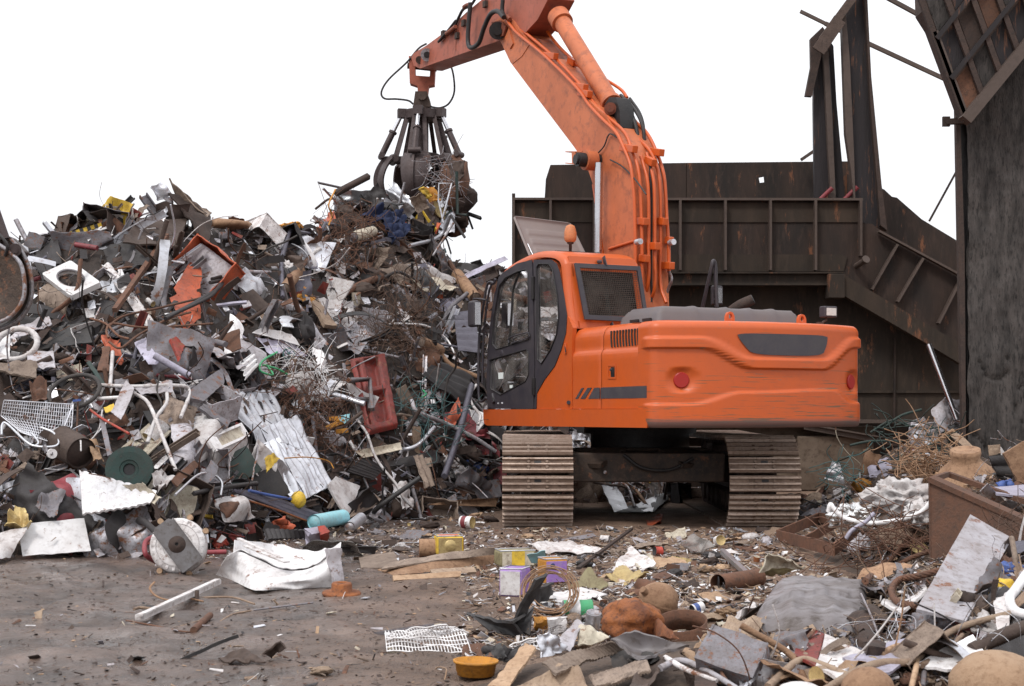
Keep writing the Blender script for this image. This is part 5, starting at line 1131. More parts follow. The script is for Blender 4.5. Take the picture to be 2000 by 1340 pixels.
def tailgate():
    c = [S(*p) for p in ((688, 697, .55), (753, 686, .5), (780, 832, .45), (722, 846, .45))]; A, B, C_, D = c; N = (B - A).cross(D - A).normalized()
    N = -N if N.y > 0 else N; mb = MB()
    def rect(u, v, a, b, c_, d, k=.03): return min(1, max(0, min(u - a, b - u) / k)) * min(1, max(0, min(v - c_, d - v) / (k * .6)))
    def fn(u, v):
        p = A.lerp(B, u).lerp(D.lerp(C_, u), v); dep = max(rect(u, v, .3, .78, .05, .44), rect(u, v, .3, .8, .5, .9), .7 * rect(u, v, .06, .2, .08, .9))
        e = min(u, 1 - u, v, 1 - v); return p - N * (.1 * dep + .05 * (1 - min(1, e / .05)) ** 2) + N * .008 * ridged(p * 5)
    mb.grid(fn, 50, 80, th=-.01); tagged(mb, 'car_tailgate', 'red_dark', 'dark red stripped car tailgate with recessed panels standing in the heap', 'tailgate'); anchor(735, 765, 'the dark red tailgate')
tailgate()
tube('box_section', 'grey L-shaped box section leaning on the dark red tailgate', 'frame', [(680, 743), (722, 741), (727, 800)], 6, 'grey', .65, n=4, smooth=False)
tube('box_section', 'grey horizontal box section left of the dark red tailgate', 'bar', [(632, 781), (720, 780), (722, 800)], 5, 'steel', .5, n=4, smooth=False)
T('flat_tray', 'dark brown slanting tray behind left of the dark red tailgate', 'tray', [(605, 704), (632, 694), (712, 782), (690, 800)], 'brown', .02, .3, .03)
T('corrugated_sheet', 'upper dark streaked corrugated sheet in the middle of the heap', 'corrugated sheet', [(436, 765), (530, 762), (586, 866), (520, 880)], 'galv', .04, .3, .006, n=60, corr=('u', 7, .035), rag=.01, anc='the upper corrugated sheet')
T('corrugated_sheet', 'lower silver corrugated sheet sliding down to the foot of heap', 'corrugated sheet', [(512, 836), (578, 812), (652, 946), (600, 972)], 'galv', .04, .4, .006, n=60, corr=('u', 6, .03), rag=.01, anc='the lower corrugated sheet')
T('corrugated_sheet', 'narrow silver corrugated strip left beside the lower corrugated sheet', 'corrugated sheet', [(515, 865), (545, 855), (602, 972), (570, 985)], 'galv_clean', .03, .35, .006, n=40, corr=('u', 3, .03))
def mwave():
    f = [S(*p) for p in ((401, 857, .5), (468, 829, .5), (484, 855, .5), (419, 885, .5))]; N = (f[1] - f[0]).cross(f[3] - f[0]).normalized(); N = N if N.z > 0 else -N
    up_ = f[3] - f[0]; dn = V((0, .12, -.27)); mb = MB(); b = [p + dn for p in f]
    mb.add(f + b, [(3, 2, 6, 7), (0, 3, 7, 4), (1, 0, 4, 5), (2, 1, 5, 6), (7, 6, 5, 4)]); 
    o = tag(mb.build('appliance_box', 'white_dirty'), 'white box-shaped appliance with beige window face turned up, middle left', 'appliance'); anchor(442, 860, 'the white box appliance')
    fr = MB(); fr.prism([[(0, 0), (1, 0), (1, 1), (0, 1)], [(.2, .16), (.2, .84), (.93, .84), (.93, .16)]], lambda a, c: f[0].lerp(f[1], a).lerp(f[3].lerp(f[2], a), c), N * .03)
    x = fr.build('front_frame', 'white', o, None, .004); x.data.transform(Matrix.Translation(-o.location)); fr = MB(); fr.add([f[0].lerp(f[1], a).lerp(f[3].lerp(f[2], a), c) + N * .004 for a, c in ((.19, .15), (.94, .15), (.94, .85), (.19, .85))], [(0, 1, 2, 3)])
    x = fr.build('window', 'cream', o); x.data.transform(Matrix.Translation(-o.location))
mwave()
T('torn_panel', 'white torn panel with yellow paint patch below the box appliance', 'panel', [(505, 857, .4), (547, 895, .4), (530, 945), (484, 918)], 'white_dirty', .03, .3, anc='the white panel with yellow paint')
T('torn_panel', 'grey folded half of the panel with yellow paint, lying right of it', 'panel', [(547, 895, .4), (571, 922), (545, 949), (520, 938)], 'grey_pale', .02, .3)
T('paint_flake', 'peeling yellow paint film on the white torn panel', 'paint patch', [(517, 895, .43), (532, 884, .43), (546, 896, .43), (522, 922, .4)], 'yellow', .012, .34, .003, rag=.12)
T('appliance_panel', 'upright white crumpled appliance side, left of the middle', 'appliance panel', [(450, 612), (478, 642), (470, 718), (436, 712)], 'white', .05, .4, anc='the upright white appliance side')
T('appliance_panel', 'lower grey-white appliance side with rust spots below the upright one', 'appliance panel', [(470, 655), (520, 690), (530, 740), (438, 712)], 'grey_pale', .03, .35)
T('appliance_panel', 'white folded appliance lid lying flat, centre of heap', 'appliance panel', [(494, 648), (516, 636), (571, 652), (588, 674)], 'white', .03, .5, bulge=.04, anc='the white folded lid')
T('appliance_panel', 'light grey panel hanging down under the white folded lid', 'appliance panel', [(500, 658), (575, 668), (600, 695), (530, 690)], 'lilac', .03, .38)
T('white_bracket', 'white louvred plastic frame beside the rust mesh', 'frame', [(470, 705, .4), (492, 690, .4), (505, 712, .4), (478, 742, .4)], 'white', .02, .25, corr=('v', 3, .02))
# shopping trolley
def trolley():
    r = empty('shopping_trolley', S(60, 850, .35)); tag(r, 'overturned wire shopping trolley lying at the left edge of the heap', 'shopping trolley'); anchor(70, 830, 'the shopping trolley'); o = r.location
    def pt(n, mb, m): x = mb.build(n, m, r); x.data.transform(Matrix.Translation(-o)); return x
    def wires(c, nu, nv, nm):
        A, B, C_, D = [S(*q) for q in c]; mb = MB()
        for i in range(nu + 1): u = i / nu; mb.tube([A.lerp(B, u), D.lerp(C_, u)], .0035 if 0 < i < nu else .006, 4, smooth=False)
        for j in range(nv + 1): v = j / nv; mb.tube([A.lerp(D, v), B.lerp(C_, v)], .0035 if 0 < j < nv else .006, 4, smooth=False)
        pt(nm, mb, 'galv')
    wires([(8, 782, .7), (143, 790, .6), (140, 834, .45), (2, 812, .5)], 30, 5, 'basket_side'); wires([(2, 812, .5), (140, 834, .45), (112, 868, .35), (42, 845, .4)], 22, 6, 'basket_floor'); wires([(143, 790, .6), (141, 785, .2), (112, 850, .1), (112, 868, .35)], 4, 8, 'basket_end')
    pt('chassis', MB().tube([S(*q) for q in ((3, 850, .6), (4, 830, .6), (14, 828, .6), (50, 862, .6), (72, 872, .6), (106, 872, .6), (115, 862, .6), (104, 845, .6), (80, 835, .6))], .011, 7).tube([S(*q) for q in ((62, 846, .6), (75, 864, .6), (66, 872, .6))], .01, 6), 'galv_clean')
    w_ = S(100, 886, .62); wh = pt('wheel', MB().cyl(w_, w_ + V((.02, -.03, 0)), .042, n=18), 'white'); pt('wheel_hub', MB().cyl(w_ + V((.01, -.034, 0)), w_ + V((.024, -.036, 0)), .014, n=12), 'steel'); pt('castor_fork', MB().bar(w_ + V((-.03, -.03, .01)), w_ + V((-.06, 0, .07)), .02, .03), 'steel')
    pt('handle_grip', MB().bar(S(142, 783, .65), S(158, 781, .65), .03, .02), 'blue'); pt('handle_grip', MB().bar(S(141, 846, .45), S(156, 850, .45), .03, .03), 'blue'); pt('handle_bar', MB().tube([S(152, 783, .6), S(150, 848, .4)], .008, 6), 'rust')
trolley()
def ringpx(name, label, cat, c, rx, ry, rt, m, off=.3, anc=None, tiltd=0, part=1., group=None):
    C_ = S(c[0], c[1], off); s = C_.y / FPX; mb = MB(); n = 40; ct, st_ = math.cos(rad(tiltd)), math.sin(rad(tiltd)); pts = []
    k = math.sqrt(max(0, 1 - (min(rx, ry) / max(rx, ry)) ** 2))
    for i in range(int(n * part) + 1):
        t = i / n * 2 * math.pi; a, b = rx * math.cos(t) * s, ry * math.sin(t) * s
        d = k * (b if ry < rx else a) * max(rx, ry) / min(rx, ry); pts.append(C_ + V((a * ct - b * st_, d * .8, a * st_ + b * ct)))
    mb.tube(pts, rt * s, 8, smooth=False); o = tag(mb.build(name, m), label, cat, group)
    if anc: anchor(c[0], c[1], anc)
    return o
ringpx('bicycle_tyre', 'bare bicycle tyre ring lying in the left heap above the trolley', 'tyre', (145, 765), 50, 33, 4.2, 'rubber', .55, 'the bicycle tyre', 8)
def disc():
    c = S(253, 918, .5); nn = V((.15, -1, .25)).normalized(); mb = MB(); mb.lathe([(0, .0), (.05, .0), (.052, .03), (.075, .035), (.082, .045), (.15, .05), (.2, .045), (.205, -.03), (.15, -.05), (0, -.05)], c, nn, 56, sm=False); mb.lathe([(.0, .012), (.048, .012)], c, nn, 20, 1)
    tagged(mb, 'flywheel', ['green_dark', 'grease'], 'thick dark green round disc with a centre hole, lower left heap', 'disc'); anchor(253, 918, 'the dark green disc')
disc()
T('radiator_panel', 'bright white ribbed panel with torn right end, lower left heap', 'panel', [(155, 920), (306, 960), (292, 985), (160, 1006)], 'white', .012, .5, .02, n=40, corr=('u', 9, .008), rag=.01, anc='the bright white ribbed panel')
T('sheet_metal', 'torn pale pipe-like edge at the right end of the ribbed panel', 'strip', [(236, 945, .1), (280, 945, .1), (314, 972), (302, 985)], 'cream', .03, .5, rag=.06, bulge=.03)
T('sheet_metal', 'flat white sheet lying low at the left foot of heap', 'sheet', [(34, 1024), (164, 1012), (178, 1076), (44, 1086)], 'white', .012, .3, anc='the flat white sheet at the foot')
T('sheet_metal', 'grey-white sheet corner at the far left foot of the heap', 'sheet', [(-40, 1045), (55, 1028), (20, 1085), (-40, 1095)], 'white_dirty', .02, .42)
T('car_seat_panel', 'grey moulded plastic panel left of the ribbed panel', 'panel', [(66, 985), (95, 950), (128, 955), (105, 1012)], 'grey', .05, .4, bulge=.03)
cylpx('steel_drum', 'dark brown lidless drum beside the trolley', 'drum', (120, 862, .1), (158, 886, .2), 32, 'brown', .3, 'rust_dark', None, 'the dark brown drum', dent=.15)
T('cloth_rag', 'orange-brown ragged foam piece right of the dark brown drum', 'foam', [(162, 858), (190, 862), (202, 895), (182, 892)], 'tan', .06, .5, rag=.12, fr=9)
T('plastic_bag', 'yellow and grey crinkled bag at the left foot of heap', 'bag', [(28, 980), (48, 985), (62, 1018), (8, 1020)], 'gold', .09, .5, bulge=.09, rag=.06, fr=8, anc='the yellow crinkled bag')
T('plastic_bag', 'white bag with faint red print, right of the dark green disc', 'bag', [(298, 922), (318, 910), (345, 930), (312, 956)], 'white_dirty', .07, .5, bulge=.07, rag=.05, fr=8)
T('steel_plate', 'rusty brown flat plate leaning right of the printed white bag', 'plate', [(334, 938), (378, 900), (387, 910), (346, 952)], 'rust', .015, .5, .015)
tube('steel_channel', 'long black grooved rail across the lower middle heap', 'rail', [(378, 964), (440, 952), (502, 944)], 5, 'dark', .55, n=4)
tube('steel_tube', 'bright hook-shaped tube above the long black rail', 'tube', [(342, 967), (386, 928), (414, 926), (433, 942), (431, 968)], 2.6, 'galv_clean', .6)
T('crushed_tub', 'rust-stained white enamel tub lying on its side at the foot', 'tub', [(420, 975), (470, 965), (500, 1010), (440, 1020)], 'white_dirty', .03, .4, bulge=-.14, anc='the stained enamel tub')
T('rust_stain_bowl', 'rusty bowl inside the stained enamel tub', 'bowl', [(428, 985), (458, 975), (472, 1002), (440, 1012)], 'rust', .02, .44, bulge=-.1)
T('grille', 'long radiator grille with blue fins sliding to the foot of heap', 'grille', [(455, 958), (500, 962), (625, 1006), (600, 1018)], 'violet_grey', .006, .5, .02, n=120, m=6, corr=('u', 46, .006), anc='the blue-finned grille')
tube('steel_rail', 'thin orange rusty edge rail under the blue-finned grille', 'rail', [(452, 968), (530, 992), (605, 1020)], 2, 'rust_orange', .55)
o = MB().blob(S(583, 976, .6), (.075, .075, .085), 4, .04, 1); tagged(o, 'float_ball', 'yellow', 'yellow scratched ball above the blue gas cylinder', 'ball'); anchor(583, 976, 'the yellow ball')
tube('blue_bar', 'blue thin bar pointing at the yellow ball', 'bar', [(486, 958), (520, 966), (568, 975)], 3, 'blue', .6)
tube('perforated_rail', 'blue-grey perforated rail leaning left of the excavator cab', 'rail', [(921, 752), (895, 850), (868, 930)], 7, 'violet_grey', .6, n=4, anc='the blue-grey perforated rail')
T('plastic_cloth', 'orange-red folded sheet left of the blue-grey perforated rail', 'sheet', [(897, 774), (903, 800), (890, 832), (866, 826)], 'orange_red', .05, .6, rag=.06, fr=6, anc='the orange-red folded sheet')
T('car_floor_panel', 'dark violet-grey moulded car panel beside the cab mirror', 'car panel', [(886, 612), (926, 606), (938, 690), (894, 684)], 'violet_grey', .012, .55, .02, n=40, m=30, corr=('v', 6, .014), anc='the moulded car panel')
T('rail_strip', 'long pale lilac metal strip above the cab, upper right of the heap', 'strip', [(905, 536), (985, 500), (992, 506), (912, 544)], 'lilac', .01, .4)
T('steel_plate', 'dark wheel-like pulley plate above the cab roof corner', 'plate', [(938, 522), (962, 512), (975, 538), (950, 552)], 'rust_dark', .02, .4, .02, bulge=.04)
for i, (q, l) in enumerate((([(414, 545), (436, 541), (428, 562), (400, 580), (365, 600), (323, 622)], 'thick black hose curving below the open red-orange casing'), ([(410, 552), (432, 550), (415, 575), (385, 592), (345, 610), (325, 618)], 'second thick black hose close below the first under the casing'))): tube('rubber_hose', l, 'hose', q, 4, 'cable', .55)
for q, l in (([(210, 640), (240, 618), (304, 603), (350, 592), (400, 580)], 'long bent rusty rod crossing the left heap below the hoses'), ([(213, 668), (235, 680), (270, 655), (330, 622), (372, 610)], 'long bent rusty rod lying under the first crossing rod'), ([(212, 660), (208, 645), (222, 632), (290, 640), (415, 632)], 'thin rusty looped rod, lowest of the crossing rods'), ([(176, 622), (206, 632), (230, 655), (252, 662)], 'thin yellowish rod right below the wide pipe section')): tube('rusty_rod', l, 'rod', q, 2.4, 'rust', .5)
tube('white_pipe', 'fat pale lilac pipe pointing down right in the left heap', 'pipe', [(301, 694), (370, 734)], 7, 'lilac', .5, anc='the fat pale pipe')
for q, l in (([(220, 687), (215, 755)], 'white upright tube below the red box, left heap'), ([(262, 768), (290, 788), (316, 850), (343, 918)], 'long white-grey bent tube crossing down the left heap'), ([(326, 768), (325, 788), (304, 818), (288, 865)], 'white crooked tube crossing the long bent tube'), ([(196, 752), (260, 755), (345, 753), (370, 765), (353, 815)], 'white curved tube frame running right of the bicycle tyre'), ([(190, 779), (240, 776)], 'short white tube under the bicycle tyre')): tube('white_tube', l, 'tube', q, 3.8, 'white_dirty', .5)
T('metal_band', 'curled grey metal band with small blue marks, left heap', 'band', [(246, 742, .1), (263, 760, .1), (236, 820), (217, 806)], 'grey_pale', .01, .55, anc='the curled grey band')
T('metal_band', 'grey metal band going right from the curled one', 'band', [(262, 754), (336, 742), (338, 764), (275, 770)], 'grey_pale', .02, .5)
T('metal_band', 'folded end of the curled grey metal band, at its left', 'band', [(223, 742), (250, 738), (252, 762), (226, 764)], 'grey', .02, .48)
T('leather_seat', 'brown-red folded leather-like sheet left of the bicycle tyre', 'sheet', [(56, 742), (90, 733), (92, 782), (62, 776)], 'rust', .07, .5, bulge=.05, anc='the brown-red folded sheet')
T('steel_plate', 'brown weathered flat board at the far left above the trolley', 'board', [(-10, 710), (70, 704), (72, 738), (0, 728)], 'brown_pale', .03, .5, .02)
T('steel_plate', 'pale grey weathered panel left below the claws', 'panel', [(52, 685), (104, 684), (108, 718), (54, 716)], 'grey_pale', .03, .45)
ringpx('drum_ring', 'white appliance door ring at the far left below the claws', 'ring', (32, 672), 40, 31, 6, 'white_dirty', .5, 'the white door ring', 0)
T('appliance_panel', 'white appliance corner under the door ring, far left', 'appliance panel', [(-40, 655), (20, 650), (18, 700), (-40, 705)], 'white', .03, .4)
T('angle_channel', 'long pale bent gutter piece below the claws at left', 'gutter', [(20, 640), (95, 615), (102, 632), (40, 655)], 'grey_pale', .03, .4, bulge=.04)
T('red_box', 'red printed carton panel above the fat pale pipe', 'carton', [(330, 665), (345, 660), (358, 680), (348, 706)], 'red', .01, .5, .03)
T('red_tin', 'red and clear plastic packaging left of the red carton', 'packaging', [(200, 660), (232, 655), (238, 700), (205, 705)], 'orange_red', .06, .35, rag=.1)
T('torn_carton', 'violet printed torn packet near the middle left', 'packet', [(383, 680), (400, 664), (418, 664), (396, 686)], 'purple', .02, .4)
T('brown_board', 'brown upright board by the white upright tube', 'board', [(203, 680), (216, 680), (212, 728), (192, 728)], 'rust', .015, .45, .03)
T('grey_duct', 'lilac-grey bent duct sheet below the crossing rods', 'duct', [(262, 668), (285, 655), (312, 705), (290, 712)], 'lilac', .03, .4)
T('channel_sheet', 'dark grey slanted cabinet side, middle of the heap', 'cabinet side', [(350, 778), (430, 722), (436, 750), (392, 790)], 'grey', .015, .45, .04, anc='the grey cabinet side')
T('appliance_shell', 'large grey-white crumpled drum shell left of the box appliance', 'drum shell', [(335, 820), (372, 815), (392, 905), (345, 930)], 'grey_pale', .04, .35, bulge=-.1, anc='the crumpled drum shell')
T('appliance_shell', 'grey curved inner liner between drum shell and box appliance', 'liner', [(372, 815), (420, 812), (440, 870), (385, 905)], 'white_dirty', .03, .3, bulge=-.18)
T('beam_piece', 'slanted grey beam piece above the box appliance', 'beam', [(386, 800), (396, 792), (446, 828), (440, 838)], 'grey', .01, .6, .03)
T('green_plate', 'narrow dark green strip pointing down above the bicycle tyre', 'strip', [(168, 708), (176, 706), (208, 752), (200, 756)], 'green_dark', .01, .5, .015)
tube('red_stick', 'thin red stick pointing down right, left of centre', 'stick', [(176, 800), (200, 818), (252, 847)], 2.6, 'red', .6)
T('yellow_card', 'yellow card beside the curled grey band', 'card', [(202, 796), (222, 788), (226, 800), (206, 806)], 'yellow', .01, .5)
T('ladder_strip', 'slim dark perforated strip standing below the curled band', 'strip', [(192, 812), (202, 812), (220, 890), (211, 893)], 'grey', .005, .55, .02)
tube('yellow_wire', 'thin rusty yellow wire across the white panel with paint', 'wire', [(556, 895), (600, 893), (640, 900), (652, 915)], 1.2, 'yellow_orange', .6)
# wire and rust mesh clusters
def tangle(name, label, cat, pts, n, r, m, spread=.25, off=.3, seed=1, wild=1., anc=None, ln=.5):
    rg = random.Random(seed); mb = MB()
    for _ in range(n):
        i = rg.randrange(len(pts) - 1) if len(pts) > 1 else 0; t = rg.random(); q = pts[i]; q2 = pts[min(i + 1, len(pts) - 1)]
        c = S(q[0] + (q2[0] - q[0]) * t, q[1] + (q2[1] - q[1]) * t, off) + V([rg.gauss(0, spread * .45) for _ in range(3)]) ; d = V([rg.gauss(0, 1) for _ in range(3)]).normalized() * ln * .3
        P = [c - d]
        for k in range(3): d = (d + V([rg.gauss(0, .6 * wild) for _ in range(3)]) * ln * .3).normalized() * ln * .3; P.append(P[-1] + d)
        mb.tube(P, r, 4, 0, 3)
    o = tag(mb.build(name, m), label, cat)
    if anc: q = pts[len(pts) // 2]; anchor(q[0], q[1], anc)
tangle('rust_mesh', 'mat of brown rusted wire mesh draped down the middle of heap', 'wire mat', [(530, 745), (570, 780), (610, 800), (635, 835), (620, 865), (560, 760)], 260, .0035, 'rust', .45, .4, 3, anc='the rusted wire mat', ln=.45)
tangle('rust_mesh', 'ball of dark rusted wire left above the tailgate', 'wire mat', [(700, 640), (760, 650), (810, 640), (780, 670), (720, 680)], 240, .0035, 'fibre', .5, .45, 5, anc='the dark wire ball', ln=.5)
tangle('wire_bundle', 'bundle of thin bright wires below the teal wheel', 'wires', [(560, 710), (590, 735), (612, 750)], 60, .003, 'white', .3, .5, 7, .4, ln=.7)
tangle('wire_bundle', 'tangle of green and grey wires below the tailgate right', 'wires', [(790, 780), (815, 800), (850, 820), (830, 850)], 60, .004, 'teal', .4, .5, 8, ln=.6)
tangle('wire_bundle', 'spray of thin dark wires on the right of the grapple load', 'wires', [(860, 340), (880, 370), (850, 320)], 45, .004, 'steel', .35, .6, 9, .6, anc=None, ln=.6)
tangle('wire_bundle', 'loose dark wires trailing over the broad dirty brown sheet', 'wires', [(740, 510), (800, 540), (820, 590), (760, 600), (720, 560)], 120, .0035, 'fibre', .5, .5, 10, ln=.6)
tangle('wire_bundle', 'rusty wires heaped left below the grapple load', 'wires', [(665, 425), (700, 450), (650, 490), (690, 520)], 120, .004, 'rust', .3, .5, 11, ln=.6)
for q, l in (([(541, 688), (513, 705), (508, 724), (533, 732), (520, 712)], 'bright green hose loop above the rusted wire mat'), ([(513, 713), (540, 720), (561, 731)], 'short bright green hose end beside the green loop')): tube('green_hose', l, 'hose', q, 2.2, 'green', .55)
tube('green_hose', 'small bright green hose poking out by the grapple-side heap', 'hose', [(826, 762), (832, 770), (824, 776)], 2, 'green', .5)
def wheel():
    c = S(564, 691, .6); nn = V((.1, -1, .3)).normalized(); x, y, z = frame_from(nn); mb = MB(); mb.lathe([(.055, .01), (.068, .012), (.07, -.01), (.055, -.01), (.055, .01)], c, nn, 26); mb.lathe([(0, .01), (.016, .01), (.016, -.01)], c, nn, 12)
    for k in range(6): t = k * math.pi / 3; d = x * math.cos(t) + y * math.sin(t); mb.bar(c + d * .01, c + d * .06, .01, .01)
    tagged(mb, 'hand_wheel', 'teal', 'small teal spoked hand wheel above the rusted wire mat', 'wheel'); anchor(564, 691, 'the teal wheel')
wheel()
for k, (a, b) in enumerate(((648, 832), (662, 826), (668, 842), (655, 818), (676, 822))):
    c = S(a, b, .65); tagged(MB().box(c, (.13, .09, .05), Matrix.Rotation(rad(-25 + 9 * k), 3, 'Y')), 'plastic_block', 'yellow_orange', 'yellow plastic block in the cluster left of the tailgate foot', 'block', 'yellow blocks by the tailgate', .006)
T('packet', 'pale blue packet lying on the cluster of yellow blocks', 'packet', [(661, 812), (684, 808), (680, 822), (672, 828)], 'sky_blue', .02, .8)
tube('metal_strip', 'long white bent strip running from tailgate foot to the ground', 'strip', [(693, 815), (714, 843), (722, 862), (732, 890), (750, 918), (772, 944), (790, 975), (806, 990)], 3.2, 'white_dirty', .65, n=4, anc='the long white bent strip')
tube('metal_tube', 'silver curved tube right of the teal wheel', 'tube', [(580, 700), (610, 715), (640, 752), (640, 785)], 2.6, 'galv_clean', .5)
tube('metal_tube', 'silver bent thin pipe from the blue rail running down to the track', 'pipe', [(804, 782), (815, 804), (864, 824), (925, 854), (968, 882)], 4, 'grey_pale', .6)
tube('chair_frame', 'white tubular chair frame above the cab-side silencer', 'frame', [(770, 632), (830, 636), (870, 660), (888, 690)], 2, 'white', .5)
T('ladder_grille', 'dark rusty bench frame with slats above the orange-red folded sheet', 'frame', [(822, 735, .1), (850, 705, .1), (928, 735), (905, 790)], 'dark', .03, .4, .02, corr=('u', 4, .02))
T('bumper_strip', 'pale curved bumper strip below the tailgate', 'bumper', [(693, 880), (782, 864), (786, 878), (708, 895)], 'cream', .01, .55, bulge=.03, anc='the pale curved bumper strip')
T('black_bumper', 'long shiny black bumper under the pale curved strip', 'bumper', [(740, 905), (850, 880), (862, 905), (740, 912)], 'black', .03, .3, .02)
T('wire_shelf', 'dark fridge shelf of wires under the pale bumper strip', 'shelf', [(676, 922), (705, 895), (752, 915), (728, 938)], 'dark', .004, .5, .012, n=50, corr=('u', 22, .008))
T('door_panel', 'plain white cabinet door leaning at the foot of heap', 'door', [(638, 948), (655, 932), (702, 950), (676, 1014)], 'white_dirty', .012, .5, .02, anc='the plain white cabinet door')
T('door_panel', 'brown-grey curved cover leaning right of the plain white door', 'cover', [(724, 962), (745, 975), (730, 990), (674, 1016)], 'brown_pale', .02, .55, bulge=.05)
open_box('steel_box', 'open brown steel box at the foot of heap left of the printed can', 'box', (855, 1005), (.42, .3, .22), (55, 10, 15), ['brown_pale'], .2, None, 'the open brown steel box', .02)
T('bent_panel', 'pale torn sheets above the open brown box', 'sheet', [(770, 945), (800, 935), (812, 985), (790, 990)], 'white_dirty', .06, .4, rag=.08)
T('bent_panel', 'rust-tan long curved sheet leading to the left track', 'sheet', [(835, 985), (905, 975), (975, 972), (968, 990)], 'rust_tan', .02, .4, bulge=.03)
T('bent_panel', 'beige upright folded strips below the tailgate right', 'strip', [(808, 890), (826, 888), (850, 948), (830, 952)], 'brown_pale', .02, .5, corr=('u', 2, .015), anc='the beige folded strips')
T('film_sheet', 'grey spotted flat sheet left of the left track', 'sheet', [(920, 945), (975, 935), (980, 970), (935, 975)], 'grey', .02, .4)
tube('lever_arm', 'thin white tube loop beside the cab rail', 'tube', [(930, 752), (918, 770), (922, 790), (938, 812), (934, 830)], 3, 'white_dirty', .6)
# between the tracks
T('folded_sheet', 'white folded metal sheet lying under the machine between the tracks', 'sheet', [(1172, 942), (1202, 944), (1228, 992), (1200, 1000)], 'galv_clean', .02, .3, anc='the white sheet between the tracks')
T('folded_sheet', 'white strip of the folded sheet between tracks, right of it', 'sheet', [(1240, 985), (1285, 968), (1275, 998), (1262, 1002)], 'galv_clean', .02, .35)
T('folded_sheet', 'black pointed sheet between the tracks beside the white strip', 'sheet', [(1205, 1000), (1230, 988), (1285, 985), (1262, 1002)], 'black', .02, .3)
T('folded_sheet', 'black upper sheet wing between the tracks, pointing right up', 'sheet', [(1268, 972), (1306, 958), (1310, 970), (1276, 1000)], 'black', .01, .36)
tube('bent_tube', 'grey bent tube frame under the machine between the tracks', 'tube', [(1180, 965), (1200, 945), (1225, 950), (1240, 990)], 2.5, 'steel', .5)
tube('bent_tube', 'brown curved tube just right of the frame between the tracks', 'tube', [(1215, 940), (1240, 955), (1262, 985)], 3, 'rust_tan', .4)
T('wrapper', 'orange and grey crumpled wrapper on the ground between the tracks', 'wrapper', [(1262, 1010), (1295, 1002), (1290, 1020), (1265, 1022)], 'orange_red', .04, .3, rag=.1)
def g2(px, py, h=0):
    """point under a photo pixel: on the open ground at height h, on the mound a little above its surface"""
    p = S(px, py, 0)
    return S(px, py, .15 + .25 * h) if px > 1200 and H(p.x, p.y) > .04 else gp(px, py, h)
mat('tank_grey', (.2, .185, .195), .45, 0, (.085, .065, .055), .9, 2.5, .15, streak=(1, 3, 1))
# ---------------------------------------------------------------- right mound and foreground, piece by piece
def patchG(name, label, cat, pts, mt, amp=.01, th=.005, lift=.0, anc=None, mb=None, **k):
    """corners given as (px, py, height above ground): each lies on the ray where it has that height"""
    exc(pts); c = [g2(p[0], p[1], p[2]) for p in pts]; mb = patch_mb(c, amp, th, seed=len(ANCH) + pts[0][0] % 13, **k)
    o = tag(mb.build(name, mt), label, cat)
    if anc: anchor(sum(p[0] for p in pts) / 4, sum(p[1] for p in pts) / 4, anc)
    return o
def sub(o, name, mb, m, lab=None, bevel=0):
    x = mb.build(name, m, o, None, bevel); x.data.transform(Matrix.Translation(-o.location))
    if lab: x['label'] = lab
    return x
# washing machine drum back
mat('bracket_grey', (.13, .125, .13), .5, .2, (.07, .05, .04), .6, 6, .1)
def drum_back():
    Y = 10.7; c = at(347, 1068, Y); c.z = max(c.z, .21); nn = V((.12, -1, .22)).normalized(); x, y, z = frame_from(nn); R = .21
    mb = MB(); mb.lathe([(0, .015), (.06, .02), (.15, .02), (.2, .0), (R, -.03), (R + .005, -.09), (R - .02, -.11), (0, -.11)], c, nn, 40)
    for k in range(22): t = k * 2 * math.pi / 22; d = x * math.cos(t) + y * math.sin(t); mb.bar(c + d * .07 + nn * .02, c + d * .195 + nn * .008, .006, .02)
    o = tag(mb.build('drum_housing', 'white_dirty'), 'round cream plastic washing-drum back with steel bar, standing on the mud', 'drum housing'); anchor(347, 1068, 'the round drum back')
    ri = MB()
    for r in (.11, .16): ri.tube([c + (x * math.cos(t * math.pi / 16) + y * math.sin(t * math.pi / 16)) * r + nn * .022 for t in range(33)], .002, 4, smooth=False)
    sub(o, 'rib', ri, 'white_dirty')
    a = math.radians(38); d1 = (V((1, 0, 0)) - nn * nn.x).normalized(); d2 = nn.cross(d1); d2 = d2 if d2.z > 0 else -d2; u = d1 * -math.cos(rad(52)) + d2 * math.sin(rad(52)); v = nn.cross(u)
    br = MB(); c2 = c + nn * .045
    br.prism([[(-.2, -.09), (.17, -.09), (.2, -.06), (.2, .06), (.17, .09), (-.2, .09)], [(.045 * math.cos(t * math.pi / 8), .045 * math.sin(t * math.pi / 8)) for t in range(16)][::-1]], lambda p, q: c2 + u * p + v * q, nn * -.006)
    for s in (-1, 1): br.box(c2 + v * s * .091 - nn * .01, (.37, .006, .03), Matrix((u, v, nn)).transposed())
    sub(o, 'steel_bracket', br, 'bracket_grey'); sub(o, 'bearing', MB().lathe([(.012, .02), (.03, .022), (.042, .01), (.062, .004), (.07, -.01)], c2, nn, 24).lathe([(0, .0), (.02, .0)], c2, nn, 12, 1), ['rust_dark', 'grease'])
    for t in (.5, 1.2, 2.2, 4.1, 5.1): d = x * math.cos(t) + y * math.sin(t); sub(o, 'lug', MB().cyl(c + d * (R + .02) - nn * .02, c + d * (R + .02) - nn * .07, .022, n=12), 'tan')
drum_back()
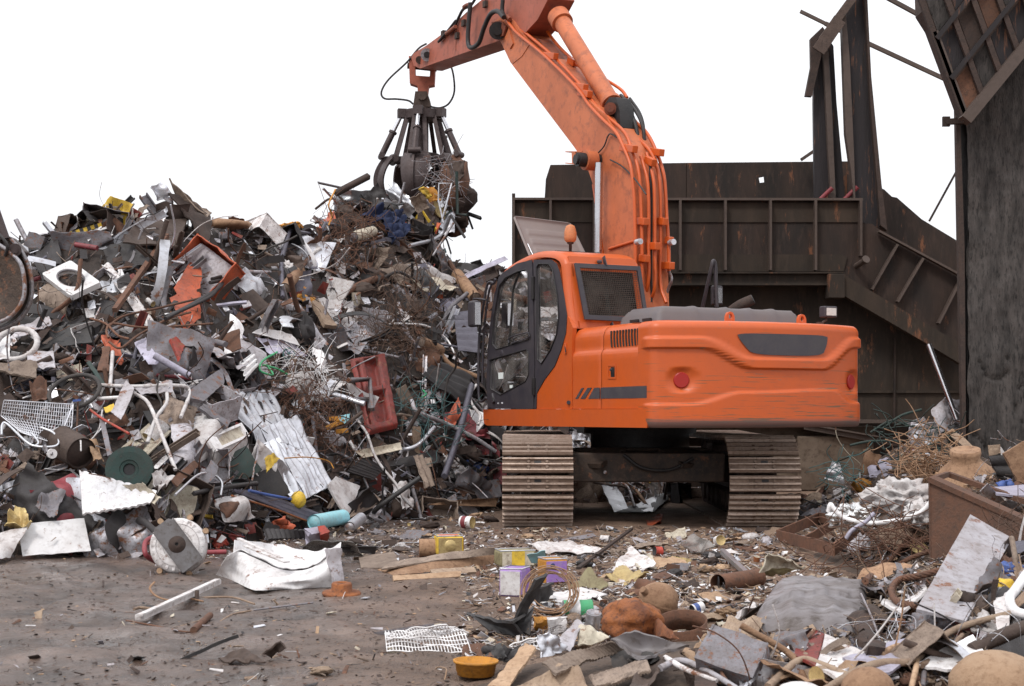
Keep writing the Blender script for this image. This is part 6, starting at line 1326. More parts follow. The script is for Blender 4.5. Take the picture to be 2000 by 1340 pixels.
def tub():
    mb = MB(); f = [g2(424, 1122, 0.02), g2(500, 1152, .0), g2(650, 1146, .0)]; 
    B = catmull([f[0], f[0].lerp(f[1], .5) + V((0, .02, 0)), f[1], f[1].lerp(f[2], .5) + V((0, -.02, 0)), f[2]], 8)
    Tp = catmull([g2(446, 1085, .2), g2(472, 1078, .21), g2(512, 1096, .16), g2(560, 1114, .11), g2(610, 1108, .14), g2(652, 1078, .24)], 7); n = len(B) - 1
    def s_(L, u): k = u * (len(L) - 1); i = min(int(k), len(L) - 2); return L[i].lerp(L[i + 1], k - i)
    mb.grid(lambda u, v: s_(B, u).lerp(s_(Tp, u), v) + V((0, -.03 * ridged(V((u * 4, v * 2.2, 5))) - .04 * math.sin(v * math.pi), 0)), 46, 14, 0, True, .006)
    Bk = [g2(440, 1080, .22) + V((0, .35, .04)), g2(520, 1085, .16) + V((0, .45, .03)), g2(600, 1098, .10) + V((0, .4, .02)), g2(655, 1072, .24) + V((0, .3, 0))]
    mb.grid(lambda u, v: s_(Tp, u).lerp(s_(Bk, u), v) + V((0, 0, -.10 * math.sin(v * math.pi) + .02 * ridged(V((u * 5, v * 3, 1))))), 30, 10, 0, True, .006)
    o = tag(mb.build('crushed_fridge', 'white'), 'large white crushed appliance body lying on the mud left of centre', 'appliance'); anchor(540, 1115, 'the crushed white body')
    e = MB(); patch_mb([g2(634, 1074, .26), g2(664, 1070, .27), g2(668, 1138, .03), g2(650, 1146, .01)], .01, .03, 8, 8, mb=e); sub(o, 'end_panel', e, 'grey_pale')
    e = MB(); patch_mb([g2(626, 1118, .1), g2(648, 1107, .13), g2(668, 1138, .02), g2(645, 1142, .01)], .005, .006, 6, 6, mb=e); sub(o, 'loose_flap', e, 'white')
    e = MB(); e.bar(g2(466, 1052, .3), g2(550, 1090, .2), .03, .012).bar(g2(480, 1066, .26), g2(560, 1098, .18), .05, .01); sub(o, 'edge_strip', e, 'white_dirty')
tub()
def brake_disc():
    c = g2(667, 1163, 0); mb = MB(); mb.lathe([(0, .075), (.03, .075), (.03, .085), (.062, .085), (.068, .075), (.07, .03), (.125, .024), (.13, .014), (.125, .004)], c, (.03, -.06, 1), 36); mb.lathe([(0, .077), (.026, .077)], c, (.03, -.06, 1), 18, 1)
    tagged(mb, 'brake_disc', ['rust_orange', 'grease'], 'orange-rusty car brake disc with raised hub lying on the mud', 'brake disc'); anchor(667, 1163, 'the orange brake disc')
brake_disc()
tagged(MB().bar(g2(272, 1206, .03), g2(425, 1136, .05), .05, .03).bar(g2(272, 1202, .05), g2(425, 1132, .07), .035, .012), 'steel_channel', 'white_dirty', 'long rusty white channel lying aslant on the mud', 'channel'); anchor(345, 1172, 'the white channel on the mud')
tagged(MB().tube([g2(378, 1231, .02), g2(410, 1202, .03)], .02, 10, smooth=False), 'pipe_stub', 'rust', 'short red-rusty pipe stub lying on the mud', 'pipe'); anchor(395, 1216, 'the short rusty pipe stub')
tagged(MB().cyl(g2(384, 1176, 0), g2(384, 1176, 0) + V((0, .01, .075)), .014, n=12), 'pipe_stub', 'brown', 'tiny upright pipe stub behind the white channel on the mud', 'pipe')
for q, r, m_, l in (([(388, 1168), (430, 1166), (460, 1168), (497, 1180)], .007, 'wood', 'thin bent stick behind the crushed white body on open mud'), ([(430, 1214), (455, 1200), (490, 1193)], .006, 'wood', 'short curved stick on the mud below the white channel'), ([(246, 1212), (300, 1222), (360, 1234), (392, 1232)], .005, 'rust', 'long thin rusty wire by the short pipe stub on mud'), ([(262, 1190), (275, 1187), (300, 1190)], .01, 'wood', 'stubby stick left of the white channel on mud'), ([(340, 1226), (365, 1220), (390, 1212)], .005, 'wood_pale', 'pale thin twig beside the short pipe stub')):
    tagged(MB().tube([g2(a, b, r) for a, b in q], r, 5), 'stick', m_, l, 'stick')
mb = MB(); patch_mb([g2(428, 1285, .0), g2(470, 1265, .05), g2(520, 1290, .02), g2(440, 1292, .0)], .02, .008, 16, 10, rag=.1, mb=mb); patch_mb([g2(512, 1278, .03), g2(548, 1256, .09), g2(560, 1268, .06), g2(530, 1284, .0)], .015, .008, 12, 8, bulge=.03, mb=mb)
tagged(mb, 'rubber_strap', 'brown', 'torn dark rubber strap curled on the open mud foreground', 'strap'); anchor(500, 1275, 'the torn rubber strap')
# row of litter along the foot of the heap
cylpx('gas_cylinder', 'light blue gas cylinder lying at the foot of the heap', 'gas cylinder', (613, 1020), (670, 1010), 15, 'sky_blue', .8, None, None, 'the blue gas cylinder', rings=False, dent=.05)
cylpx('tin_can', 'ribbed grey tin can right beside the blue gas cylinder', 'can', (683, 1030), (705, 1012), 11, 'galv', .9, 'steel', 'tin cans in the yard', None)
for q, l in (([(455, 1030, .06), (520, 1028, .08), (588, 1030, .06)], 'straight maroon pipe lying behind the louvred dark panel'), ([(310, 1100, .03), (286, 1085, .12), (283, 1062, .2), (297, 1050, .24), (330, 1046, .24)], 'maroon bent tube curling out behind the round drum back'), ([(398, 1079, .05), (442, 1078, .05)], 'short maroon tube right of the round drum back')):
    tagged(MB().tube([g2(*p) for p in q], .02, 9), 'maroon_tube', 'maroon', l, 'tube')
patchG('louvre_panel', 'dark louvred panel with white slats lying by the maroon pipe', 'panel', [(515, 1036, .16), (596, 1034, .16), (600, 1050, .08), (522, 1056, .08)], 'dark', .002, .02, n=60, m=4, corr=('u', 9, .012), anc='the louvred dark panel')
for k in range(9): a = g2(520 + k * 8, 1052, .1); b = g2(528 + k * 8, 1038, .17); tagged(MB().bar(a, b, .018, .006), 'white_slat', 'white_dirty', 'white slat across the louvred dark panel', 'slat', 'slats of the louvred dark panel') if False else None
patchG('carton', 'grey box with red edge right of the louvred dark panel', 'box', [(594, 1033, .18), (628, 1028, .19), (632, 1060, .03), (598, 1064, .02)], 'lilac', .006, .08, anc='the red-edged box')
patchG('carton', 'red side strip of the grey box near the blue cylinder', 'box', [(620, 1028, .2), (634, 1027, .2), (637, 1058, .04), (628, 1060, .03)], 'red', .005, .09)
for q, m_, l in (([(468, 1022, .1), (520, 1020, .16), (525, 1038, .05), (478, 1040, .05)], 'yellow_orange', 'yellow and orange printed packet left of the drain grille'), ([(528, 1022, .16), (552, 1010, .22), (575, 1030, .12), (540, 1042, .06)], 'orange_red', 'orange-red crinkled packet under the blue-finned grille'), ([(395, 1005, .3), (412, 1010, .28), (418, 1035, .12), (398, 1030, .12)], 'yellow', 'yellow plastic piece above right of the round drum back'), ([(420, 1040, .05), (445, 1034, .1), (448, 1048, .03), (425, 1052, .02)], 'yellow', 'small yellow wedge beside the short maroon tube'), ([(415, 1060, .03), (430, 1040, .12), (440, 1060, .04), (425, 1072, .02)], 'red', 'red plastic lump right of the round drum back')):
    patchG('plastic_packet', l, 'packet', q, m_, .03, .03, rag=.08)
patchG('clear_sheet', 'dull translucent bent plastic sheet behind the crushed white body', 'sheet', [(575, 1085, .05), (610, 1058, .18), (690, 1062, .16), (712, 1090, .03)], 'film', .03, .006, bulge=.03, anc='the dull plastic sheet')
patchG('clear_sheet', 'dark curved strip lying on the dull plastic sheet', 'strip', [(640, 1066, .15), (735, 1066, .12), (732, 1082, .05), (650, 1078, .1)], 'dark', .01, .01, bulge=.03)
patchG('fibre_board', 'brown flat board lying behind the long rusty trough', 'board', [(700, 1086, .04), (770, 1082, .06), (782, 1108, .02), (705, 1112, .0)], 'brown_pale', .01, .015)
patchG('steel_trough', 'long rust-brown trough lying across the centre of the yard', 'trough', [(738, 1114, .0), (975, 1072, .12), (982, 1102, .0), (770, 1126, .0)], 'rust_tan', .008, .012, n=30, m=12, bulge=-.06, anc='the long rusty trough')
patchG('steel_trough', 'raised far lip of the long rust-brown trough', 'trough', [(760, 1100, .06), (975, 1066, .16), (978, 1080, .1), (745, 1112, .04)], 'brown_pale', .01, .012, n=24, rag=.02)
patchG('plank', 'thin tan plank lying in front of the long rusty trough', 'plank', [(766, 1128, .03), (900, 1120, .03), (898, 1130, .0), (768, 1138, .0)], 'tan', .004, .02)
patchG('plank', 'pale narrow plank to the right front of the rusty trough', 'plank', [(840, 1115, .04), (925, 1110, .04), (930, 1120, .01), (845, 1126, .01)], 'wood_pale', .004, .015)
def tinbox(name, label, q, h, mats, anc, dep=.2, front=None):
    """rectangular tin: q = photo px of the front face bottom-left, bottom-right; h height; dep depth going back"""
    a, b = g2(*q[0]), g2(*q[1]); u = (b - a); L_ = u.length; u.normalize(); n = V((-u.y, u.x, 0)); mb = MB(); M = Matrix((u, n, V((0, 0, 1)))).transposed(); c = (a + b) / 2 + n * dep / 2
    mb.box(c + V((0, 0, h / 2)), (L_, dep, h), M, 1); o = tag(mb.build(name, mats, bevel=.018), label, 'tin box'); anchor((q[0][0] + q[1][0]) / 2, (q[0][1] + q[1][1]) / 2 - 20, anc)
    f = MB(); f.box((a + b) / 2 + V((0, 0, h / 2)) - n * .002, (L_ * .86, .004, h * .84), M); sub(o, 'front_face', f, mats[0], bevel=.001)
    rim = MB(); z = h - .004; pts = [c + M @ V((sx * L_ * .47, sy * dep * .45, z - c.z + a.z + .006)) for sx, sy in ((-1, -1), (1, -1), (1, 1), (-1, 1), (-1, -1))]; pts = [V((p.x, p.y, a.z + h + .002)) for p in pts]; rim.tube(pts, .005, 5, smooth=False); sub(o, 'rim', rim, 'galv')
    return o, a, b, u, n, M, L_
o, a, b, u, n, M, L_ = tinbox('tin_box', 'square tin with gold end and red-yellow sides, left of centre', [(853, 1085, .03), (906, 1084, .03)], .155, ['gold', 'yellow', 'red'], 'the gold-ended tin', .2)
sub(o, 'round_lid', MB().lathe([(0, .006), (.045, .006), (.05, .0)], (a + b) / 2 + V((0, 0, .078)) - n * .003, -n, 26), 'gold'); sub(o, 'red_band', MB().box((a + b) / 2 + u * (L_ / 2 + .001) + n * .1 + V((0, 0, .078)), (.004, .17, .12), M), 'red'); sub(o, 'printed_label', MB().box((a + b) / 2 + n * .1 + V((0, 0, .157)), (L_ * .7, .13, .004), M), 'orange_red')
cylpx('tin_can', 'rusty pale can lying left against the gold-ended tin', 'can', (818, 1070), (852, 1070), 17, 'rust_tan', .0, 'rust', 'tin cans in the yard', None) if False else None
def cang(label, c, r, L_, ax, side, end, band=None, anc=None):
    """can lying or standing on the ground: centre pixel with height, radius/length in m"""
    C_ = g2(c[0], c[1], c[2]); z = V(ax).normalized(); mb = MB(); A = C_ - z * L_ / 2
    mb.lathe([(r, 0), (r * 1.03, .004), (r, .01), (r, L_ * .3), (r * .985, L_ * .33), (r, L_ * .36), (r, L_ * .64), (r * .985, L_ * .67), (r, L_ * .7), (r, L_ - .01), (r * 1.03, L_ - .004), (r, L_)], A, z, 26, 0)
    mb.lathe([(0, .006), (r * .8, .006), (r * .85, .001), (r, .0)], A, z, 26, 1); mb.lathe([(r, L_), (r * .85, L_ - .001), (r * .8, L_ - .006), (0, L_ - .006)], A, z, 26, 1)
    o = tag(mb.build('tin_can', [side, end]), label, 'can', 'tin cans in the yard')
    if band: sub(o, 'label_band', MB().lathe([(r * 1.012, L_ * .15), (r * 1.012, L_ * .55)], A, z, 26), band)
    if anc: anchor(c[0], c[1], anc)
cang('rusty pale can lying against the left side of gold-ended tin', (835, 1070, .08), .075, .14, (1, .1, 0), 'rust_tan', 'rust')
cang('white and pink labelled can lying in front of the left track', (912, 1020, .08), .062, .13, (1, -.55, 0), 'white', 'gold', 'maroon', 'the pink-labelled can')
cang('small white-silver can lying in front of the left track, right side', (1182, 1052, .03), .03, .09, (1, -.5, 0), 'white_dirty', 'steel')
cang('short red can with dark open end, right of centre', (1285, 1077, .04), .04, .065, (-1, -.4, .1), 'red', 'dark', None, 'the short red can')
cang('round gold-lidded can at the tip of silver channel', (1405, 1056, .06), .047, .06, (.3, -1, .25), 'white', 'gold', None, 'the gold-lidded can')
cang('green and white labelled can in the centre foreground', (1128, 1190, .06), .055, .17, (1, .15, 0), 'green', 'galv', 'white', 'the green can')
cang('shiny silver can standing beside the green can', (1158, 1212, .05), .042, .1, (.1, -.35, 1), 'galv_clean', 'steel')
cang('small white and blue can lying right of the rusty tank', (1362, 1188, .035), .032, .075, (1, .5, .25), 'white', 'dark', 'blue', 'the white and blue can')
cang('orange-capped short tin near the cream pouch', (1478, 1092, .04), .025, .04, (.1, -.2, 1), 'rust_orange', 'cream')
o, a, b, u, n, M, L_ = tinbox('tin_box', 'white and purple dented square tin in the centre of the yard', [(974, 1166, .0), (1019, 1168, .0)], .185, ['white_dirty', 'purple'], 'the white and purple tin', .2)
o, a, b, u, n, M, L_ = tinbox('tin_box', 'purple tin with orange side behind the white and purple tin', [(1064, 1142, .0), (1110, 1140, .0)], .175, ['purple', 'yellow_orange'], 'the purple and orange tin', .16)
sub(o, 'label_dot', MB().lathe([(0, .004), (.02, .004), (.022, 0)], (a + b) / 2 + V((0, 0, .07)) - n * .004 + u * .03, -n, 14), 'lilac'); sub(o, 'label_dot', MB().lathe([(0, .004), (.016, .004), (.018, 0)], (a + b) / 2 + V((0, 0, .13)) - n * .004 - u * .03, -n, 14), 'navy')
o, a, b, u, n, M, L_ = tinbox('tin_box', 'cream and yellow tin lying on its side behind the purple tins', [(976, 1108, .03), (1048, 1106, .03)], .12, ['cream', 'olive'], 'the cream and yellow tin', .2)
sub(o, 'yellow_band', MB().box((a + b) / 2 + V((0, 0, .06)) - n * .005, (L_ * .35, .005, .115), M), 'yellow'); sub(o, 'blue_flap', patch_mb([g2(1030, 1085, .16), g2(1066, 1076, .18), (g2(1066, 1102, .06)), g2(1038, 1100, .09)], .012, .004, 8, 8), 'sky_blue')
# black bumper in front of the tins
patchG('black_fender', 'long upright arm of the broken black bumper in front of tins', 'bumper', [(1000, 1214, .08), (1044, 1132, .32), (1068, 1120, .34), (1022, 1212, .08)], 'black', .008, .015, n=20, bulge=.02, anc='the broken black bumper')
patchG('black_fender', 'lower tray-shaped half of the broken black bumper', 'bumper', [(912, 1198, .08), (1000, 1216, .1), (1040, 1185, .14), (1036, 1246, .0)], 'black', .01, .015, n=24, m=16, bulge=-.03)
patchG('black_fender', 'front wall of the broken black bumper tray', 'bumper', [(915, 1200, .08), (1002, 1216, .09), (1030, 1246, .0), (960, 1240, .0)], 'black', .01, .015, bulge=.02)
patchG('black_fender', 'short dark torn bumper scrap behind the upright black arm', 'bumper', [(1040, 1160, .12), (1078, 1135, .2), (1082, 1160, .05), (1050, 1190, .02)], 'dark', .03, .01, rag=.08)
def coil():
    rg = random.Random(4); c = g2(1072, 1150, .17); mb = MB()
    for k in range(9):
        a, b, t0 = .14 + rg.uniform(-.02, .025), .13 + rg.uniform(-.03, .03), rg.uniform(-.25, .25); o = V([rg.uniform(-.018, .018) for _ in range(3)])
        mb.tube([c + o + V((a * math.cos(t * .2618), -.1 + .08 * math.sin(t * .2618 + t0) - .03 * k / 9, b * math.sin(t * .2618 + t0 * .3))) for t in range(25)], .0035, 5, 0, 2)
    mb.tube([c + V((.13, -.1, -.05)), c + V((.12, -.13, -.12)), c + V((.02, -.15, -.155)), c + V((-.1, -.1, -.15)), c + V((-.16, -.05, -.13))], .0035, 5)
    tagged(mb, 'wire_coil', 'rust_tan', 'loose coil of brown-pink wire over the broken black bumper', 'wire coil'); anchor(1075, 1150, 'the wire coil')
coil()
patchG('flat_sheet', 'flat white painted sheet lying under the wire coil', 'sheet', [(1042, 1168, .03), (1135, 1147, .05), (1186, 1161, .03), (1080, 1190, .01)], 'white', .006, .006, n=20, anc='the flat white sheet')
patchG('crumpled_foil', 'olive crumpled oil tin right of the purple and orange tin', 'tin sheet', [(1104, 1150, .02), (1150, 1108, .14), (1190, 1140, .05), (1150, 1158, .0)], 'olive', .03, .006, rag=.05, bulge=.03, anc='the olive crumpled tin')
patchG('crumpled_foil', 'gold crumpled tin sheet in the middle of the yard', 'tin sheet', [(1183, 1122, .05), (1212, 1102, .1), (1270, 1124, .06), (1215, 1144, .01)], 'gold', .035, .006, rag=.06, bulge=.03, fr=8, anc='the gold crumpled sheet')
patchG('flattened_carton', 'wide flattened white sheet behind the tins, left of the bar', 'sheet', [(1036, 1058, .12), (1110, 1055, .08), (1207, 1074, .04), (1070, 1084, .01)], 'white_dirty', .03, .005, n=24, m=14, rag=.03, anc='the flattened white sheet')
patchG('flattened_carton', 'pale papery cone-shaped sheet right of the dark bar', 'sheet', [(1195, 1105, .03), (1232, 1062, .14), (1282, 1100, .05), (1240, 1116, .0)], 'white_dirty', .04, .005, rag=.05, bulge=.03, anc='the papery sheet')
patchG('flattened_carton', 'dirty brown-white flap right of the papery sheet', 'sheet', [(1232, 1082, .08), (1270, 1078, .1), (1282, 1108, .02), (1245, 1112, .0)], 'cream', .03, .005, rag=.06)
tagged(MB().bar(g2(1129, 1110, .05), g2(1234, 1033, .05), .03, .02), 'steel_bar', 'rust_dark', 'long dark bar lying aslant on the yard in front of the tracks', 'bar'); anchor(1185, 1070, 'the long dark bar')
for k, q in enumerate(((1300, 1099), (1318, 1095), (1336, 1098), (1392, 1098), (1378, 1112), (1410, 1110))):
    c = g2(q[0], q[1], .02); tagged(MB().blob(c, (.06, .05, .03), k + 4, .6, 4, 20), 'foam_lump', 'gold' if k < 3 else 'tan', f"{'yellowish' if k < 3 else 'tan'} crumbly foam lump lying on the yard, number of bits right of gold sheet".replace(', number of bits right of gold sheet', ', right of the gold sheet'), 'foam', 'foam lumps on the yard')
patchG('clear_box', 'brownish clear crushed plastic box beside the gold-lidded can', 'plastic box', [(1330, 1062, .06), (1352, 1040, .14), (1396, 1062, .1), (1355, 1082, .01)], 'film', .03, .01, bulge=.04)
tagged(MB().bar(g2(1411, 1074, .08), g2(1462, 1121, .03), .035, .02).bar(g2(1408, 1078, .08), g2(1459, 1125, .03), .008, .035), 'steel_channel', 'galv_clean', 'short bright silver channel leaning right of the gold-lidded can', 'channel'); anchor(1436, 1100, 'the silver channel')
tagged(MB().cyl(g2(1402, 1140, .06), g2(1482, 1128, .06), .062, n=22, caps=False).cyl(g2(1402, 1140, .06), g2(1403, 1140, .06), .05, n=20, mi=1), 'steel_pipe', ['rust', 'grease'], 'thick red-rusty pipe left of the cream pouch', 'pipe'); anchor(1440, 1134, 'the thick rusty pipe')
patchG('cream_pouch', 'pale yellow crumpled pouch above the grey plastic slab', 'pouch', [(1482, 1118, .12), (1502, 1081, .25), (1532, 1090, .22), (1574, 1108, .14)], 'gold' if False else 'cream', .03, .01, bulge=.04, fr=8, anc='the cream pouch')
patchG('cream_pouch', 'yellow torn lower part of the cream pouch', 'pouch', [(1480, 1122, .08), (1500, 1100, .16), (1560, 1112, .12), (1505, 1130, .04)], 'olive', .04, .01, rag=.05, fr=8)
# round rusty things
def body(name, label, cat, c, sz, m_, seed, amp, anc=None, fr=1.4, extra=None, rot=None, n=30):
    C_ = g2(*c); mb = MB(); mb.blob(C_, sz, seed, amp, fr, n, rot=rot)
    if extra: extra(mb, C_)
    o = tagged(mb, name, m_, label, cat)
    if anc: anchor(c[0], c[1], anc)
    return o
body('pressure_tank', 'tan-rusty rounded metal tank in the centre right foreground', 'tank', (1286, 1173, .12), (.115, .12, .11), 'rust_tan', 3, .06, 'the rounded rusty tank', 1., lambda mb, c: (mb.cyl(c + V((-.075, -.06, .05)), c + V((-.1, -.08, .075)), .022, n=10), mb.lathe([(.118, -.01), (.122, 0), (.118, .01)], c, (.35, -.2, .9), 28)))
body('crumpled_drum', 'bright orange-rusty crumpled drum left of the rounded tank', 'drum', (1232, 1212, .12), (.145, .14, .12), 'rust_orange', 8, .28, 'the orange crumpled drum', 1.6, n=44)
patchG('crumpled_drum', 'orange-brown torn skirt trailing right from the crumpled drum', 'sheet', [(1250, 1190, .15), (1275, 1200, .14), (1325, 1248, .02), (1262, 1240, .03)], 'rust_orange', .025, .006, rag=.04)
patchG('torn_sheet', 'brown and white torn sheet behind the rounded rusty tank', 'sheet', [(1215, 1155, .04), (1262, 1132, .12), (1290, 1140, .12), (1258, 1165, .03)], 'rust', .03, .006, rag=.07)
def hoop():
    c = g2(1332, 1232, .04); mb = MB(); nn = V((-.12, -.3, 1)).normalized(); mb.lathe([(.135, -.055), (.14, .06), (.134, .06), (.129, -.055), (.135, -.055)], c, nn, 36); tagged(mb, 'steel_hoop', 'rust', 'short wide brown steel hoop below the rounded rusty tank', 'hoop'); anchor(1332, 1226, 'the brown steel hoop')
hoop()
def mesh_sheet(name, label, cat, c, nu, nv, r, m_, amp=.03, anc=None, hexa=False, seed=1):
    A, B, C_, D = c; N = (B - A).cross(D - A).normalized(); mb = MB(); o = V((seed, 2 * seed, 0))
    P = lambda u, v: A.lerp(B, u).lerp(D.lerp(C_, u), v) + N * amp * noise.noise(V((u * 3, v * 3, 0)) + o)
    if hexa:
        for i in range(nu): mb.tube([P((i + .5 + (.5 if (j + i) % 2 else -.4)) / nu, j / nv) for j in range(nv + 1)], r, 3, smooth=False)
    else:
        for i in range(nu + 1): mb.tube([P(i / nu, j / 8) for j in range(9)], r, 4, smooth=False)
        for j in range(nv + 1): mb.tube([P(i / 12, j / nv) for i in range(13)], r * 1.3, 4, smooth=False)
    tagged(mb, name, m_, label, cat)
    if anc: q = project_(A.lerp(C_, .5)); anchor(q[0], q[1], anc)
def project_(p): return 1000 + FPX * p.x / p.y, 800 - FPX * (p.z - CAMH) / p.y
mesh_sheet('chicken_wire', 'grey chicken wire lying over the green can', 'wire netting', [g2(1062, 1225, .06), g2(1205, 1170, .10), g2(1205, 1190, .04), g2(1060, 1258, .02)], 22, 14, .0012, 'steel', .03, None, True)
mesh_sheet('wire_rack', 'white bent dish-rack of wires lying on the mud, bottom centre', 'wire rack', [g2(752, 1236, .06), g2(905, 1232, .09), g2(922, 1276, .01), g2(756, 1272, .0)], 26, 5, .003, 'white', .03, 'the white wire rack')
mesh_sheet('wire_rack', 'upright curled back edge of the white wire rack', 'wire rack', [g2(756, 1238, .06), g2(872, 1220, .15), g2(915, 1236, .1), g2(758, 1250, .05)], 22, 3, .003, 'white', .05, None, seed=4)
mesh_sheet('wire_rack', 'small white wire rack fragment behind the grey ribbed pieces', 'wire rack', [g2(995, 1262, .05), g2(1056, 1240, .1), g2(1056, 1270, .03), g2(1000, 1275, .0)], 9, 5, .003, 'white', .02, None, seed=7)
def tub2():
    c = g2(928, 1326, 0); c.y += .08; mb = MB(); mb.lathe([(.0, .004), (.085, .004), (.095, .06), (.104, .062), (.106, .072), (.098, .073), (.09, .02), (0, .012)], c, (.02, 0, 1), 36); tagged(mb, 'plastic_tub', 'yellow_orange', 'orange plastic tub on the ground at bottom centre', 'tub'); anchor(928, 1312, 'the orange tub')
tub2()
patchG('black_scrap', 'black broken plastic piece right of the white wire rack', 'plastic', [(940, 1266, .05), (978, 1256, .08), (992, 1284, .02), (952, 1290, .0)], 'black', .02, .01, rag=.08, anc='the black broken piece')
patchG('black_scrap', 'black torn strip right of the black broken plastic piece', 'plastic', [(972, 1268, .05), (1016, 1262, .06), (1012, 1285, .02), (978, 1292, .0)], 'dark', .03, .01, rag=.1)
patchG('foil_strip', 'crumpled silver-grey metal sheet in front of the silver can', 'sheet', [(1055, 1240, .12), (1078, 1235, .13), (1120, 1268, .03), (1058, 1288, .01)], 'galv', .03, .006, rag=.06, anc='the crumpled silver sheet')
patchG('foil_strip', 'bent pale metal flashing below the silver can', 'sheet', [(1075, 1258, .06), (1128, 1212, .14), (1140, 1218, .14), (1112, 1270, .03)], 'grey_pale', .02, .006)
patchG('foil_strip', 'pale cone-shaped metal fold right below the silver can', 'sheet', [(1128, 1212, .15), (1150, 1225, .12), (1190, 1246, .08), (1130, 1262, .04)], 'cream', .02, .006, bulge=-.04)
patchG('yellow_carton', 'small orange-yellow box left of the chicken wire', 'box', [(1042, 1206, .08), (1066, 1204, .08), (1072, 1230, .0), (1044, 1228, .0)], 'yellow_orange', .006, .04)
patchG('milk_carton', 'pale printed carton under the chicken wire', 'carton', [(1068, 1206, .1), (1102, 1204, .1), (1108, 1234, .02), (1072, 1240, .0)], 'white_dirty', .006, .04)
# foreground strips, boards and tread pieces
for q, m_, l, a_, kw in (([(952, 1345, .02), (1027, 1259, .12), (1048, 1268, .12), (990, 1345, .02)], 'tan', 'flat tan board sloping up from the bottom edge, left', 'the tan sloping board', {}), ([(1000, 1345, .03), (1092, 1296, .11), (1132, 1300, .11), (1150, 1345, .03)], 'wood_pale', 'pale arched leathery flap at the bottom edge', 'the arched leathery flap', dict(bulge=.05)), ([(1060, 1296, .1), (1195, 1248, .2), (1215, 1268, .18), (1085, 1318, .08)], 'brown_pale', 'ribbed brown tyre tread strip across the foreground', 'the ribbed tread strip', dict(corr=('u', 22, .003), n=120, m=5)), ([(1150, 1322, .08), (1260, 1290, .16), (1268, 1312, .12), (1165, 1345, .05)], 'brown_pale', 'second ribbed brown tread strip nearer the bottom edge', 'the second tread strip', dict(corr=('u', 18, .003), n=100, m=5)), ([(1195, 1250, .2), (1240, 1228, .26), (1345, 1262, .22), (1250, 1292, .14)], 'tank_grey', 'dark bluish curved mudguard lying over the tread strips', 'the dark mudguard', dict(bulge=.05)), ([(1190, 1262, .16), (1260, 1258, .2), (1290, 1292, .12), (1200, 1296, .1)], 'rubber', 'torn black rubber casing under the dark mudguard', None, dict(rag=.08, amp=.05)), ([(1225, 1345, .1), (1268, 1262, .26), (1300, 1285, .22), (1265, 1345, .1)], 'brown', 'brown curved pointed plate standing at the bottom edge', 'the pointed brown plate', dict(bulge=.04)), ([(1356, 1345, .12), (1360, 1268, .3), (1392, 1290, .26), (1400, 1345, .12)], 'rust_dark', 'dark upright steel wedge at the bottom edge, right of centre', 'the dark upright wedge', {}), ([(1330, 1262, .25), (1400, 1232, .32), (1448, 1262, .25), (1380, 1290, .18)], 'tan', 'beige crumpled cloth-like lump in the right foreground', 'the beige cloth lump', dict(amp=.05, rag=.05, bulge=.05)), ([(1462, 1248, .32), (1508, 1250, .32), (1548, 1320, .14), (1516, 1332, .14)], 'tan', 'tan arched leather strip at lower right', 'the arched tan strip', dict(bulge=.05)), ([(1430, 1258, .3), (1462, 1236, .36), (1500, 1290, .24), (1450, 1345, .16)], 'galv', 'crumpled shiny foil bag left of the arched tan strip', None, dict(amp=.05, rag=.05, fr=8)), ([(1449, 1250, .34), (1502, 1216, .42), (1600, 1200, .44), (1541, 1256, .32)], 'rust_orange', 'amber brown crumpled plastic below the grey slab', 'the amber plastic', dict(amp=.05, rag=.06, fr=7)), ([(1560, 1205, .44), (1598, 1196, .46), (1622, 1215, .42), (1590, 1232, .36)], 'red', 'dark red crumpled plastic right of the amber plastic', None, dict(amp=.04, rag=.06, fr=8)), ([(1548, 1281, .26), (1571, 1218, .42), (1612, 1240, .38), (1592, 1308, .2)], 'red_dark', 'red-brown painted half of a broken board at lower right', 'the red-brown board', {}), ([(1592, 1308, .2), (1612, 1240, .38), (1690, 1276, .3), (1640, 1330, .16)], 'white_dirty', 'white half of the broken board right of its red-brown half', None, dict(bulge=.02)), ([(1668, 1208, .5), (1698, 1204, .5), (1724, 1280, .28), (1690, 1284, .28)], 'rust_dark', 'upright chunk of rotten brown wood at lower right', 'the rotten wood chunk', dict(th=.05, rag=.08, amp=.04)), ([(1620, 1212, .46), (1640, 1210, .46), (1694, 1280, .28), (1682, 1286, .28)], 'violet_grey', 'thin curved dark blade left of the rotten wood chunk', None, dict(bulge=.03)), ([(1645, 1290, .28), (1800, 1235, .4), (1850, 1262, .34), (1700, 1330, .2)], 'lilac', 'large pale lilac sheet behind the branch at lower right', 'the pale lilac sheet', {}), ([(1790, 1300, .24), (1900, 1240, .38), (1930, 1290, .28), (1850, 1310, .2)], 'white', 'white sheet corner under the long branch, right', None, {}), ([(1720, 1180, .5), (1790, 1095, .68), (1812, 1150, .58), (1760, 1200, .46)], 'white_dirty', 'pale pointed bent sheet behind the rope loop', 'the pale pointed sheet', dict(amp=.02))):
    am = kw.pop('amp', .012); th_ = kw.pop('th', .012)
    exc(q); c = [g2(p[0], p[1], p[2]) for p in q]; mb = patch_mb(c, am, th_, seed=q[0][0] % 19, **({'n': 22, 'm': 14} | kw)); tag(mb.build('scrap_piece', m_), l, 'scrap')
    if a_: anchor(sum(p[0] for p in q) / 4, sum(p[1] for p in q) / 4, a_)
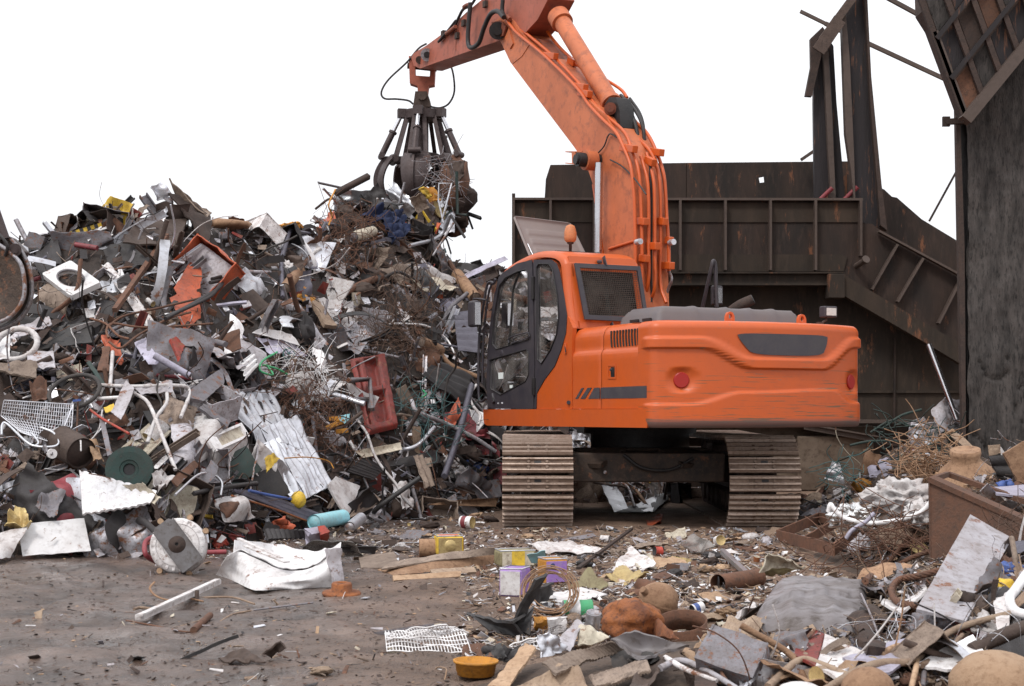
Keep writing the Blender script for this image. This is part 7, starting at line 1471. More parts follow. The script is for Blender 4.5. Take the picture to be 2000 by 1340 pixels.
# big grey slab (flattened plastic tank)
def slab_tank():
    c = [at(1443, 1222, 6.5), at(1520, 1128, 7.5), at(1696, 1140, 7.4), at(1712, 1232, 6.45)]; A, B, C_, D = c; mb = MB(); N = (B - A).cross(D - A).normalized(); N = N if N.z > 0 else -N
    def fn(u, v):
        p = A.lerp(B, v).lerp(D.lerp(C_, v), u); e = min(u, 1 - u, v, 1 - v); k = 1 - (1 - min(1, e / .12)) ** 2.2
        return p + N * (.10 * k - .10 + .03 * math.sin(u * 3) + .03 * ridged(V((u * 2.2, v * 1.6, 3))) + .01 * ridged(V((u * 6, v * 5, 9))) + (.02 if .3 < v - u * .25 < .5 else 0) * k)
    mb.grid(fn, 56, 40); mb.grid(lambda u, v: fn(u, v) * 1 if False else A.lerp(B, v).lerp(D.lerp(C_, v), u) - N * .11, 4, 4); tagged(mb, 'flattened_tank', 'tank_grey', 'big dirty grey-blue flattened plastic tank lying in the right foreground', 'tank'); anchor(1580, 1165, 'the big grey-blue tank')
slab_tank()
mt_ = MATS['violet_grey']
exc([(1893, 1008), (1975, 1054), (1886, 1218), (1789, 1196)]); tag(patch_mb([at(1893, 1008, 7.3), at(1975, 1054, 7.2), at(1886, 1218, 6.15), at(1789, 1196, 6.25)], .006, .014, n=24, m=24, seed=3).build('concrete_plate', 'grey_pale'), 'pale grey stained plate leaning at the right, upright', 'plate'); anchor(1885, 1110, 'the pale leaning plate')
def corner_box():
    P = lambda px, py, Y: at(px, py, Y); mb = MB(); A, B, C_, D = P(1824, 940, 9.6), P(2040, 1040, 8.9), P(2040, 1330, 8.7), P(1826, 1120, 9.5)
    mb.grid(lambda u, v: A.lerp(B, u).lerp(D.lerp(C_, u), v) + V((0, .008 * noise.noise(V((u * 4, v * 4, 0))), 0)), 14, 14, 0, True, .03)
    mb.bar(P(1822, 936, 9.6), P(2045, 1036, 8.9), .1, .035); mb.bar(P(1823, 936, 9.6), P(1826, 1130, 9.5), .035, .06); mb.bar(P(1822, 936, 9.62), P(1852, 926, 10.1), .035, .035)
    E_, F_ = P(1852, 926, 10.1), P(2060, 1000, 9.5); mb.bar(E_, F_, .05, .035)
    tagged(mb, 'steel_bin', 'rust', 'heavy rust-brown steel bin corner at the right edge', 'bin'); anchor(1900, 1010, 'the rust-brown steel bin')
corner_box()
def casting():
    Y = 11.4; c = at(1888, 945, Y); mb = MB(); ax = V((-.12, -.25, 1)).normalized(); x, y, z = frame_from(ax)
    mb.lathe([(.0, .27), (.105, .285), (.118, .285), (.122, .25), (.11, .21), (.13, .18), (.2, .12), (.255, .03), (.275, -.03), (.29, -.04), (.285, -.07), (.25, -.1), (.25, -.2)], c, ax, 40)
    for k in range(10): t = k * math.pi / 5 + .3; d = x * math.cos(t) + y * math.sin(t); mb.bar(c + d * .235 + z * .07, c + d * .28 - z * .06, .025, .03)
    tagged(mb, 'gear_housing', 'rust_tan', 'orange-tan rusty cast iron housing with a neck, behind steel bin', 'casting'); anchor(1888, 920, 'the rusty cast housing')
casting()
T2 = lambda name, label, cat, pts, m_, Y, amp=.02, th=.012, anc=None, **k: (tag(patch_mb([at(p[0], p[1], Y + (p[2] if len(p) > 2 else 0)) for p in pts], amp, th, seed=pts[0][0] % 11, **k).build(name, m_), label, cat), anchor(sum(p[0] for p in pts) / 4, sum(p[1] for p in pts) / 4, anc) if anc else None)
T2('rust_plate', 'thick rust-tan plate corner leaning at the right edge', 'plate', [(1957, 886), (2010, 855), (2030, 960), (1986, 940)], 'rust_tan', 10.2, .01, .03, 'the rust-tan plate corner')
T2('dark_grate', 'dark ribbed grate between the cast housing and the tan plate', 'grate', [(1930, 895), (1962, 890), (1985, 945), (1950, 935)], 'dark', 10.8, .004, .02, None, n=40, corr=('v', 8, .012))
T2('pale_board', 'pale lilac flat board lying on the steel bin rim', 'board', [(1940, 955, .3), (2050, 948, .3), (2050, 975), (1945, 968)], 'lilac', 9.7, .004, .015)
T2('blue_cloth', 'small dark blue cloth scrap behind the pale lilac board', 'cloth', [(1945, 945), (1975, 935), (1980, 950), (1950, 952)], 'blue', 10.2, .03, .01, None, rag=.06)
T2('card_scrap', 'light brown card scrap above the cast housing at right wall', 'card', [(1930, 870), (1954, 868), (1955, 885), (1932, 890)], 'wood_pale', 11.5, .01)
for k, (c, sz, m_, l) in enumerate((((1762, 970), (.26, .2, .13), 'white_dirty', 'beige crumpled plastic sheet heap left of the steel bin'), ((1665, 1010), (.17, .14, .09), 'film', 'clear crumpled plastic bag left of the beige plastic'), ((1800, 1005), (.12, .12, .09), 'white_dirty', 'white crumpled bag edge under the beige plastic'))):
    mb = MB(); p = at(c[0], c[1], 11.0 - .25 * k); mb.blob(p, sz, 7 + k, .5, 3.2, 64); tagged(mb, 'plastic_bag', m_, l, 'plastic bag'); anchor(c[0], c[1], ('the beige crumpled plastic', 'the clear plastic bag', 'the white bag edge')[k])
tagged(MB().tube([at(a, b, 10.6 - .002 * (a - 1615)) for a, b in ((1618, 1000), (1622, 985), (1630, 995), (1650, 1012), (1700, 1022), (1760, 1015), (1800, 1000), (1822, 975))], .018, 8), 'white_rim', 'white', 'white curved plastic rim running under the crumpled plastic bags', 'rim')
tagged(MB().tube([at(a, b, 10.3) for a, b in ((1708, 1002), (1690, 1020), (1665, 1035), (1652, 1052))], .016, 6), 'white_rim', 'lilac', 'pale strap hanging down left under the white plastic rim', 'strap')
def frame_box():
    c = [g2(1518, 1056, .0), g2(1628, 1086, .0), g2(1690, 1040, .0), g2(1600, 1020, .0)]; up_ = V((0, 0, .1)); mb = MB()
    for a, b in ((0, 1), (1, 2), (2, 3), (3, 0)):
        p, q = c[a] + up_ * .5, c[b] + up_ * .5; u = (q - p).normalized(); mb.box((p + q) / 2, ((q - p).length, .02, .1), Matrix((u, V((-u.y, u.x, 0)), V((0, 0, 1)))).transposed())
    p, q = c[0].lerp(c[1], .5) + up_ * .5, c[3].lerp(c[2], .5) + up_ * .5; u = (q - p).normalized(); mb.box((p + q) / 2, ((q - p).length, .015, .085), Matrix((u, V((-u.y, u.x, 0)), V((0, 0, 1)))).transposed())
    tagged(mb, 'steel_frame', 'rust', 'open rusty two-bay steel frame lying near the right track', 'frame'); anchor(1580, 1055, 'the open rusty frame')
frame_box()
def rope(label, pts, r=.017, anc=None):
    P = catmull([g2(*p) for p in pts], 14); mb = MB(); m_ = len(P)
    for s in range(5):
        L_ = []; d = 0
        for i, p in enumerate(P):
            t = (P[min(i + 1, m_ - 1)] - P[max(i - 1, 0)]).normalized(); x, y, z = frame_from(t) if abs(t.z) < .9 else frame_from(t); d += (P[i] - P[i - 1]).length if i else 0
            a = s * 2 * math.pi / 5 + d * 42; L_.append(p + (x * math.cos(a) + y * math.sin(a)) * r * .58)
        mb.tube(L_, r * .5, 5, smooth=False)
    tagged(mb, 'wire_rope', 'rust', label, 'wire rope')
    if anc: q = pts[len(pts) // 2]; anchor(q[0], q[1], anc)
rope('uppermost thick twisted rusty wire rope going under the steel bin', [(1690, 1135, .42), (1725, 1100, .48), (1770, 1065, .56), (1830, 1045, .62)], anc='the wire ropes')
rope('middle thick twisted rusty wire rope beside the pale leaning plate', [(1688, 1145, .42), (1730, 1120, .45), (1775, 1092, .52), (1835, 1070, .58)])
rope('steep twisted rusty wire rope rising along the steel bin', [(1735, 1100, .5), (1775, 1050, .6), (1805, 1015, .68), (1832, 998, .72)])
rope('looped rusty wire rope behind the pale leaning plate', [(1835, 1115, .58), (1795, 1125, .56), (1758, 1132, .54), (1742, 1152, .5), (1752, 1174, .46), (1792, 1184, .45)], anc='the rope loop')
rope('short rusty wire rope below the big grey-blue tank edge', [(1700, 1216, .4), (1725, 1214, .4), (1765, 1216, .4)])
rg_ = random.Random(9)
def nest(label, cx, cy, Y, sp_, n, r, m_, seed, ln, anc=None, box=(1, .5, .5)):
    rg = random.Random(seed); mb = MB()
    for _ in range(n):
        c = at(cx, cy, Y) + V((rg.gauss(0, sp_ * box[0]), rg.gauss(0, sp_ * box[1]), rg.gauss(0, sp_ * box[2]))); d = V((rg.gauss(0, 1), rg.gauss(0, .6), rg.gauss(0, .5))).normalized() * ln / 4; P = [c - d * 2]
        for k in range(4): d = (d + V([rg.gauss(0, .35) for _ in range(3)]) * ln / 4).normalized() * ln / 4; P.append(P[-1] + d)
        mb.tube(P, r, 4, 0, 3)
    tagged(mb, 'wire_nest', m_, label, 'wire'); anchor(cx, cy, anc) if anc else None
nest('nest of thin rusty wires under the plastic rim', 1730, 1055, 10.3, .22, 95, .0035, 'rust', 2, .5, 'the nest of rusty wires', (1.2, .7, .5))
nest('round tangle of brown wires left of the cast housing', 1810, 905, 11.9, .14, 130, .004, 'rust_tan', 3, .35, 'the tangle by the cast housing', (1, .8, .8))
nest('shaggy brown fibre mass at the right edge below steel bin', 1985, 1120, 8.0, .16, 420, .002, 'fibre', 4, .22, None, (.8, .8, 1.2))
nest('green and blue wires tangled at the foot of concrete base', 1640, 930, 14.6, .1, 22, .004, 'teal', 5, .4, 'the green wires', (1, .8, .8))
nest('dark green wires in the scrap left of the wall', 1770, 855, 15.0, .22, 34, .006, 'green_dark', 6, .5, None, (1.1, .7, .5))
tagged(MB().tube([g2(1710, 1155, .45), g2(1716, 1110, .52), g2(1740, 1060, .6), g2(1770, 1020, .66)], .007, 7), 'white_cable', 'white', 'thin white cable crossing the rusty wire ropes', 'cable')
# branches, tubes, balls at the lower right
for q, r, m_, l, a_ in (([(1610, 1350, .18), (1682, 1307, .26), (1728, 1294, .3), (1784, 1291, .32), (1827, 1255, .38), (1876, 1225, .44), (1980, 1196, .48)], .017, 'wood_pale', 'long pale bare branch curving across the lower right', 'the long pale branch'), ([(1500, 1342, .14), (1560, 1290, .26), (1600, 1296, .26), (1660, 1320, .2)], .015, 'wood_pale', 'thick short root piece left of the long pale branch', 'the short root'), ([(1720, 1278, .32), (1760, 1262, .36), (1790, 1285, .32), (1780, 1345, .2)], .014, 'tan', 'forked pale branch crossing below the long branch', None), ([(1800, 1300, .28), (1850, 1270, .34), (1880, 1240, .4)], .012, 'wood', 'dark twin twig under the long pale branch', None), ([(1430, 1345, .12), (1410, 1310, .18), (1450, 1290, .22), (1500, 1275, .28)], .008, 'rust', 'rusty rod lying left of the arched tan strip', None), ([(1452, 1250, .34), (1460, 1200, .44), (1472, 1165, .52)], .004, 'rust', 'thin rusty wire standing up left on the grey tank', None), ([(1490, 1250, .34), (1512, 1200, .44), (1528, 1178, .5)], .004, 'rust', 'second thin rusty wire standing up in front of the tank', None), ([(1290, 1305, .12), (1330, 1290, .2), (1380, 1310, .2), (1440, 1345, .12)], .014, 'grey_pale', 'pale bent tubes left of the dark upright wedge', None), ([(1300, 1285, .2), (1345, 1310, .18), (1400, 1330, .14)], .012, 'white_dirty', 'whitish stick crossing the pale bent tubes', None)):
    tagged(MB().tube([g2(*p) for p in q], lambda t, r=r: r * (1.15 - .35 * t), 8), 'branch' if 'wood' in m_ or m_ == 'tan' else 'bent_rod', m_, l, 'branch' if 'wood' in m_ or m_ == 'tan' else 'rod')
    if a_: anchor(q[len(q) // 2][0], q[len(q) // 2][1], a_)
tagged(MB().tube([g2(a, b, h) for a, b, h in ((2020, 1100, .74), (1985, 1150, .64), (1972, 1170, .6), (1985, 1195, .54), (2030, 1205, .52))], .022, 10), 'white_tube', 'white', 'thick white curved tube at the right edge', 'tube'); anchor(1985, 1160, 'the thick white tube')
patchG('white_flap', 'white bent strip below the thick white tube', 'strip', [(1940, 1160, .6), (1975, 1158, .6), (1970, 1225, .46), (1948, 1232, .44)], 'white_dirty', .012, .01)
tagged(MB().tube([g2(1898, 1270, .36), g2(1950, 1245, .4), g2(2030, 1215, .44)], .03, 10), 'steel_tube', 'brown', 'thick dark weathered pole at the lower right edge', 'pole'); anchor(1950, 1250, 'the dark weathered pole')
patchG('mesh_screen', 'dark fine mesh screen under the weathered pole', 'screen', [(1905, 1285, .32), (2030, 1232, .4), (2030, 1300, .28), (1925, 1300, .28)], 'dark', .003, .01, n=60, m=10, corr=('u', 28, .003))
body('rusty_ball', 'big tan-rusty ball cut off by the bottom right corner', 'ball', (1950, 1345, .20), (.185, .18, .15), 'tan', 2, .08, 'the big tan ball', 1)
body('rusty_ball', 'smaller brown-rusty ball at the bottom edge left of big one', 'ball', (1695, 1352, .14), (.11, .11, .1), 'rust_tan', 5, .08, 'the smaller rusty ball', 1)
body('plaster_lump', 'pink-white rounded lump at the very bottom edge', 'lump', (1560, 1352, .12), (.09, .07, .04), 'white_dirty', 6, .1)
# scrap piled by the wall
for q, m_, l, a_ in (([(1820, 800), (1850, 772), (1862, 820), (1835, 850)], 'grey_pale', 'pale grey crumpled cover leaning by the shiny tube', 'the pale crumpled cover'), ([(1852, 778), (1880, 782), (1884, 825), (1866, 828)], 'grey', 'grey curved hood piece behind the shiny tube foot', None), ([(1835, 830), (1888, 826), (1888, 850), (1850, 848)], 'black', 'black plastic box lid at the foot of the wall', None), ([(1818, 832), (1828, 828), (1792, 870), (1784, 866)], 'galv', 'narrow silver bar left of the black lid', None), ([(1770, 826), (1805, 814), (1808, 822), (1772, 832)], 'grey_pale', 'small pale blade in the scrap left of wall', None), ([(1610, 935), (1625, 900), (1640, 905), (1650, 945)], 'galv', 'pointed silver sheet standing right of the base blocks', 'the pointed silver sheet'), ([(1568, 985), (1612, 940), (1618, 950), (1572, 1000)], 'wood', 'brown weathered board leaning beside the right track', 'the board by the right track'), ([(1690, 900), (1738, 895), (1745, 925), (1700, 935)], 'lilac', 'blue-grey folded sheet in the wall-side scrap', 'the blue-grey sheet'), ([(1625, 955), (1655, 948), (1665, 965), (1630, 972)], 'white_dirty', 'white curved scrap below the green wires', None), ([(1650, 938), (1700, 932), (1705, 952), (1655, 956)], 'rust', 'rusty open box right of the white curved scrap', None), ([(1680, 920), (1720, 905), (1722, 912), (1684, 928)], 'yellow', 'thin yellow strip in the wall-side scrap', None), ([(1600, 965), (1640, 975), (1625, 985), (1590, 975)], 'steel', 'dull curved pipe cover right of the right track', None)):
    c = [S(p[0], p[1], .1) for p in q]; tag(patch_mb(c, .03, .01, seed=q[0][0] % 19, rag=.04).build('scrap_piece', m_), l, 'scrap')
    if a_: anchor(sum(p[0] for p in q) / 4, sum(p[1] for p in q) / 4, a_)
for q, l in (([(1700, 845), (1740, 822), (1775, 832)], 'dark green bent bar in the wall-side scrap, upper'), ([(1660, 870), (1700, 862), (1760, 862)], 'dark green bent bar in the wall-side scrap, lower'), ([(1722, 838), (1760, 812), (1800, 800)], 'brown rod rising toward the pale crumpled cover')):
    tube('bent_bar', l, 'bar', q, 2.6, 'green_dark', .2)
anchor(1000, 1130, 'the white and purple tin')
# ---------------------------------------------------------------- loose scrap: individual pieces sharing a few shapes
RG = random.Random(11)
def proto(kind, k):
    mb = MB(); rg = random.Random(hash(kind) % 1 + k * 13 + len(kind)); 
    if kind == 'sheet':
        c = [V((x + rg.uniform(-.12, .12), y + rg.uniform(-.1, .1), 0)) for x, y in ((-.5, -.35), (.5, -.35), (.5, .35), (-.5, .35))]
        patch_mb(c, .13, .008, 18, 14, bulge=rg.uniform(-.2, .2), rag=.08 if k % 3 == 0 else .015, seed=k + 20, fr=rg.uniform(1.4, 3.2), mb=mb)
    elif kind == 'panel':
        c = [V((x + rg.uniform(-.06, .06), y + rg.uniform(-.06, .06), 0)) for x, y in ((-.5, -.4), (.5, -.4), (.5, .4), (-.5, .4))]
        patch_mb(c, .02, .03, 12, 10, rag=.02, seed=k + 50, mb=mb, bulge=rg.uniform(-.05, .05))
        if k % 2: mb.add([(-.5, -.4, 0), (.5, -.4, 0), (.5, -.42, -.18), (-.5, -.42, -.18)], [(0, 1, 2, 3)]); mb.add([(.5, -.4, 0), (.5, .4, 0), (.52, .4, -.15), (.52, -.4, -.15)], [(0, 1, 2, 3)])
    elif kind == 'strip':
        b = rg.uniform(-.35, .35); tw = rg.uniform(-1.5, 1.5); b2 = rg.uniform(-.15, .15)
        def fn(u, v):
            x = u - .5; w_ = .045 + .012 * noise.noise(V((u * 4, k, 0))); a = tw * x; y = (v - .5) * 2 * w_
            return (x, y * math.cos(a) + b2 * math.sin(u * 6), b * (1 - 4 * x * x) + y * math.sin(a))
        mb.grid(fn, 22, 2, 0, True, .008)
    elif kind == 'pipe':
        p = [V((-.5, 0, 0)), V((-.15 + rg.uniform(-.1, .1), rg.uniform(-.12, .12), rg.uniform(-.05, .05))), V((.2, rg.uniform(-.2, .2), rg.uniform(-.1, .1))), V((.5, rg.uniform(-.35, .35), rg.uniform(-.2, .2)))]
        if k % 3 == 0: p = [V((-.5, 0, 0)), V((.5, .02, 0))]
        mb.tube(p, .024, 8)
    elif kind == 'bar':
        z = [(-.03, -.03), (.03, -.03), (.03, -.02), (-.02, -.02), (-.02, .03), (-.03, .03)] if k % 2 else [(-.035, -.025), (.035, -.025), (.035, .025), (.025, .025), (.025, -.015), (-.025, -.015), (-.025, .025), (-.035, .025)]
        n = len(z); R_ = []; b = rg.uniform(-.12, .12)
        for i in range(9): x = i / 8 - .5; o = b * (1 - 4 * x * x) + (.15 * max(0, x) if k > 2 else 0); R_ += [(x, a + o * .4, c_ + o) for a, c_ in z]
        mb.add(R_, [(i * n + j, i * n + (j + 1) % n, (i + 1) * n + (j + 1) % n, (i + 1) * n + j) for i in range(8) for j in range(n)])
        mb.add(R_[:n], [list(range(n))[::-1]]); mb.add(R_[-n:], [list(range(n))])
    elif kind in ('rod', 'hose'):
        P = [V((-.5, 0, 0))]; d = V((.25, 0, 0))
        for i in range(5): d = (d + V([rg.gauss(0, .09) for _ in range(3)])).normalized() * .24; P.append(P[-1] + d)
        mb.tube(P, .0065 if kind == 'rod' else .017, 6, 0, 5)
    elif kind == 'wire':
        for _ in range(7):
            P = [V([rg.gauss(0, .15) for _ in range(3)])]; d = V([rg.gauss(0, 1) for _ in range(3)]).normalized() * .2
            for i in range(6): d = (d + V([rg.gauss(0, .13) for _ in range(3)])).normalized() * .17; P.append(P[-1] + d)
            mb.tube(P, .0045, 4, 0, 4)
    elif kind == 'can':
        def fn(u, v):
            t = u * 2 * math.pi; r = .33 * (1 - .22 * max(0, noise.noise(V((math.cos(t) * 1.2, math.sin(t) * 1.2, v * 1.5 + k * 4))))) * (.96 if abs(v - .1) < .04 or abs(v - .9) < .04 else 1)
            return (v - .5, r * math.cos(t), r * math.sin(t))
        mb.grid(fn, 22, 10); mb.lathe([(.33, 0), (.3, -.015), (0, -.02)], (.5, 0, 0), (1, 0, 0), 22, 1); mb.lathe([(.33, 0), (.3, -.015), (0, -.02)], (-.5, 0, 0), (-1, 0, 0), 22, 1)
    elif kind == 'casing':
        x, y, z = .5, rg.uniform(.3, .42), rg.uniform(.2, .35); F = [((-x, -y, -z), (x, -y, -z), (x, y, -z), (-x, y, -z)), ((-x, -y, z), (x, -y, z), (x, -y, -z), (-x, -y, -z)), ((x, -y, z), (x, y, z), (x, y, -z), (x, -y, -z)), ((x, y, z), (-x, y, z), (-x, y, -z), (x, y, -z)), ((-x, y, z), (-x, -y, z), (-x, -y, -z), (-x, y, -z))]
        for i, f in enumerate(F): patch_mb([V(q) * (1 + .05 * rg.uniform(-1, 1)) for q in f], .04, .012, 7, 7, seed=k * 3 + i, mb=mb)
    elif kind == 'chunk': mb.blob((0, 0, 0), (.5, .34, .26), k * 7, .45, 2.2, 18, sharp=True)
    elif kind == 'plank':
        def fn(u, v): x = u - .5; return (x + .02 * noise.noise(V((v * 5, k, 0))) * (abs(x) > .45), (v - .5) * .2 + .02 * noise.noise(V((u * 4, k, 1))), .03 * math.sin(u * 3 + k))
        mb.grid(fn, 12, 4, 0, True, .03)
    elif kind == 'bag': mb.blob((0, 0, 0), (.5, .4, .26), k * 5, .55, 3.2, 34)
    elif kind == 'bracket':
        z = [(-.5, -.12), (.5, -.12), (.5, .12), (.1, .14), (-.5, .1)]; hs = [[(cx + .035 * math.cos(t * math.pi / 4), .035 * math.sin(t * math.pi / 4)) for t in range(8)][::-1] for cx in (-.3, 0, .3)]
        mb.prism([z] + hs, lambda a, b: (a, b, 0), (0, 0, .02)); mb.add([(.5, -.12, 0), (.5, .12, 0), (.52, .12, .2), (.52, -.12, .2)], [(0, 1, 2, 3)])
    return mb
NV = dict(sheet=9, panel=5, strip=7, pipe=7, bar=6, rod=7, wire=4, can=3, casing=4, chunk=4, plank=3, bag=4, hose=5, bracket=3)
PHR = dict(sheet=('crumpled', 'sheet'), panel=('flat', 'panel'), strip=('bent', 'strip'), pipe=('bent', 'pipe'), bar=('angled', 'bar'), rod=('thin', 'rod'), wire=('tangled', 'wire knot'), can=('dented', 'can'), casing=('crushed', 'casing'), chunk=('rough', 'lump'), plank=('broken', 'plank'), bag=('crumpled', 'bag'), hose=('curved', 'hose'), bracket=('holed', 'bracket'))
CN = dict(rust='rusty', rust_dark='dark rusty', rust_orange='orange rusty', rust_tan='rust-tan', steel='grey steel', galv='silvery', galv_clean='bright silvery', grey='grey', grey_pale='pale grey', white='white', white_dirty='dirty white', cream='cream', black='black', dark='dark', brown='brown', brown_pale='pale brown', wood='wooden', wood_pale='pale wooden', red='red', red_dark='dark red', orange_red='orange-red', maroon='maroon', blue='blue', navy='navy', violet_grey='violet-grey', lilac='lilac', teal='teal', green='green', green_dark='dark green', yellow='yellow', yellow_orange='yellow-orange', gold='gold', olive='olive', tan='tan', rubber='black', cable='black', fibre='brown', purple='purple', sky_blue='light blue', chrome='shiny', film='clear')
NMS = dict(sheet='sheet_metal', panel='flat_metal', strip='metal_strip', pipe='bent_pipe', bar='angle_bar', rod='thin_rod', wire='wire_knot', can='tin_can', casing='crushed_casing', chunk='scrap_lump', plank='plank', bag='crumpled_bag', hose='rubber_hose', bracket='metal_bracket')
GRAYS = [('rust', 7), ('rust_dark', 11), ('brown', 11), ('steel', 7), ('galv', 5), ('grey', 8), ('grey_pale', 4), ('dark', 12), ('black', 7), ('white_dirty', 4), ('brown_pale', 6), ('violet_grey', 3), ('lilac', 1)]
COLS = [('white', 3), ('red', 1), ('red_dark', 2), ('orange_red', 1), ('blue', .4), ('green_dark', 2), ('yellow', 1), ('yellow_orange', .6), ('teal', 1), ('cream', 3), ('maroon', 1), ('galv_clean', 2)]
PAL = dict(sheet=GRAYS + COLS, panel=GRAYS + COLS, strip=GRAYS + [('white', 2), ('galv_clean', 3)], pipe=GRAYS + [('white_dirty', 4), ('galv_clean', 5), ('maroon', 1)], bar=GRAYS + [('blue', .6), ('red_dark', 1)], rod=[('rust', 5), ('rust_dark', 5), ('steel', 4), ('galv', 3), ('white_dirty', 2), ('dark', 4)], wire=[('rust', 3), ('fibre', 4), ('dark', 3), ('steel', 2), ('rust_dark', 3)],
           can=[('galv', 3), ('white_dirty', 2), ('red', 1), ('gold', 2), ('steel', 2), ('rust', 2), ('sky_blue', .6)], casing=[('grey', 3), ('grey_pale', 2), ('white_dirty', 2), ('brown', 3), ('dark', 3), ('rust_dark', 2)], chunk=[('brown', 3), ('rust_dark', 3), ('rust', 2), ('dark', 3)], plank=[('wood', 3), ('wood_pale', 2), ('brown_pale', 2)], bag=[('white_dirty', 3), ('cream', 1), ('grey_pale', 2), ('dark', 2), ('blue', .7), ('yellow_orange', .5)], hose=[('cable', 4), ('rubber', 2), ('green_dark', .5)], bracket=[('rust', 3), ('steel', 3), ('galv', 2), ('dark', 2)])
MESH = {k: [proto(k, i).mesh(NMS[k], ['grey', 'gold'] if k == 'can' else ['grey']) for i in range(n)] for k, n in NV.items()}
USED = {}
def pick(l): 
    t = RG.uniform(0, sum(q[1] for q in l))
    for a, b in l:
        t -= b
        if t <= 0: return a
    return l[-1][0]
STEEP = []
def project(p): return 1000 + FPX * p.x / p.y, 800 - FPX * (p.z - CAMH) / p.y
def loose(kind, loc, M, size, mname=None, asp=None, where='the scrap heap'):
    mname = mname or pick(PAL[kind]); k = RG.randrange(NV[kind])
    o = bpy.data.objects.new(NMS[kind], MESH[kind][k]); col.objects.link(o)
    o.material_slots[0].link = 'OBJECT'; o.material_slots[0].material = MATS[mname]
    a = asp or (1, RG.uniform(.6, 1.3), 1)
    o.matrix_world = Matrix.Translation(loc) @ M.to_4x4() @ Matrix.Diagonal((size * a[0], size * a[1], size * a[2], 1))
    px, py = project(loc); best = min(ANCH, key=lambda q: (q[0] - px) ** 2 + (q[1] - py) ** 2); dx, dy = px - best[0], py - best[1]
    dist = math.hypot(dx, dy); ang = math.degrees(math.atan2(-dy, dx)) % 360
    dirs = ['right of', 'upper right of', 'above', 'upper left of', 'left of', 'lower left of', 'below', 'lower right of']; dr = dirs[int((ang + 22.5) // 45) % 8]
    near = 'close ' if dist < 28 else ('well ' if dist > 75 else ''); sz = 'small' if size < .3 else ('large' if size > .75 else 'mid-sized')
    adj, nn = PHR[kind]; lab = f"{sz} {adj} {CN[mname]} {nn}, {near}{dr} {best[2]}"
    if len(lab.split()) > 16: lab = f"{sz} {CN[mname]} {nn} {dr} {best[2]}"
    o['label'] = lab; o['category'] = nn if nn != 'wire knot' else 'wire'; o['group'] = f"loose {nn}s lying in the scrap"; return o
def rndrot(n=None, wild=1.):
    """random spin about a direction scattered round n"""
    z = (V(n) + V([RG.gauss(0, .55 * wild) for _ in range(3)])).normalized(); x, y, _ = frame_from(z); t = RG.uniform(0, 2 * math.pi)
    x2 = x * math.cos(t) + y * math.sin(t); y2 = z.cross(x2); return Matrix((x2, y2, z)).transposed()
def hn(X, Y):
    e = .15; g = V((H(X + e, Y) - H(X - e, Y), H(X, Y + e) - H(X, Y - e), 0)) / (2 * e); return V((-g.x, -g.y, 1)).normalized()
def ytop(px): return lerp_tab(px, CREST)
def ybot(px):
    Yf = lerp_tab(px, FOOT_Y); return 800 + FPX * CAMH / Yf
MIX = [('sheet', 15), ('panel', 10), ('strip', 20), ('pipe', 19), ('bar', 18), ('rod', 18), ('wire', 6), ('casing', 5), ('chunk', 4), ('bag', 3), ('hose', 3), ('bracket', 5), ('can', 1.5), ('plank', 2)]
SZ = dict(sheet=(.26, .75), panel=(.22, .5), strip=(.4, 1.2), pipe=(.4, 1.3), bar=(.4, 1.3), rod=(.5, 1.3), wire=(.4, .9), casing=(.3, .6), chunk=(.2, .45), bag=(.2, .45), hose=(.5, 1.2), bracket=(.2, .45), can=(.14, .26), plank=(.3, .8))
cnt = {}
def try_loose(kind, *a, **k):
    if cnt.get(kind, 0) >= 298: kind = 'strip' if kind == 'sheet' else 'bracket'
    if cnt.get(kind, 0) >= 298: return None
    cnt[kind] = cnt.get(kind, 0) + 1; return loose(kind, *a, **k)
# main heap
i = 0
while i < 1650:
    px = RG.uniform(-60, 1190); t, b = ytop(px), ybot(px)
    if b - t < 20: continue
    py = RG.uniform(t + 4, b)
    if 960 < px and 500 < py < 838: continue
    if px > 850 and py < t + 12: continue
    if excluded(px, py) and RG.random() < .93: i += .55; continue
    p = S(px, py, 0); n = hn(p.x, p.y); k = pick(MIX); s = RG.uniform(*SZ[k]) * RG.choice((.7, 1, 1)); 
    p += n * RG.uniform(-.1, .12)
    p.z = max(p.z, .04)
    try_loose(k, p, rndrot(n + V((0, -.7, .1)), 1.1), s); i += 1
# sticking up along the crest
for _ in range(110):
    px = RG.uniform(20, 1000); Yc = lerp_tab(px, CREST_Y) - .2; p = at(px, ytop(px) - RG.uniform(-6, 14), Yc); k = pick([('strip', 4), ('bar', 4), ('rod', 1), ('pipe', 3), ('sheet', 5), ('casing', 2)])
    try_loose(k, p, rndrot((RG.uniform(-1, 1), -1, RG.uniform(-.6, .6)), .8), RG.uniform(.2, .5) * (.5 if px > 840 else 1))
for _ in range(70):                       # scrap showing between and behind the tracks
    px = RG.uniform(1120, 1420); py = RG.uniform(945, 1000) if px < 1330 else RG.uniform(975, 1005); p = at(px, py, RG.uniform(18.6, 20.5)); p.z = max(.05, p.z); try_loose(pick(MIX), p, rndrot((0, -1, .4), 1), RG.uniform(.25, .7))
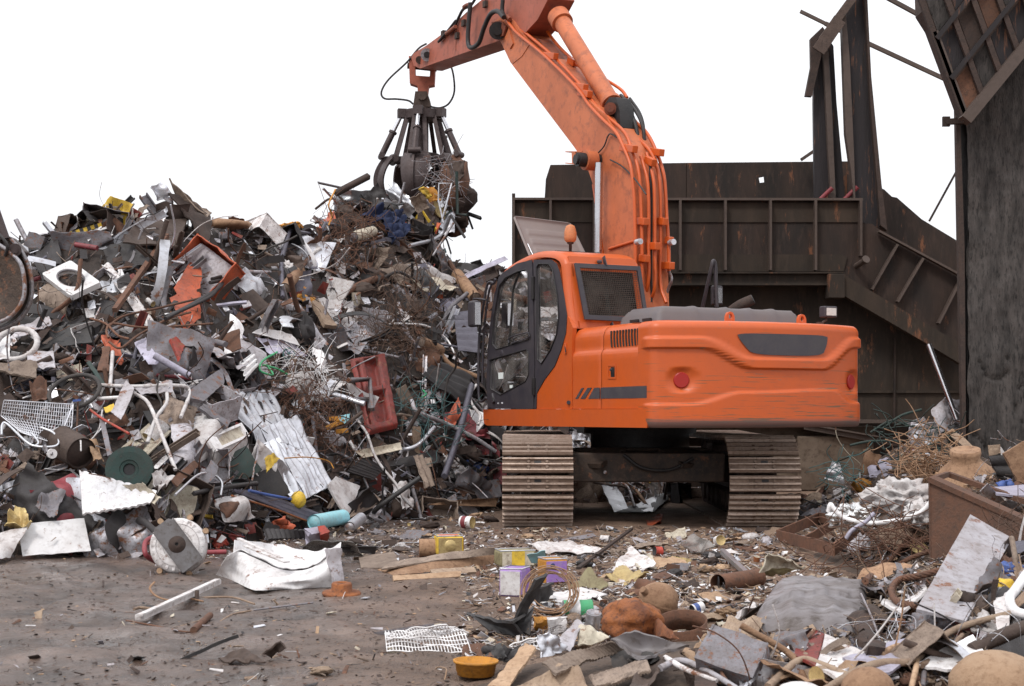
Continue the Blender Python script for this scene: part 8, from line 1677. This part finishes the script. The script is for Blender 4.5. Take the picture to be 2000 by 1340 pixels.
# load held by the grapple
for _ in range(300):
    while True:
        a, b = RG.uniform(-1, 1), RG.uniform(-1, 1)
        if a * a + b * b < 1: break
    px, py = 772 + a * 128 - b * 34, 420 + b * 96
    p = at(px, py, GR.y + RG.uniform(-.9, .1) * (1 - a * a)); k = pick([q for q in MIX if q[0] != 'bag'] + [('bar', 8), ('rod', 8), ('wire', 6)])
    if (px > 850 and py > 465) or (py < 392 and px < 850 and RG.random() < .93) or (py < 345 and RG.random() < .5): continue
    try_loose(k, p, rndrot((RG.uniform(-1, 1), -1, RG.uniform(-.5, .8)), 1), RG.uniform(.25, .85), where='the grapple load')
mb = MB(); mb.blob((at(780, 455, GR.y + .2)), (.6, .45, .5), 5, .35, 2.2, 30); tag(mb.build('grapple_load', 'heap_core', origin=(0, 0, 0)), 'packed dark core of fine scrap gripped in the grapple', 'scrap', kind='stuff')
# small fragments, one body each for heap and mounds
def fragments(name, label, spots, mats, seed, lo, hi, kind='stuff'):
    rg = random.Random(seed); mb = MB(); nm = len(mats)
    for p, n in spots:
        s = rg.uniform(lo, hi); z = (V(n) + V([rg.gauss(0, .6) for _ in range(3)])).normalized(); x, y, _ = frame_from(z); t = rg.uniform(0, 6.28); x2 = (x * math.cos(t) + y * math.sin(t)) * s; y2 = z.cross(x2.normalized()) * s * rg.choice((.12, .3, .7)); h = z * s * .12; mi = min(nm - 1, int(rg.random() ** 1.2 * nm))
        if rg.random() < .25:
            mb.tube([p - x2 * 1.8, p + h * rg.uniform(-2, 2), p + x2 * 1.8 + y2 * rg.uniform(-1, 1)], s * .06, 4, mi, 2)
        else:
            j = [rg.uniform(.7, 1.2) for _ in range(4)]; c = [p - x2 * j[0] - y2, p + x2 - y2 * j[1], p + x2 * j[2] + y2 + h * rg.uniform(-2, 3), p - x2 + y2 * j[3]]
            mid = sum(c, V((0, 0, 0))) / 4 + h * rg.uniform(-1, 1.6); v = c + [mid] + [q - h for q in c]
            mb.add(v, [(0, 1, 4), (1, 2, 4), (2, 3, 4), (3, 0, 4), (0, 5, 6, 1), (1, 6, 7, 2), (2, 7, 8, 3), (3, 8, 5, 0), (8, 7, 6, 5)], mi)
    return tag(mb.build(name, mats, origin=(0, 0, 0)), label, 'debris', kind=kind)
sp = []
while len(sp) < 8000:
    px = RG.uniform(-60, 1250); t, b = ytop(px), ybot(px)
    if b - t < 20: continue
    py = RG.uniform(t + 6, b + 6); p = S(px, py, 0); n = hn(p.x, p.y); sp.append((p + n * (RG.uniform(-.1, .16)), n + V((0, -.6, 0))))
fragments('heap_fragments', 'countless small bits of mixed metal filling the gaps of the heap', sp, ['rust_dark', 'dark', 'black', 'brown', 'dark', 'rust_dark', 'steel', 'grey', 'brown', 'rust', 'brown_pale', 'grey_pale', 'galv', 'white_dirty', 'violet_grey', 'white', 'red_dark', 'dark', 'brown'], 3, .02, .085)
# loose scrap of the right mound and the wall corner
def rightpt():
    while True:
        px, py = RG.uniform(1380, 2060), RG.uniform(815, 1345)
        Y = hitY(px, py)
        if Y < 17 and H((px - 1000) / FPX * Y * 1.0, Y + .02) > .07: return px, py, S(px, py, 0)
RMIX = [('sheet', 16), ('strip', 12), ('pipe', 6), ('bar', 6), ('rod', 12), ('wire', 4), ('casing', 2), ('chunk', 7), ('bag', 5), ('hose', 3), ('bracket', 5), ('can', 2), ('plank', 6)]
RP = [('rust', 5), ('rust_tan', 4), ('brown_pale', 5), ('tan', 6), ('wood_pale', 6), ('wood', 6), ('grey', 4), ('grey_pale', 5), ('white_dirty', 5), ('brown', 4), ('galv', 3), ('rust_dark', 3), ('dark', 2), ('cream', 2), ('red_dark', .5), ('galv_clean', 1)]
for _ in range(760):
    px, py, p = rightpt(); n = hn(p.x, p.y); k = pick(RMIX); sc_ = .52 if p.y < 9.5 else .8
    if excluded(px, py) and RG.random() < .9: continue
    p += n * RG.uniform(-.02, .05); try_loose(k, p, rndrot(n, .8), RG.uniform(*SZ[k]) * sc_, pick(RP) if RG.random() < .8 else None, where='the right mound')
# litter on the open yard: thick in the middle, thin on the mud at the left
def dens(px, py):
    if px > 900 and py < 1135: return .9 if py > 1000 else .25
    if px > 1000 + (1340 - py) * .1: return .9
    if py < 1095 + .0 * px and px > 380: return .8
    if py < 1075: return .6
    return .015 if px < 900 else .35
def yardpt():
    while True:
        px, py = RG.uniform(0, 1800), RG.uniform(985, 1345)
        if RG.random() < dens(px, py) and H(gp(px, py).x, gp(px, py).y) < .03 and not (965 < px < 1580 and py < 1034): return px, py
for _ in range(380):
    px, py = yardpt()
    if excluded(px, py): continue
    p = gp(px, py, .015); k = pick([('sheet', 18), ('strip', 10), ('pipe', 3), ('bar', 3), ('rod', 10), ('chunk', 8), ('bag', 7), ('bracket', 4), ('can', 1.5), ('plank', 6), ('hose', 2)])
    try_loose(k, p, rndrot((0, 0, 1), .28), RG.uniform(*SZ[k]) * .42, pick(RP) if RG.random() < .75 else None, (1, RG.uniform(.6, 1.2), .7), where='the open yard')
sp = []
for _ in range(9000):
    px, py, p = rightpt(); sp.append((p + V((0, 0, RG.uniform(-.02, .04))), V((0, 0, 1))))
fragments('mound_fragments', 'countless small splinters and flakes covering the right mound', sp, ['brown_pale', 'brown', 'rust', 'rust_dark', 'brown', 'wood', 'brown_pale', 'rust_dark', 'grey', 'dark', 'tan', 'wood_pale', 'grey_pale', 'white_dirty'], 5, .01, .04)
sp = []
while len(sp) < 9000:
    px, py = yardpt(); q = gp(px, py, .0); sp.append((V((q.x, q.y, .012 + ground_bump(q.x, q.y))), V((0, 0, 1.5))))
fragments('yard_fragments', 'countless chips, stones and flakes strewn over the muddy yard', sp, ['brown', 'rust_dark', 'brown_pale', 'rust', 'grey', 'tan', 'dark', 'wood', 'grey_pale', 'wood_pale', 'white_dirty', 'galv', 'cream', 'white'], 6, .006, .035)

# names say things, not parts
for o in col.objects:
    if o.parent is None and 'label' in o:
        nm = o.name
        for a, b in (('_panel', '_sheet'), ('_frame', '_rack'), ('box_section', 'steel_tube'), ('wire_shelf', 'wire_rack'), ('_shelf', '_rack'), ('_flap', '_strip'), ('_rim', '_rail'), ('hand_wheel', 'valve_wheel')): nm = nm.replace(a, b)
        if nm != o.name: o.name = nm

sp = []
for _ in range(4500): px, py = RG.uniform(-20, 1100), 1350 - 290 * RG.random() ** .8; q = gp(px, py, 0); sp.append((V((q.x, q.y, .004 + ground_bump(q.x, q.y))), V((0, 0, 3))))
fragments('mud_grit', 'fine dark grit and crumbs pressed into the wet mud at left', sp, ['brown', 'rust_dark', 'dark', 'brown', 'brown_pale', 'brown', 'rust', 'tan'], 8, .003, .014)
